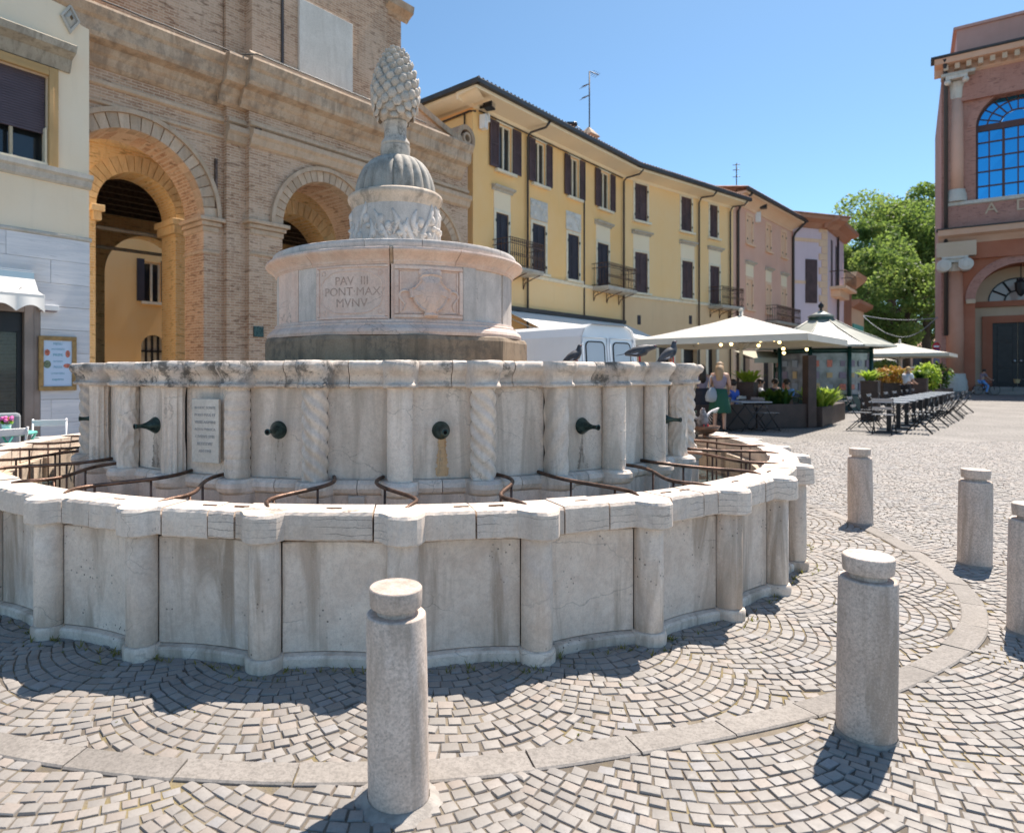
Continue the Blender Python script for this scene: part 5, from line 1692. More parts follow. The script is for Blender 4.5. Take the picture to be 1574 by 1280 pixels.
for u, r_ in ((1132, .09), (1217, .10)):
    x = PK.px(u); pipe(PK, u, [(x + .2, -.8, zp - .05), (x + .02, -.22, zp - .70), (x, -.10, zp - 1.0), (x, -.10, .1)], r_ * .8)
balcony(PK, PK.px(1176), PK.px(1214), lo_[0][2] - .55, lo_[0][2] + .45, .7)
# lilac corner house
LH = Facade(PK.world(pE, -.3), (3.0, 1.0), 'lilac_house', 'narrow lilac house with a cream quoined corner and tiled hip roof')
hE = LH.px(1271)
zh = LH.px(1230, 330, -1.0)[1]
wall_grid(LH, 'wall', -.5, hE, -.05, zh, [], M['lilac'])
lt = MB(); lt.span(-.5, hE - .35, -.04, -.002, LH.px(1240, 369)[1] - .12, LH.px(1240, 369)[1] + .12); lt.build('band', M['peach'], LH.root)
lt = MB(); lt.span(-.5, hE - .35, -.04, -.002, LH.px(1240, 434)[1] - .1, LH.px(1240, 434)[1] + .1); lt.build('band', M['peach'], LH.root)
nq = 16
for i in range(nq):
    z_ = 4 + (zh - 4.3) * i / nq; wq = .75 if i % 2 else .5
    b = MB(); b.span(hE - wq, hE + .02, -.05, .0, z_, z_ + (zh - 4.3) / nq - .03); b.build('quoin', M['peach_trim'], LH.root, .01, seg=1)
b = MB(); b.span(.6, 1.6, -.08, -.02, LH.px(1232, 445)[1] - .9, LH.px(1232, 445)[1] + 2.1); b.build('shutter', M['shutter'], LH.root)
LS = Facade(LH.world(hE), (.875, 1.0), 'lilac_house_side', None, None)
LS.root.parent = LH.root
LS.root.matrix_parent_inverse = (Matrix.Translation(LH.root.location) @ Matrix.Rotation(LH.root.rotation_euler[2], 4, 'Z')).inverted()
sE = LS.px(1297)
zls = LS.px(1275, 440)[1]
sw = [(LS.px(1277), LS.px(1280.5), zls, zls + 3.4), (LS.px(1284), LS.px(1287), zls, zls + 3.2), (LS.px(1277), LS.px(1281), .9, 4.2), (LS.px(1285), LS.px(1289), .9, 4.2)]
wall_grid(LS, 'side_wall', 0, sE, -.05, zh, sw, M['lilac'], .2)
for i, q in enumerate(sw):
    b = MB(); b.span(q[0] + .02, q[1] - .02, .02, .08, q[2], q[3]); b.build('side_shutter', M['shutter'], LS.root)
bx0, bx1 = LS.px(1275), LS.px(1293)
b = MB(); b.span(bx0, bx1, -1.0, 0, zls - .2, zls); b.span(bx0 + .5, bx1 - .5, -.6, 0, zls - .7, zls - .2); b.build('side_balcony', M['peach'], LS.root)
b = MB()
for i in range(14):
    x = bx0 + .05 + (bx1 - bx0 - .1) * i / 13; b.tube([(x, -.96, zls), (x, -.96, zls + 1.05)], .02, 4)
b.tube([(bx0 + .05, 0, zls + 1.05), (bx0 + .05, -.96, zls + 1.05), (bx1 - .05, -.96, zls + 1.05), (bx1 - .05, 0, zls + 1.05)], .03, 5)
b.build('balcony_rail', M['iron'], LS.root)
x = LS.px(1286); b = MB(); b.tube([(x, -.1, zh - .3), (x, -.1, 5)], .07, 6); b.build('side_pipe', M['pipe'], LS.root)
moulding(LH, 'eave', -1.0, hE + .9, [(.1, zh - .55), (.4, zh - .25), (.9, zh - .1), (.95, zh + .12)], M['terracotta'])
moulding(LS, 'side_eave', -.9, sE + .5, [(.1, zh - .55), (.4, zh - .25), (.9, zh - .1), (.95, zh + .12)], M['terracotta'])
b = MB()
xa, xb = -1.5, hE + 1.0
n_ = 34; vs = []; 
for i in range(2 * n_ + 1):
    x = xa + (xb - xa) * i / (2 * n_); h = .09 if i % 2 else 0
    xt = xa + (hE * .72 - xa) * i / (2 * n_)
    vs += [(x, -1.05, zh + .13 + h), (xt, 5.0, zh + 1.25 + h)]
b.add(vs, [(2 * i, 2 * i + 2, 2 * i + 3, 2 * i + 1) for i in range(2 * n_)])
b.add([(hE + 1.0, -1.05, zh + .13), (hE + 9.5, 9.3, zh + .13), (hE * .72 + 3, 9.0, zh + 1.25), (hE * .72, 5.0, zh + 1.25)], [(0, 1, 2, 3)])
b.build('roof', M['roof_tile'], LH.root)
# two small houses further on
FH = Facade(((1296 - CX) / FPX * 52, 52), (.9, 1.0), 'russet_house', 'sliver of a russet house with deep eaves beyond the lilac house')
wall_grid(FH, 'wall', 0, FH.px(1309), -.05, FH.px(1300, 435)[1], [], M['terracotta'])
moulding(FH, 'eave', -.2, FH.px(1312), [(.1, FH.px(1300, 440)[1]), (.9, FH.px(1300, 428)[1]), (1.0, FH.px(1300, 422)[1])], M['peach'])
GH = Facade(((1308 - CX) / FPX * 60, 60), (.9, 1.0), 'peach_house', 'small peach house with a teal shop sign at the end of the row')
gE = GH.px(1328)
wall_grid(GH, 'wall', 0, gE, -.05, GH.px(1312, 468)[1], [], M['peach'])
moulding(GH, 'eave', -.2, gE + .4, [(.1, GH.px(1312, 474)[1]), (.7, GH.px(1312, 468)[1]), (.75, GH.px(1312, 463)[1])], M['terracotta'])
b = MB(); b.span(.5, gE - 1, -.12, -.02, GH.px(1318, 508)[1], GH.px(1318, 500)[1]); b.build('shop_sign', M['teal'], GH.root)
# rooftop pieces
def roof_pt(u, v, Z): return ((u - CX) / FPX * Z, Z, EYE + (HOR - v) * Z / FPX)
q = roof_pt(906, 207, 29.5)
an = empty('antenna', q, .3, 'tall television antenna with three arms on the yellow roof', 'antenna')
h_ = EYE + (HOR - 110) * 29.5 / FPX - q[2]
b = MB(); b.tube([(0, 0, -.9), (0, 0, h_)], .03, 6); b.build('mast', M['pipe'], an)
for k, (z_, sg, dz) in enumerate(((h_, 1, -.25), (h_ * .80, -1, -.35), (h_ * .62, -1, -.35))):
    b = MB(); b.tube([(0, 0, z_), (sg * .42, -.1, z_ + dz * .6)], .022, 5)
    for i in range(4): b.tube([(sg * (.12 + i * .09), -.25, z_ + dz * (.2 + i * .12)), (sg * (.12 + i * .09), .2, z_ + dz * (.2 + i * .12))], .010, 4)
    b.build('antenna_arm', M['pipe'], an)
q = roof_pt(905, 212, 29.5)
b = MB(); b.lathe([(.42, -.7), (.42, .0), (.5, .02), (.5, .08), (.02, .5)], 4, sm=False); o = b.build('chimney', M['cornice'], None, loc=q); tag(o, 'small pyramid-capped chimney at the foot of the antenna', 'chimney')
q = roof_pt(882, 197, 27.5)
b = MB(); b.tube([(0, 0, -.9), (0, 0, .05)], .025, 5); b.ball((0, 0, .15), (.16, .16, .12), 10, 7); b.span(-.3, -.02, -.05, .05, .12, .25); b.tube([(.1, 0, .1), (.4, 0, -.15)], .02, 5)
o = b.build('roof_camera', M['black'], None, loc=q); tag(o, 'black camera on a short post on the yellow roof edge', 'camera')
q = roof_pt(1132, 281, 38)
an = empty('antenna', q, 1.2, 'small thin antenna over the joint of the yellow and pink roofs', 'antenna')
b = MB(); b.tube([(0, 0, -.8), (0, 0, 1.1)], .03, 5); b.build('mast', M['pipe'], an)
for z_ in (1.05, .75, .35):
    b = MB(); b.tube([(-.30, 0, z_), (.18, 0, z_ + .05)], .025, 4); b.tube([(0, -.2, z_), (0, .2, z_)], .02, 4); b.build('antenna_arm', M['pipe'], an)
# floodlights
def floodlight(pos, rz, label, s=1.0):
    e = empty('floodlight', pos, rz, label, 'floodlight')
    b = MB(); b.span(-.20 * s, .20 * s, -.28 * s, .05 * s, -.10 * s, .16 * s); b.span(-.05 * s, .05 * s, .05 * s, .28 * s, -.03 * s, .05 * s); b.lathe([(.05 * s, .16 * s), (.16 * s, .2 * s), (.03 * s, .36 * s)], 8); b.build('housing', M['black'], e, .02)
    b = MB(); b.add([(-.17 * s, -.285 * s, -.07 * s), (.17 * s, -.285 * s, -.07 * s), (.17 * s, -.285 * s, .13 * s), (-.17 * s, -.285 * s, .13 * s)], [(0, 1, 2, 3)]); b.build('lens', M['chrome'], e)
    b = MB(); b.span(-.05 * s, .20 * s, .0, .25 * s, -.75 * s, -.25 * s); b.span(.25 * s, .42 * s, .0, .2 * s, -.42 * s, -.12 * s); b.build('ballast_box', M['white_paint'], e, .02)
x, z = Y1.px(748, 164, -.3); floodlight(Y1.world(x, -.28) + (z,), Y1.root.rotation_euler[2] + .3, 'black floodlight with white box at the yellow house corner')
x, z = PK.px(1170, 318, -.3); floodlight(PK.world(x, -.28) + (z,), PK.root.rotation_euler[2] + .3, 'black floodlight high on the pink house wall', 1.2)

# ------------------------------------------------------------------ red brick theatre at the right
TZ = 46.0
TH_ = Facade(((1447 - CX) / FPX * TZ, TZ), (1.365, -1.0), 'theatre', 'red brick theatre with white capitals and tall arched windows at the right edge')
def tx(u, v, y=0): return TH_.px(u, v, y)
D_ = 1.6
xr = 26.0
zS = tx(1452, 312)[1]           # sill of the upper storey
zC = tx(1450, 356)[1]           # lower cornice top
zE = tx(1450, 97)[1]            # main cornice top edge
xw = tx(1500, 250, .5)[0]
ua = tx(1562, 134, .5)
spr = tx(1500, 196, .5)[1]
apx = ua[1]
ru_ = max(2.0, apx - spr)
UA = (xw + ru_, ru_, spr)
xl = tx(1499, 480, .5)[0]
lap = tx(1560, 404, .5)[1]; lspr = tx(1499, 462, .5)[1]
rl2 = max(2.0, lap - lspr)
LA = (xl + rl2, rl2, lspr)
print('theatre', zS, zC, zE, UA, LA)
b = MB()
arch_wall(b, .9, xr, zS + .02, zE - 1.6, [UA, (UA[0] + 9.5, ru_, spr)], .5, .5 + D_, back=False)
b.build('upper_wall', M['th_brick'], TH_.root)
b = MB()
arch_wall(b, .9, xr, 0, zC - 2.0, [LA, (LA[0] + 9.5, rl2, lspr)], .5, .5 + D_ + .6, back=False)
b.build('lower_wall', M['th_red'], TH_.root)
b = MB()
b.span(0, .9, .12, 14, 0, zE - 1.2); b.build('corner_pier', M['th_brick'], TH_.root)
# frieze band with letters between the storeys, ledges
b = MB(); b.span(.25, xr, .18, 1.2, zC, zS - .06); b.build('frieze', M['th_brick'], TH_.root)
moulding(TH_, 'white_sill', .2, xr, [(.05, zS - .30), (.14, zS - .25), (.14, zS - .02), (.02, zS)], M['white_stone'], .2)
moulding(TH_, 'lower_cornice', -.2, xr, [(.02, zC - .95), (.12, zC - .80), (.35, zC - .55), (.75, zC - .40), (.80, zC - .18), (.85, zC - .02), (.3, zC + .10)], M['th_tan2'], .18)
moulding(TH_, 'lead_edge', -.3, xr, [(.9, zC - .02), (.92, zC + .03), (.92, zC + .08), (.1, zC + .15)], M['roof_edge'], .18)
b = MB(); b.span(.1, xr, .2, 1.4, zC - 2.05, zC - .9); b.build('lower_frieze', M['th_red'], TH_.root)
xt, zt_ = tx(1548, 318, .18)
vs, fs = text_verts('A   D I', 1.05, .06)
b = MB(); b.add(vs, fs, 0, False, Matrix.Translation((xt + .3, .15, zt_)) @ Matrix.Rotation(R(90), 4, 'X')); b.build('lettering', M['th_tan'], TH_.root)
# main entablature
b = MB(); b.span(.1, xr, .15, 1.5, zE - 2.9, zE - .9); b.build('entablature', M['th_brick'], TH_.root)
moulding(TH_, 'main_cornice', -.4, xr, [(.02, zE - 1.0), (.2, zE - .9), (.25, zE - .45), (.95, zE - .35), (1.0, zE - .1), (1.05, zE)], M['th_tan2'], .15)
moulding(TH_, 'cornice_lead', -.6, xr, [(1.06, zE), (1.15, zE + .05), (1.15, zE + .18), (.1, zE + .45)], M['roof_edge'], .15)
for i in range(26):
    x = .1 + i * .62
    b = MB(); b.span(x, x + .26, -.62, -.1, zE - .80, zE - .42); b.build('dentil', M['th_tan'], TH_.root)
za_ = tx(1475, 38)[1]
b = MB(); b.span(.9, xr, .9, 12, zE + .1, za_); b.span(.7, xr, .75, 12, za_, za_ + .2); b.build('attic', M['th_attic'], TH_.root)
# engaged columns, two orders
def engaged(x, z0, z1, r, shaft, base_h, cap, kind):
    b = MB(); b.lathe([(r * 1.45, z0), (r * 1.45, z0 + base_h * .35), (r * 1.38, z0 + base_h * .5), (r * 1.42, z0 + base_h * .62), (r * 1.25, z0 + base_h * .8), (r * 1.2, z0 + base_h)], 28, (x, .42, 0)); b.build('column_base', M['white_stone'], TH_.root, sharp=35)
    b = MB(); b.lathe([(r * 1.02, z0 + base_h), (r * 1.02, z0 + base_h + (z1 - z0) * .3), (r * .90, z1 - cap)], 28, (x, .42, 0)); b.build('column_shaft', M[shaft], TH_.root)
    b = MB()
    if kind == 'ionic':
        b.lathe([(r * .92, z1 - cap), (r * 1.05, z1 - cap * .8), (r * 1.1, z1 - cap * .4)], 24, (x, .42, 0))
        for sg in (-1, 1):
            Mx = Matrix.Translation((x + sg * r * 1.12, -.05 - r * .55, z1 - cap * .62)) @ Matrix.Rotation(R(90), 4, 'X') @ Matrix.Translation((0, 0, -.55))
            b.lathe([(cap * .44, 0), (cap * .44, 1.0), (cap * .25, 1.03), (cap * .25, 1.08)], 20, M=Mx)
        b.span(x - r * 1.2, x + r * 1.2, -.05 - r * .9, .6, z1 - cap * .42, z1 - cap * .16)
        b.span(x - r * 1.35, x + r * 1.35, -.15 - r * .95, .6, z1 - cap * .15, z1)
    else:
        b.lathe([(r * .92, z1 - cap), (r * .95, z1 - cap * .95), (r * 1.08, z1 - cap * .5), (r * 1.3, z1 - cap * .22)], 24, (x, .42, 0), rf=lambda an, z, i: 1 + .08 * math.sin(an * 8 + i * 1.5))
        for sg in (-1, 1): b.ball((x + sg * r * 1.15, -.25 - r * .35, z1 - cap * .28), (.2, .2, .2), 10, 7)
        b.span(x - r * 1.4, x + r * 1.4, -.1 - r, .6, z1 - cap * .16, z1)
    b.build('capital', M['white_stone'], TH_.root, sharp=35)
cxl = tx(1467, 500, .0)[0]
for k in range(2):
    x = cxl + k * 9.5
    engaged(x, 0, tx(1467, 396)[1], tx(1482, 500)[0] - cxl, 'th_shaft', tx(1467, 574)[1], .95, 'ionic')
    b = MB(); zq = tx(1467, 396)[1]; b.span(x - 1.0, x + 1.15, -.65, .5, zq, zC - .9); b.build('impost_block', M['th_tan'], TH_.root)
    engaged(x + .1, zS + .02, tx(1470, 119)[1], (tx(1483, 220)[0] - tx(1459, 220)[0]) / 2, 'th_shaft2', .85, 1.45, 'corinthian')
    zq = tx(1470, 119)[1]; b = MB(); b.span(x - .75, x + 1.1, -.55, .4, zq, zE - 1.0); b.build('impost_block', M['trim_grey'], TH_.root)
# upper arched window: panes between bars
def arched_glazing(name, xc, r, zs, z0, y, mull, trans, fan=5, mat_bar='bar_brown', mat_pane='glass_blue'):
    b = MB(); bw = .09
    b.span(xc - r, xc - r + .16, y, y + .12, z0, zs); b.span(xc + r - .16, xc + r, y, y + .12, z0, zs)
    ring_piece(b, xc, zs, r - .16, r, 0, PI, y, y + .12, 24)
    b.span(xc - r, xc + r, y - .05, y + .14, zs - .22, zs + .22)
    for i in range(1, mull):
        x = xc - r + 2 * r * i / mull; w_ = .14 if i % 2 == 0 else .07
        b.span(x - w_ / 2, x + w_ / 2, y, y + .1, z0, zs - .22)
    for i in range(1, trans):
        z = z0 + (zs - z0) * i / trans; b.span(xc - r, xc + r, y + .01, y + .09, z - .05, z + .05)
    for f in (.42, .72): ring_piece(b, xc, zs, r * f - .045, r * f + .045, 0, PI, y, y + .1, 20)
    for i in range(1, fan * 2):
        a = PI * i / (fan * 2)
        b.tube([(xc - r * .44 * math.cos(a), y + .05, zs + r * .44 * math.sin(a)), (xc - r * .95 * math.cos(a), y + .05, zs + r * .95 * math.sin(a))], .045, 4)
    w = b.build(name, M[mat_bar], TH_.root)
    for i in range(mull):
        for j in range(trans):
            xa, xb = xc - r + 2 * r * i / mull, xc - r + 2 * r * (i + 1) / mull
            q0, q1 = z0 + (zs - z0) * j / trans, z0 + (zs - z0) * (j + 1) / trans
            t1, t2 = random.uniform(-.006, .006), random.uniform(-.006, .006)
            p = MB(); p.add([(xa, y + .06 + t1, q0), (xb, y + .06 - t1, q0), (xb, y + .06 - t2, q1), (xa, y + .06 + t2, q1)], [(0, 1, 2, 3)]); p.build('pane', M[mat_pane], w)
    for f0, f1 in ((0, .42), (.42, .72), (.72, 1.0)):
        n = 1 if f0 == 0 else fan * 2
        for i in range(n):
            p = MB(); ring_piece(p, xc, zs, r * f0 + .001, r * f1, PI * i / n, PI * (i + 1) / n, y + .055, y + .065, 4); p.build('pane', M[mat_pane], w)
    return w
for k in range(2):
    arched_glazing('arched_window', UA[0] + 9.5 * k, ru_, spr, zS + .03, .5 + .55, 6, 5)
# entrance recess
yd = .5 + D_ + .5
for k in range(2):
    xo_ = LA[0] + 9.5 * k
    b = MB(); b.span(xo_ - rl2 - .3, xo_ + rl2 + .3, yd, yd + .2, 0, lspr - .35); b.build('recess_wall', M['th_tan'], TH_.root)
    b = MB(); b.span(xo_ - rl2 - .3, xo_ + rl2 + .3, yd - .25, yd + .2, lspr - .34, lspr + .05); b.build('lintel', M['th_red'], TH_.root)
    b = MB(); ring_piece(b, xo_, lspr + .05, rl2 * .66, rl2 + .3, 0, PI, yd, yd + .2, 24); b.build('arch_panel', M['th_tan'], TH_.root)
    b = MB()
    rr_ = rl2 * .66
    for i in range(1, 6):
        a = PI * i / 6; b.tube([(xo_ - rr_ * .45 * math.cos(a), yd + .05, lspr + .05 + rr_ * .45 * math.sin(a)), (xo_ - rr_ * math.cos(a), yd + .05, lspr + .05 + rr_ * math.sin(a))], .06, 4)
    ring_piece(b, xo_, lspr + .05, rr_ * .40, rr_ * .46, 0, PI, yd, yd + .1, 16); ring_piece(b, xo_, lspr + .05, rr_ * .95, rr_, 0, PI, yd - .05, yd + .1, 24)
    fl = b.build('fanlight', M['black'], TH_.root)
    for i in range(6):
        p = MB(); ring_piece(p, xo_, lspr + .05, .01, rr_ * .95, PI * i / 6, PI * (i + 1) / 6, yd + .10, yd + .11, 4); p.build('pane', M['glass_pale'], fl)
    dw = rl2 * .56; dh = lspr - 1.5
    b = MB(); b.span(xo_ - dw - .55, xo_ - dw, yd - .2, yd + .1, .5, dh + .5); b.span(xo_ + dw, xo_ + dw + .55, yd - .2, yd + .1, .5, dh + .5); b.span(xo_ - dw, xo_ + dw, yd - .2, yd + .1, dh, dh + .5); b.build('door_surround', M['th_red'], TH_.root)
    for sg in (0, 1):
        xa, xb = (xo_ - dw, xo_ - .02) if sg == 0 else (xo_ + .02, xo_ + dw)
        b = MB(); b.span(xa, xb, yd - .06, yd, .5, dh)
        for q0, q1 in ((.7, dh * .35), (dh * .38, dh * .72), (dh * .75, dh - .2)):
            b.span(xa + .25, xb - .25, yd - .09, yd - .06, q0, q1)
        d_ = b.build('door', M['wood_door'], TH_.root, .02, seg=1)
        b = MB(); b.ball((xb - .15 if sg == 0 else xa + .15, yd - .12, 2.3), .11, 10, 7); b.build('handle', M['chrome'], d_)
    b = MB(); b.span(xo_ - rl2 - .1, xo_ + rl2 + .1, -.6, yd + .1, 0, .25); b.span(xo_ - rl2 - .1, xo_ + rl2 + .1, -.1, yd + .1, .25, .5); b.build('steps', M['kerb'], TH_.root, .02)
    # archivolt and hanging lantern
    b = MB(); ring_piece(b, xo_, lspr, rl2, rl2 + .55, 0, PI, .42, .52, 28); b.build('archivolt', M['th_brick'], TH_.root, fix=True)
    b = MB(); ring_piece(b, UA[0] + 9.5 * k, spr, ru_, ru_ + .5, 0, PI, .44, .52, 28); b.build('archivolt', M['th_brick'], TH_.root, fix=True)
    b = MB(); b.span(xo_ - rl2 - .5, xo_ - rl2, .3, .55, lspr - .2, lspr + .1); b.build('impost', M['th_tan'], TH_.root)
    ln = empty('lantern', TH_.world(xo_, .9) + (lspr + .9,), TH_.root.rotation_euler[2], 'black iron lantern hanging in the %s theatre entrance arch' % ('first' if k == 0 else 'second'), 'lantern')
    b = MB(); b.tube([(0, 0, .5), (0, 0, rl2 - .95)], .03, 5); b.build('chain', M['black'], ln)
    b = MB(); b.lathe([(.02, -.75), (.16, -.62), (.3, -.3), (.34, .2), (.22, .32), (.05, .5)], 8, sm=False); b.build('lamp_body', M['black'], ln)
# downpipe and edge
x = tx(1447, 300, .0)[0] + .25
pipe(TH_, 0, [(x - .1, -.8, zE - .05), (x, -.05, zE - 1.6), (x, -.05, tx(1450, 516)[1])], .12)
b = MB(); b.span(-.05, xr, -.4, 3, 0, .2); b.build('plinth', M['kerb'], TH_.root, .02)
# ------------------------------------------------------------------ bollards
def bollard(x, y, label, q):
    e = empty('bollard', (x, y, 0), q * 1.7, label, 'bollard', 'stone bollards round the fountain')
    e.rotation_euler = (R((.6, -.5, .3, -.4, .7)[q]), R((-.8, -1.5, .2, .4, -.3)[q]), q * 1.7)
    r_ = random.Random(q)
    b = MB(); s = 1.0
    b.lathe([(.100, -.05), (.101, .0), (.101, .35), (.0985, .606), (.097, .612), (.093, .616), (.05, .617)], 40)
    b.build('shaft', M['bollard'], e, sharp=30)
    b = MB(); b.lathe([(.064, .61), (.064, .636), (.067, .640)], 36); b.build('neck', M['bollard'], e, sharp=30)
    b = MB(); b.lathe([(.064, .638), (.0835, .639), (.0855, .645), (.0875, .690), (.0868, .698), (.084, .7015), (.001, .703)], 40, caps=False); b.build('cap', M['bollard'], e, sharp=30)
    b = MB()
    n = 22
    pr = [(r_.uniform(.125, .155) if q == 0 else r_.uniform(.106, .116)) for _ in range(n)]
    vs = [(0, 0, .012)] + [(.104 * math.sin(2 * PI * i / n), .104 * math.cos(2 * PI * i / n), .016) for i in range(n)] + [(pr[i] * math.sin(2 * PI * i / n), pr[i] * math.cos(2 * PI * i / n), -.004) for i in range(n)]
    b.add(vs, [(1 + i, 1 + (i + 1) % n, n + 1 + (i + 1) % n, n + 1 + i) for i in range(n)], 0, True)
    b.build('mortar_collar', M['collar'], e)
    return e
def gp(u, v, h=0.0):
    Z = FPX * (EYE - h) / (v - HOR); return ((u - CX) / FPX * Z, Z)
for i, (u, v, l) in enumerate(((613, 1226, 'nearest stone bollard, standing alone in front of the basin'),
                             (1331, 1128, 'stone bollard in the right foreground with a short shadow on the cobbles'),
                             (1322.5, 804, 'farthest stone bollard, beyond the right end of the basin'),
                             (1498, 868, 'slim stone bollard standing on the outer side of the kerb ring at the right'),
                             (1585, 974, 'stone bollard cut off by the right edge of the picture'))):
    x, y = gp(u, v); bollard(x, y, l, i)

# ------------------------------------------------------------------ white van behind the fountain
vx, vy = (893 - CX) / FPX * 12.2, 12.2
van = empty('delivery_van', (vx, vy, 0), math.atan2(.80, 1.0), 'white delivery van with two blanked rear windows parked behind the fountain', 'van')
# local: rear face along +x from the near corner, body runs along +y (away to the left)
W_, L_, H_ = 1.95, 4.6, 2.36
b = MB()
sec = [(0, .42), (0, 1.1), (.03, 1.55), (.12, 2.12), (.22, 2.28), (.42, 2.36)]
full = [(x, z) for x, z in sec] + [(W_ - x, z) for x, z in sec[::-1]]
ys = [(0.0, 1.0, 0), (.06, 1.0, .0), (L_ * .70, 1.0, 0), (L_ * .80, .97, .05), (L_ - .02, .50, .06)]
vs = []
for y, k, ins in ys:
    for x, z in full:
        zz = .42 + (z - .42) * k
        sl = .13 * (z - .42) / 1.94 if y < .05 else 0
        vs.append((x * (1 - 2 * ins / W_) + ins, y + sl, zz))
n_ = len(full); fs = []
for i in range(len(ys) - 1):
    for j in range(n_):
        q = (j + 1) % n_; fs.append((i * n_ + j, (i + 1) * n_ + j, (i + 1) * n_ + q, i * n_ + q))
fs += [tuple(range(n_)), tuple(range((len(ys) - 1) * n_, len(ys) * n_))[::-1]]
b.add(vs, fs, 0, False)
bd = b.build('body', M['van'], van, .045, fix=True, seg=3)
def rear(x, z): return (x, .13 * (z - .42) / 1.94 - .012, z)
for k, (xa, xb) in enumerate(((.16, .93), (1.02, 1.79))):
    d = MB(); zz = [(xa, .50), (xb, .50), (xb, 2.10), (xa, 2.10)]
    # raised door outline
    for (p, q) in zip(zz, zz[1:] + zz[:1]): d.tube([rear(*p), rear(*q)], .010, 5)
    dr = d.build('rear_door', M['van'], van)
    w = MB(); pts = []
    x0_, x1_, z0_, z1_ = xa + .10, xb - .10, 1.38, 2.02
    rr_ = .10
    for cx_, cz_, a0 in ((x1_ - rr_, z0_ + rr_, -90), (x1_ - rr_, z1_ - rr_, 0), (x0_ + rr_, z1_ - rr_, 90), (x0_ + rr_, z0_ + rr_, 180)):
        for t in range(5):
            a = R(a0 + t * 22.5); pts.append((cx_ + rr_ * math.cos(a), cz_ + rr_ * math.sin(a)))
    w.add([rear(*p) for p in pts], [tuple(range(len(pts)))])
    w.build('rear_window', M['van_glass'], dr)
    w = MB(); w.tube([rear(*p) for p in pts + pts[:1]], .013, 6, cap=False); w.build('window_seal', M['rubber'], dr)
    w = MB(); w.span(xb - .16 if k == 0 else xa + .06, xb - .06 if k == 0 else xa + .16, -.03, .03, 1.15, 1.22); w.build('handle', M['black'], dr)
w = MB(); w.span(.02, W_ - .02, -.10, .06, .40, .62); w.build('bumper', M['grey_paint'], van, .03)
for xa in (.03, W_ - .12):
    w = MB(); w.span(xa, xa + .09, -.015, .05, .85, 1.25); w.build('tail_lamp', M['red'], van, .01)
for y in (.85, 3.65):
    for x in (.02, W_ - .22):
        w = MB(); Mx = Matrix.Translation((x, y, .33)) @ Matrix.Rotation(R(90), 4, 'Y')
        w.lathe([(.2, 0), (.33, .01), (.335, .10), (.33, .19), (.2, .20)], 24, M=Mx); wh = w.build('wheel', M['rubber'], van)
        w = MB(); w.lathe([(.02, -.006), (.2, -.006), (.21, .01), (.21, .19), (.02, .206)], 18, M=Mx); w.build('rim', M['chrome'], wh)
w = MB(); w.span(-.012, .004, .5, 3.0, 1.12, 1.16); w.build('side_moulding', M['grey_paint'], van)

# ------------------------------------------------------------------ long white awning on the yellow house
ax0, ax1 = Y1.px(770), Y1.px(955)
zA = 3.55
aw = empty('long_awning', Y1.world(ax1, 0) + (zA,), Y1.root.rotation_euler[2], 'long white awning stretched along the yellow house above the van', 'awning')
L2 = ax1 - ax0
b = MB(); sheet(b, -L2, 0, [(-.05, .25), (-1.0, -.18), (-1.9, -.62)], .02); b.build('canopy', M['canvas_w'], aw)
b = MB(); b.span(-L2, 0, -1.96, -1.88, -.70, -.60); b.build('front_bar', M['canvas_w'], aw, .02)
b = MB(); b.span(-L2 - .1, .1, -.22, 0, .22, .38); b.build('cassette', M['roof_edge'], aw, .02)
b = MB()
for k in range(5):
    x = -L2 + .3 + (L2 - .6) * k / 4; b.tube([(x, -.1, -.05), (x, -1.0, -.42), (x, -1.88, -.66)], .025, 5)
b.build('arms', M['white_paint'], aw); aw.children[-1]['kind'] = 'stuff'

# ------------------------------------------------------------------ parasols
def parasol(c, rz, s, h_edge, h_top, label, pole_r=.05, base=True):
    e = empty('parasol', (c[0], c[1], 0), rz, label, 'parasol', 'large cafe parasols')
    b = MB(); n = 10; h = s / 2
    # four sagging triangular panels
    for k in range(4):
        Mx = Matrix.Rotation(k * PI / 2, 4, 'Z')
        vs = []; fs = []
        rows = 8
        for i in range(rows + 1):
            t = i / rows
            for j in range(n + 1):
                u = -1 + 2 * j / n
                z = h_top + (h_edge - h_top) * t - .05 * math.sin(t * PI) - .05 * (1 - u * u) * t * 0
                vs.append((u * h * t, -h * t, z))
        for i in range(rows):
            for j in range(n):
                a = i * (n + 1) + j; fs.append((a, a + n + 1, a + n + 2, a + 1))
        b.add(vs, fs, 0, False, Mx)
        b.add([(-h, -h, h_edge), (h, -h, h_edge), (h, -h - .01, h_edge - .17), (-h, -h - .01, h_edge - .17)], [(0, 3, 2, 1)], 0, False, Mx)
    b.build('canopy', M['canvas'], e)
    b = MB(); b.tube([(0, 0, .02), (0, 0, h_top + .12)], pole_r, 12); b.ball((0, 0, h_top + .14), .06, 10, 7); b.build('pole', M['canvas'], e)
    for k in range(8):
        a = k * PI / 4; l = h * (1 if k % 2 == 0 else 1.41) * .97
        b = MB(); b.tube([(0, 0, h_top - .06), (l * math.sin(a), -l * math.cos(a), h_edge - .03)], .018, 5)
        b.tube([(0, 0, h_edge - .30), (l * .5 * math.sin(a), -l * .5 * math.cos(a), (h_edge + h_top) / 2 - .10)], .014, 5)
        b.build('rib', M['canvas_w'], e)
    b = MB(); b.span(-.45, .45, -.45, .45, 0, .09); b.build('base', M['grey_paint'], e, .015)
    return e
CAF = math.atan2(1.0, .935)
pc1 = parasol((8.70, 18.35), CAF, 4.35, 2.36, 3.05, 'big square cream parasol over the seated cafe guests, hung with lit bulbs')
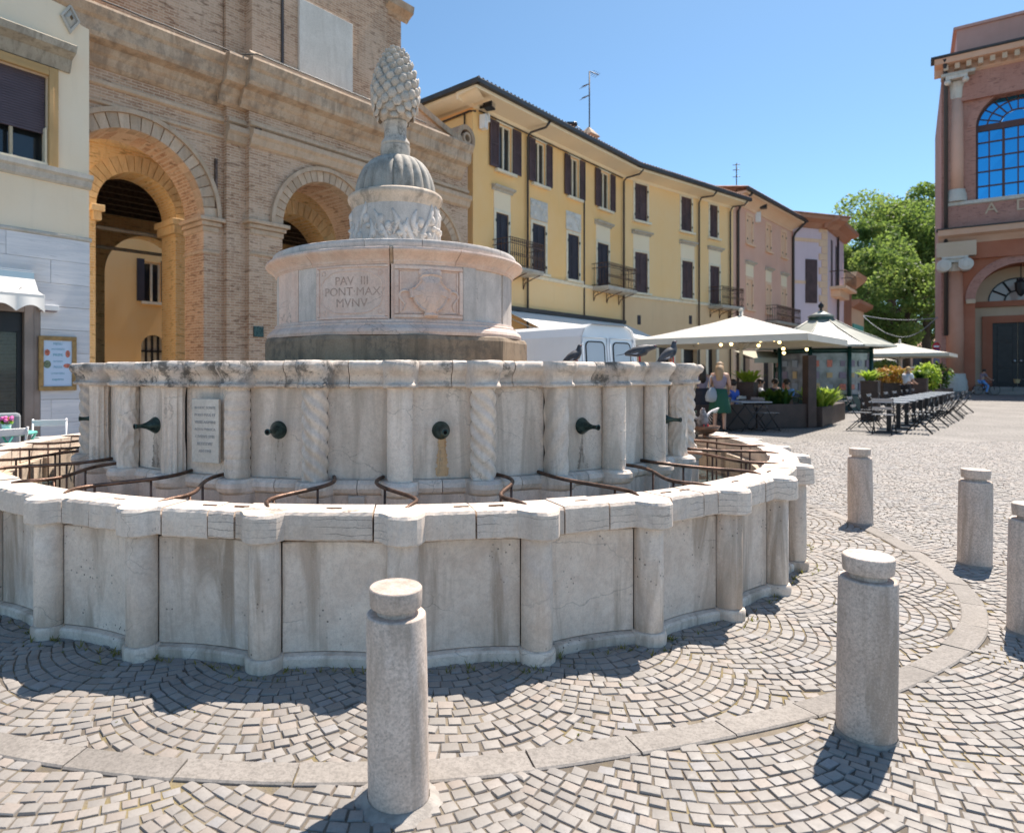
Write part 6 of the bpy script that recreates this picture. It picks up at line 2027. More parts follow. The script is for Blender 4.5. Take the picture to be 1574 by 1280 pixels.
parasol(((1383 - CX) / FPX * 34, 34), CAF, 4.4, 2.42, 3.02, 'farther cream parasol between the kiosk and the red theatre')
sp_ = parasol(((1325 - CX) / FPX * 44, 44), CAF, 3.4, 2.3, 2.9, 'small far white parasol low behind the planting')

# string of bulbs under the big parasol
bl = empty('string_lights', (8.70, 18.35, 2.3), CAF, 'string of small lit bulbs looped under the big parasol', 'string lights')
pl = []
for k, (u, v, Z) in enumerate(((1073, 526, 17.6), (1081, 525, 17.4), (1124, 529, 17.3), (1169, 523.5, 17.2), (1166, 531, 17.2), (1190, 522.5, 17.3), (1198, 526, 17.5), (1204, 536, 17.6), (1205, 542.5, 17.7), (1240, 537, 18.0), (1108, 530, 18.2))):
    p = Vector(((u - CX) / FPX * Z, Z, EYE + (HOR - v) * Z / FPX))
    lo_p = Matrix.Rotation(-CAF, 4, 'Z') @ (p - Vector(bl.location))
    pl.append(lo_p)
    b = MB(); b.ball(tuple(lo_p), .042, 10, 7); o = b.build('bulb', M['bulb'], bl)
    b = MB(); b.tube([tuple(lo_p + Vector((0, 0, .03))), tuple(lo_p + Vector((0, 0, .09)))], .018, 6); b.build('socket', M['black'], o)
path = []
ps = sorted(pl, key=lambda p: p.x)
for a, c in zip(ps[:-1], ps[1:]):
    for t in (0, .33, .66):
        q = a.lerp(c, t); path.append((q.x, q.y, q.z + .09 - .05 * math.sin(t * PI)))
b = MB(); b.tube(path, .006, 4); b.build('wire', M['black'], bl)

# ------------------------------------------------------------------ kiosk
kq = ((1262 - CX) / FPX * 26.5, 26.5)
ki = empty('newspaper_kiosk', kq + (0,), CAF, 'round-roofed green framed kiosk with glass displays and a finial on top', 'kiosk')
b = MB(); b.lathe([(2.55, 2.42), (2.5, 2.5), (1.9, 2.78), (1.15, 3.15), (.55, 3.52), (.42, 3.58)], 8, sm=False, caps=False); b.build('roof', M['kiosk_roof'], ki, fix=True)
for k in range(8):
    a = k * PI / 4
    b = MB(); b.tube([(r_ * math.sin(a), -r_ * math.cos(a), z + .02) for r_, z in ((2.55, 2.42), (1.9, 2.78), (1.15, 3.15), (.45, 3.56))], .03, 5); b.build('roof_rib', M['kiosk_roof'], ki)
b = MB(); b.lathe([(.42, 3.52), (.44, 3.60), (.44, 3.70), (.50, 3.72), (.3, 3.84), (.08, 3.95)], 16); b.build('roof_cap', M['kiosk_roof'], ki)
b = MB(); b.lathe([(.455, 3.58), (.455, 3.70)], 16, caps=False); b.build('cap_band', M['kiosk'], ki)
b = MB(); b.lathe([(.05, 3.92), (.04, 4.05), (.10, 4.12), (.10, 4.2), (.03, 4.28), (.001, 4.36)], 12); b.build('finial', M['black'], ki)
b = MB(); b.lathe([(1.75, 0), (1.75, .55)], 8, sm=False); b.build('base', M['kiosk'], ki)
for k in range(8):
    a = k * PI / 4
    b = MB(); b.tube([(1.72 * math.sin(a), -1.72 * math.cos(a), 0), (1.72 * math.sin(a), -1.72 * math.cos(a), 2.45)], .07, 6); b.build('post', M['kiosk'], ki)
    a2 = a + PI / 4
    p, q = (1.68 * math.sin(a), -1.68 * math.cos(a)), (1.68 * math.sin(a2), -1.68 * math.cos(a2))
    b = MB(); b.add([p + (.55,), q + (.55,), q + (2.2,), p + (2.2,)], [(0, 1, 2, 3)]); b.build('display_pane', M['kiosk_in'], ki)
    b = MB(); b.tube([p + (2.3,), q + (2.3,)], .09, 4); b.tube([p + (.56,), q + (.56,)], .05, 4); b.build('rail', M['kiosk'], ki)
    rk = random.Random(k)
    mx_ = ((p[0] + q[0]) / 2 * 1.02, (p[1] + q[1]) / 2 * 1.02)
    for j in range(9):
        t = (j % 3) / 3 + .17; z_ = .75 + (j // 3) * .45
        cx_, cy_ = (p[0] + (q[0] - p[0]) * t) * 1.015, (p[1] + (q[1] - p[1]) * t) * 1.015
        b = MB(); b.box((cx_, cy_, z_ + .15), (rk.uniform(.14, .24), .02, rk.uniform(.16, .30)), math.atan2(q[1] - p[1], q[0] - p[0]))
        b.build('magazine', M[rk.choice(['c_mauve', 'c_grey', 'c_mauve', 'straw', 'c_grey', 'food_red'])], ki)
# olive awning on the far shop front
q = roof_pt(1172, 547, 27)
e = empty('small_awning', q, CAF - .5, 'small olive awning sticking out under the big parasol', 'awning')
b = MB(); sheet(b, -1.0, 1.0, [(.5, .22), (-.6, -.12)], .02); b.span(-1, 1, -.62, -.58, -.30, -.10); b.build('canopy', M['olive'], e)
b = MB(); b.tube([(-.9, .5, 0), (-.9, -.58, -.13)], .02, 5); b.tube([(.9, .5, 0), (.9, -.58, -.13)], .02, 5); b.build('arm', M['black'], e)

# ------------------------------------------------------------------ planters and leaves
def leaf_mesh(b, base, n, h, spread, r_, w=.05, arch=.5):
    for i in range(n):
        a = r_.uniform(0, 2 * PI); l = h * r_.uniform(.65, 1.15); sp = spread * r_.uniform(.3, 1.1)
        ww = w * r_.uniform(.7, 1.2)
        d = (math.cos(a), math.sin(a)); p = (-d[1], d[0])
        vs = []
        for k in range(5):
            t = k / 4
            o = sp * t ** 1.3; z = l * (t - arch * t * t * r_.uniform(.7, 1.1) * .8)
            k_ = ww * (math.sin(PI * min(1, t * .9 + .1)) ** .7)
            x0_, y0_ = base[0] + d[0] * o, base[1] + d[1] * o
            vs += [(x0_ - p[0] * k_, y0_ - p[1] * k_, base[2] + z), (x0_ + p[0] * k_, y0_ + p[1] * k_, base[2] + z)]
        b.add(vs, [(2 * k, 2 * k + 2, 2 * k + 3, 2 * k + 1) for k in range(4)], 0, True)
def bushy(b, c, rad, n, size, r_):
    for i in range(n):
        v = Vector((r_.gauss(0, 1), r_.gauss(0, 1), r_.gauss(0, 1))).normalized() * r_.uniform(.35, 1.0) ** .5
        p = Vector(c) + Vector((v.x * rad[0], v.y * rad[1], v.z * rad[2]))
        M_ = Matrix.Translation(p) @ Matrix.Rotation(r_.uniform(0, 6.3), 4, 'Z') @ Matrix.Rotation(r_.uniform(-1.2, 1.2), 4, 'X')
        s = size * r_.uniform(.6, 1.3)
        b.add([(-s * .4, 0, 0), (0, -s * .7, s * .1), (s * .4, 0, 0), (0, s * .7, s * .1)], [(0, 1, 2, 3)], 0, False, M_)
def tall_planter(u, Z, v0, v1, label, w=.42, leafm='fern', seed=0, vt=None):
    x = (u - CX) / FPX * Z
    z1 = EYE + (HOR - v0) * Z / FPX
    e = empty('planter', (x, Z, 0), CAF, label, 'planter')
    b = MB(); b.span(-w / 2, w / 2, -w / 2, w / 2, 0, z1 - .05); b.span(-w / 2 - .01, w / 2 + .01, -w / 2 - .01, w / 2 + .01, z1 - .06, z1); b.build('box', M['corten'], e, .01)
    b = MB(); r_ = random.Random(seed)
    for k in range(5): leaf_mesh(b, (r_.uniform(-.1, .1), r_.uniform(-.1, .1), z1 - .03), 11, .52, .42, r_, .05)
    p = b.build('fern', M[leafm], e)
    return e
tall_planter(1150, 17.6, 587, 620, 'tall dark brown planter with a bright fern under the big parasol', .40, seed=1)
tall_planter(1338, 19.6, 585, 630, 'tall dark brown planter with an arching fern beside the first cafe table', .44, seed=2)
tall_planter(1413, 27.0, 581, 620, 'tall dark planter behind the middle of the cafe table row', .55, 'fern_d', seed=3)
# low barrier, corner post and long planter box
def seg_box(name, p, q, th, z0, z1, mat, parent=None, off=0):
    dx, dy = q[0] - p[0], q[1] - p[1]; l = math.hypot(dx, dy)
    b = MB(); b.box(((p[0] + q[0]) / 2, (p[1] + q[1]) / 2, (z0 + z1) / 2), (l, th, z1 - z0), math.atan2(dy, dx))
    return b.build(name, M[mat], parent, .01)
P0, P1, P2 = (5.2, 16.1), (9.83, 16.95), (12.55, 20.3)
br = empty('cafe_barrier', (0, 0, 0), 0, 'low dark brown barrier panels round the cafe terrace', 'barrier')
for k in range(3):
    a = [P0[i] + (P1[i] - P0[i]) * (k / 3 + .004) for i in (0, 1)]; c = [P0[i] + (P1[i] - P0[i]) * ((k + 1) / 3 - .004) for i in (0, 1)]
    seg_box('panel', a, c, .05, 0, .62, 'corten', br)
ps_ = seg_box('corner_post', (P1[0] - .11, P1[1] + .02), (P1[0] + .13, P1[1] + .06), .22, 0, 1.88, 'corten', None)
tag(ps_, 'tall brown square post at the corner of the cafe barrier', 'post')
pb = empty('planter_box', (0, 0, 0), 0, 'long low brown planter box overflowing with bright yellow green ferns', 'planter')
seg_box('box', (P1[0] + .16, P1[1] + .25), P2, .55, 0, .52, 'corten', pb)
r_ = random.Random(5); b = MB()
for k in range(26):
    t = r_.uniform(.02, .72); x = P1[0] + .2 + (P2[0] - P1[0]) * t; y = P1[1] + .25 + (P2[1] - P1[1]) * t
    leaf_mesh(b, (x + r_.uniform(-.2, .2), y + r_.uniform(-.2, .2), .45), 12, .85, .5, r_, .055, .6)
b.build('bright_fern', M['fern'], pb)
b = MB(); e = empty('fern_trough', (0, 0, 0), 0, 'dark green ferns massed behind the barrier left of the corner post', 'plants')
for k in range(14):
    leaf_mesh(b, (9.15 + r_.uniform(-.25, .35), 17.5 + r_.uniform(-.3, .3), .5), 12, .72, .42, r_, .05, .55)
b.build('dark_fern', M['fern_d'], e)
b = MB(); b.span(8.7, 9.6, 17.2, 17.8, 0, .52); b.build('trough', M['corten'], e, .01)
for (u, Z, vt, vb, w, mm, lab) in ((1363, 31, 566, 600, 1.4, 'fern_d', 'dark hedge in boxes behind the cafe table row'), (1372, 30, 565, 590, .8, 'orange_fl', 'orange flowering shrub behind the cafe table row'),
                                (1424, 29, 560, 600, .5, 'fern', 'bright yellow green shrub right of the waitress'), (1441, 31, 561, 598, .65, 'fern_d', 'dark upright shrub beside the theatre column'), (1356, 33, 556, 575, .8, 'leaf_y', 'pale shrub under the far parasol')):
    x = (u - CX) / FPX * Z; z1 = EYE + (HOR - vt) * Z / FPX; z0 = max(.3, EYE + (HOR - vb) * Z / FPX)
    e = empty('shrub', (x, Z, 0), 0, lab, 'shrub')
    b = MB(); bushy(b, (0, 0, (z0 + z1) / 2), (w, .6, (z1 - z0) / 2 + .1), 420, .16, r_); b.build('foliage', M[mm], e)
    b = MB(); b.span(-w * .8, w * .8, -.3, .3, 0, z0 + .05); b.build('trough', M['corten'], e, .01)
    b = MB(); 
    for k in range(3): b.tube([(-.2 + .2 * k, 0, z0 - .1), (-.25 + .25 * k, 0, (z0 + z1) / 2 + .1)], .02, 5)
    b.build('stem', M['bark'], e); e.children[-1]['kind'] = 'stuff'

# ------------------------------------------------------------------ folding chairs and tables
def fold_chair(mat_f, mat_s, nslat=6, w=.42):
    e = empty('folding_chair')
    b = MB()
    for sx in (-1, 1):
        x = sx * w / 2
        b.tube([(x, .26, .0), (x, -.05, .42), (x, -.16, .62), (x, -.24, .84)][::1], .012, 6)
    b.build('back_frame', M[mat_f], e)
    b = MB()
    for sx in (-1, 1):
        x = sx * (w / 2 - .025); b.tube([(x, -.25, 0), (x, .18, .44)], .012, 6)
    b.tube([(-w / 2, .24, .03), (w / 2, .24, .03)], .009, 5); b.tube([(-w / 2, -.23, .03), (w / 2, -.23, .03)], .009, 5)
    b.build('leg_frame', M[mat_f], e)
    for i in range(nslat):
        b = MB(); y = -.17 + .38 * i / (nslat - 1); b.box((0, y, .45), (w, .045, .014)); b.build('seat_slat', M[mat_s], e, .003, seg=1)
    for (y, z, h) in ((-.145, .60, .06), (-.225, .79, .075)):
        b = MB(); b.box((0, y, z), (w + .02, .016, h)); b.build('back_slat', M[mat_s], e, .004, seg=1)
    return e
def cafe_table(top, frame, round_=False, post=True, r=.36):
    e = empty('cafe_table')
    b = MB()
    if round_: b.lathe([(.01, .70), (r, .70), (r + .01, .71), (r + .005, .725), (.01, .725)], 32)
    else: b.span(-r, r, -r, r, .705, .73)
    b.build('tabletop', M[top], e, .004, seg=1)
    b = MB()
    if post:
        b.span(-.045, .045, -.045, .045, .02, .705); b.span(-.22, .22, -.22, .22, 0, .025)
        b.build('pedestal', M[frame], e)
    else:
        for sy in (-1, 1):
            b.tube([(-r * .8, sy * r * .7, 0), (r * .7, sy * r * .7, .70)], .013, 6); b.tube([(r * .8, sy * r * .7, 0), (-r * .7, sy * r * .7, .70)], .013, 6)
        b.tube([(-r * .8, -r * .7, .02), (-r * .8, r * .7, .02)], .010, 5); b.tube([(r * .8, -r * .7, .02), (r * .8, r * .7, .02)], .010, 5)
        b.build('cross_legs', M[frame], e)
    return e
proto_c = fold_chair('black', 'chair_slat')
proto_t = cafe_table('tabletop', 'black')
ords = ['first', 'second', 'third', 'fourth', 'fifth', 'sixth', 'seventh', 'eighth', 'ninth']
d1 = Vector((math.cos(CAF), math.sin(CAF))); d2 = Vector((-math.sin(CAF), math.cos(CAF)))
T0 = Vector((11.05, 15.75))
firsts = {'c': proto_c, 't': proto_t}
def place(kind, proto, pos, rz, label, cat, group):
    if firsts.get(kind) is proto:
        o = proto; firsts[kind] = None
    else: o = copy_tree(proto)
    o.location = (pos[0], pos[1], 0); o.rotation_euler = (0, 0, rz)
    return tag(o, label, cat, group)
for i in range(9):
    c = T0 + d1 * (i * 1.42)
    place('t', proto_t, c, CAF + random.uniform(-.04, .04), '%s grey square cafe table from the near end of the long row' % ords[i], 'table', 'tables of the long cafe row')
    for sd, nm in ((1, 'planter side'), (-1, 'open piazza side')):
        p = c + d2 * sd * (.62 + random.uniform(-.05, .06)) + d1 * random.uniform(-.06, .06)
        rz = CAF + (0 if sd > 0 else PI) + PI + random.uniform(-.12, .12)
        place('c', proto_c, p, rz, 'black folding chair at the %s table of the row, on the %s' % (ords[i], nm), 'chair', 'folding chairs along the cafe row')
p = T0 - d1 * .75; place('c', proto_c, p, CAF + PI / 2 + PI, 'black slatted folding chair at the near end of the long table row', 'chair', 'folding chairs along the cafe row')
proto_x = cafe_table('tabletop', 'black', False, False, .42); proto_x.location = gp(1146, 662) + (0,); proto_x.rotation_euler = (0, 0, .2)
tag(proto_x, 'grey table on crossed legs in front of the cafe barrier', 'table')
for (u, v, rz, lab) in ((1176, 662, -1.3, 'black folding seat right of the crossed-leg table by the barrier'), (1106, 662, 1.3, 'black folding seat left of the crossed-leg table, behind the landing pigeon')):
    place('c', proto_c, gp(u, v), rz, lab, 'chair', 'folding chairs at the barrier')
# dark tables and seats inside the terrace
for (x, y, lab) in ((8.0, 18.2, 'dark table at which the blue shirted man sits'), (13.6, 22.6, 'dark bar table beside the kiosk and the long planter')):
    place('t', proto_t, (x, y), CAF, lab, 'table', 'tables inside the terrace')
for (x, y, rz, lab) in ((13.1, 22.0, .4, 'black chair left of the bar table near the kiosk'), (14.4, 22.9, -1.6, 'black chair right of the bar table near the kiosk'), (14.0, 23.6, 3.0, 'black chair behind the bar table near the kiosk')):
    place('c', proto_c, (x, y), rz, lab, 'chair', 'chairs near the kiosk')
# left cafe corner: teal table, white chairs, flowers, pots
tt = cafe_table('teal', 'teal', True, False, .30); tt.location = ((10 - CX) / FPX * 7.5, 7.5, 0); tag(tt, 'round teal bistro table with pink flowers at the left edge', 'table')
wc = fold_chair('white_paint', 'white_paint', 6, .36); wc.location = ((74 - CX) / FPX * 7.9, 7.9, 0); wc.rotation_euler = (0, 0, 3.6)
tag(wc, 'white folding chair facing away beside the marble wall', 'chair', 'white folding chairs at the left')
w2 = copy_tree(wc); w2.location = ((0 - CX) / FPX * 6.9, 6.9, 0); w2.rotation_euler = (0, 0, .9); tag(w2, 'white folding chair at the left edge, below the teal table', 'chair')
fv = empty('flower_vase', (tt.location[0] - .0, tt.location[1], .725), 0, 'little pot of pink flowers on the teal table', 'flowers')
b = MB(); b.lathe([(.04, 0), (.05, .09), (.045, .1)], 14); b.build('pot', M['white_s'], fv)
b = MB()
for k in range(14): b.ball((.07 * math.cos(k * 2.4) * (k / 14) ** .5, .07 * math.sin(k * 2.4) * (k / 14) ** .5, .15 + .02 * math.sin(k)), .022, 7, 5)
b.build('blossom', M['pinkfl'], fv)
b = MB(); bushy(b, (0, 0, .12), (.06, .06, .04), 40, .05, r_); b.build('leaves', M['fern'], fv)
gs = empty('grey_seat', ((-12 - CX) / FPX * 8.6, 8.6, 0), .5, 'high grey fabric seat back behind the teal table', 'seat')
b = MB(); b.span(-.32, .32, -.05, .05, .12, .88); b.build('back_cushion', M['c_grey'], gs, .05)
b = MB(); b.span(-.3, .3, -.55, -.06, .2, .42); b.build('seat_cushion', M['c_grey'], gs, .05)
b = MB(); b.span(-.3, -.25, -.5, .0, 0, .12); b.span(.25, .3, -.5, 0, 0, .12); b.build('legs', M['black'], gs)
# pots on the far coping
def pot(pos, label, s=1.0, wide=False):
    e = empty('flower_pot', pos, 0, label, 'flower pot')
    b = MB(); b.lathe([(.055 * s, 0), (.075 * s, .07 * s), (.08 * s, .075 * s), (.07 * s, .075 * s)], 18); b.build('pot', M['white_s'], e)
    b = MB(); bushy(b, (0, 0, .12 * s), (.10 * s, .10 * s, .05 * s), 90, .05 * s, r_); b.build('leaves', M['fern'], e)
    b = MB()
    for k in range(7): b.ball((.07 * s * math.cos(k * 2.4), .07 * s * math.sin(k * 2.4), .15 * s), .014 * s, 6, 5)
    b.build('blossom', M['white_s'], e)
pot(pt(4.02, -96, .862), 'white pot of lime green flowers on the far left rim of the basin', .9)
pot(pt(4.02, -88, .862), 'low white dish of pale leaves on the far left rim', .6)

# ------------------------------------------------------------------ people
def skin_mesh(name, verts, edges, radii, mat, parent, sub=1, root=0):
    bm = bmesh.new()
    L = bm.verts.layers.skin.verify()
    vs = []
    for p, r in zip(verts, radii):
        v = bm.verts.new(p); v[L].radius = (r, r) if not isinstance(r, tuple) else r; vs.append(v)
    vs[root][L].use_root = True
    for a, c in edges: bm.edges.new((vs[a], vs[c]))
    me = bpy.data.meshes.new(name); bm.to_mesh(me); bm.free()
    me.materials.append(M[mat])
    o = link_mesh(name, me, parent)
    s = o.modifiers.new('skin', 'SKIN'); s.use_smooth_shade = True
    u = o.modifiers.new('sub', 'SUBSURF'); u.levels = sub; u.render_levels = sub
    return o
def human(loc, rz, label, pose='stand', top='c_dark', bottom='c_dark', hair='hair_d', longhair=False, skirt=False, h=1.68, sleeves=True, arms=None, lean=0.0, hat=None):
    e = empty('person', loc, rz, label, 'person')
    k = h / 1.70
    V = lambda x, y, z: (x * k, y * k, z * k)
    dz = 0.0 if pose == 'stand' else (-.45 if pose == 'sit' else .02)
    ly = lambda z: -lean * (z - .95)
    hipz = .95 + dz
    J = {}
    J['pel'] = (0, 0, hipz); J['spi'] = (0, ly(1.15), 1.14 + dz); J['che'] = (0, ly(1.33), 1.33 + dz); J['nek'] = (0, ly(1.47) - .005, 1.47 + dz); J['hb'] = (0, ly(1.54) - .02, 1.545 + dz); J['hm'] = (0, ly(1.62) - .025, 1.615 + dz); J['ht'] = (0, ly(1.68) - .02, 1.675 + dz)
    for s, n in ((-1, 'l'), (1, 'r')):
        J['sh' + n] = (s * .17, ly(1.40), 1.405 + dz)
        a = (arms or {}).get(n)
        if a is None: a = ((s * .22, .02, 1.13), (s * .23, -.06, .88))
        J['el' + n] = (a[0][0], a[0][1] + ly(a[0][2]), a[0][2] + dz); J['wr' + n] = (a[1][0], a[1][1] + ly(a[1][2]), a[1][2] + dz)
        v = Vector(J['wr' + n]) - Vector(J['el' + n]); v.normalize(); J['ha' + n] = tuple(Vector(J['wr' + n]) + v * .07)
        J['hi' + n] = (s * .09, 0, hipz - .05)
        if pose == 'stand':
            J['kn' + n] = (s * .10, -.03, .50); J['an' + n] = (s * .11, .02, .09); J['to' + n] = (s * .13, -.13, .035)
        elif pose == 'sit':
            J['kn' + n] = (s * .13, -.42, .50); J['an' + n] = (s * .13, -.38, .09); J['to' + n] = (s * .14, -.53, .035)
        else:
            J['kn' + n] = (s * .11, -.36, .72 + .08 * s); J['an' + n] = (s * .11, -.22, .30 + .13 * s); J['to' + n] = (s * .11, -.36, .24 + .13 * s)
    rad = dict(pel=.125, spi=.115, che=.13, nek=.05, hb=.058, hm=.083, ht=.06, sh=.058, el=.040, wr=.027, ha=.034, hi=.085, kn=.056, an=.038, to=.034)
    names = list(J)
    idx = {n: i for i, n in enumerate(names)}
    E_ = [('pel', 'spi'), ('spi', 'che'), ('che', 'nek'), ('nek', 'hb'), ('hb', 'hm'), ('hm', 'ht')]
    for n in 'lr': E_ += [('che', 'sh' + n), ('sh' + n, 'el' + n), ('el' + n, 'wr' + n), ('wr' + n, 'ha' + n), ('pel', 'hi' + n), ('hi' + n, 'kn' + n), ('kn' + n, 'an' + n), ('an' + n, 'to' + n)]
    rr = [rad.get(n, rad.get(n[:2], .05)) * k for n in names]
    skin_mesh('body', [V(*J[n]) for n in names], [(idx[a], idx[c]) for a, c in E_], rr, 'skin', e, 1, idx['pel'])
    def sub(nl, el, gr, mat, nm):
        nl = list(nl); ix = {n: i for i, n in enumerate(nl)}
        skin_mesh(nm, [V(*J[n]) for n in nl], [(ix[a], ix[c]) for a, c in el], [(rad.get(n, rad.get(n[:2], .05)) + gr.get(n[:2], .016)) * k for n in nl], mat, e, 1, 0)
    tn = ['pel', 'spi', 'che', 'shl', 'shr']; te = [('pel', 'spi'), ('spi', 'che'), ('che', 'shl'), ('che', 'shr')]
    if sleeves:
        for n in 'lr':
            J['ms' + n] = tuple((Vector(J['sh' + n]) * .25 + Vector(J['el' + n]) * .75)); rad['ms'] = .046
            tn.append('ms' + n); te.append(('sh' + n, 'ms' + n))
    sub(tn, te, {'ms': .022}, top, 'shirt')
    if skirt:
        b = MB(); b.lathe([(.16 * k, (hipz + .12) * k), (.19 * k, (hipz - .05) * k), (.23 * k, (hipz - .25) * k), (.255 * k, (hipz - .46) * k), (.25 * k, (hipz - .47) * k)], 24, rf=lambda an, z, i: 1 + .035 * i * math.sin(an * 7) / 2); b.build('skirt', M[bottom], e)
    else:
        sub(['pel', 'hil', 'hir', 'knl', 'knr', 'anl', 'anr'], [('pel', 'hil'), ('pel', 'hir'), ('hil', 'knl'), ('hir', 'knr'), ('knl', 'anl'), ('knr', 'anr')], {}, bottom, 'trousers')
    hm = Vector(V(*J['hm']))
    b = MB(); b.ball(tuple(hm + Vector((0, .018 * k, .022 * k))), (.094 * k, .104 * k, .096 * k), 14, 10)
    if longhair: b.tube([tuple(hm + Vector((0, .06, .02))), tuple(hm + Vector((0, .09, -.12))), tuple(hm + Vector((0, .10, -.32))), tuple(hm + Vector((0, .09, -.42)))], [.085, .095, .085, .02], 10)
    b.build('hair', M[hair], e)
    b = MB()
    b.ball(tuple(hm + Vector((0, -.088, -.02)) * k), (.012, .02, .018), 8, 6)
    for s in (-1, 1): b.ball(tuple(hm + Vector((s * .083, .0, -.015)) * k), (.012, .02, .028), 8, 6)
    b.build('nose_and_ears', M['skin'], e); e.children[-1]['kind'] = 'stuff'
    b = MB()
    for s in (-1, 1): b.ball(tuple(hm + Vector((s * .032, -.078, .005)) * k), (.012, .008, .007), 8, 6)
    b.ball(tuple(hm + Vector((0, -.078, -.055)) * k), (.022, .008, .006), 8, 6)
    b.build('eyes_and_mouth', M['hair_d'], e); e.children[-1]['kind'] = 'stuff'
    for n, s in (('l', -1), ('r', 1)):
        w = Vector(V(*J['wr' + n])); d = (Vector(V(*J['ha' + n])) - w).normalized()
        side = d.cross(Vector((0, 0, 1))); side = side.normalized() if side.length > .1 else Vector((1, 0, 0))
        nrm = d.cross(side)
        b = MB(); c = w + d * .055
        b.tube([tuple(w), tuple(c), tuple(w + d * .085)], [.024, .034, .030], 8)
        for q in range(4):
            o0 = w + d * .08 + side * (-.024 + .016 * q); ln = (.07, .078, .072, .056)[q]
            b.tube([tuple(o0), tuple(o0 + d * ln * .5 + nrm * .008), tuple(o0 + d * ln * .9 + nrm * .026)], [.0085, .008, .006], 6)
        o0 = w + d * .03 + side * .026 * -s
        b.tube([tuple(o0), tuple(o0 + d * .03 + side * .022 * -s), tuple(o0 + d * .06 + side * .026 * -s)], [.010, .009, .007], 6)
        b.build('hand', M['skin'], e)
    for n in 'lr':
        a_, t_ = Vector(V(*J['an' + n])), Vector(V(*J['to' + n]))
        b = MB(); b.tube([tuple(a_ + Vector((0, .04, -.045))), tuple(a_ + Vector((0, -.02, -.04))), tuple(t_ + Vector((0, .02, .0))), tuple(t_ + Vector((0, -.06, -.008)))], [.038, .046, .042, .022], 8); b.build('shoe', M['black'], e)
    if hat:
        b = MB(); c = hm; b.lathe([(.19 * k, c.z + .035), (.11 * k, c.z + .06), (.105 * k, c.z + .12), (.05 * k, c.z + .145), (.001, c.z + .15)], 18, (c.x, c.y, 0)); b.build('hat', M[hat], e)
    return e
g_ = Vector(((1106 - CX) / FPX * 15.6, 15.6))
wm = human((g_.x, g_.y, 0), R(150), 'woman with long blond hair, grey bag and green skirt standing before the barrier', 'stand', 'c_mauve', 'c_green', 'hair_b', True, True, 1.66, False, {'l': ((-.22, -.05, 1.14), (-.18, -.28, 1.0)), 'r': ((.24, -.02, 1.14), (.20, -.26, .98))}, .1)
bgo = empty('shoulder_bag', (g_.x - .20, g_.y - .06, .72), .5, 'large grey cloth bag hanging at the side of the woman in green', 'bag')
b = MB(); b.lathe([(.05, 0), (.19, .03), (.21, .14), (.16, .26), (.09, .33), (.03, .36)], 18, M=Matrix.Diagonal((1, .55, 1, 1))); b.build('bag_body', M['c_grey'], bgo)
b = MB(); b.tube([(-.09, 0, .30), (-.04, .05, .55), (.06, .08, .64), (.12, .05, .5), (.09, 0, .3)], .012, 5); b.build('strap', M['c_grey'], bgo)
def sitter(u, Z, rz, label, **kw): 
    return human(((u - CX) / FPX * Z, Z, kw.pop('z', 0)), rz, label, 'sit', **kw)
AR = {'l': ((-.23, -.12, 1.16), (-.12, -.36, 1.10)), 'r': ((.23, -.12, 1.16), (.12, -.36, 1.10))}
human(((1079 - CX) / FPX * 17.2, 17.2, 0), R(170), 'dark haired woman in a mauve dress standing behind the woman in green', 'stand', 'c_mauve', 'c_dark', 'hair_d', True, True, 1.62, False)
seats = [(1121, 17.3, 200, dict(top='c_dark', hair='hair_d', arms=AR), 'person in black seated behind the woman in green'),
         (1127, 16.9, 215, dict(top='c_royal', hair='hair_d', arms=AR), 'person in royal blue seated at the barrier table'),
         (1210, 18.0, -70, dict(top='c_blue', bottom='c_dark', hair='hair_d', arms=AR), 'man in a light blue shirt seated by the dark ferns'),
         (1098, 18.6, 160, dict(top='c_dark', hair='hair_b', arms=AR), 'fair haired person in black seated deep under the parasol'),
         (1168, 19.6, 60, dict(top='c_white', hair='hair_d', arms=AR), 'person in white seated at the back of the terrace'),
         (1191, 19.3, 20, dict(top='c_dark', hair='hair_d', arms=AR), 'person in black seated facing the man in blue')]
sitpos = []
for u, Z, rz, kw, lab in seats:
    sitter(u, Z, R(rz), lab, **kw); x = (u - CX) / FPX * Z
    st = place('c', proto_c, (x + .0, Z), R(rz) + PI, 'black folding chair under the %s' % lab.replace('person', 'guest'), 'chair', 'chairs of the seated guests')
human(((1393 - CX) / FPX * 26, 26, 0), R(100), 'waitress in a white top with reddish blond hair at the far tables', 'stand', 'c_white', 'c_dark', 'straw', False, False, 1.66, True, {'l': ((-.23, -.06, 1.14), (-.12, -.32, 1.06)), 'r': ((.23, -.06, 1.14), (.12, -.32, 1.06))}, .15)

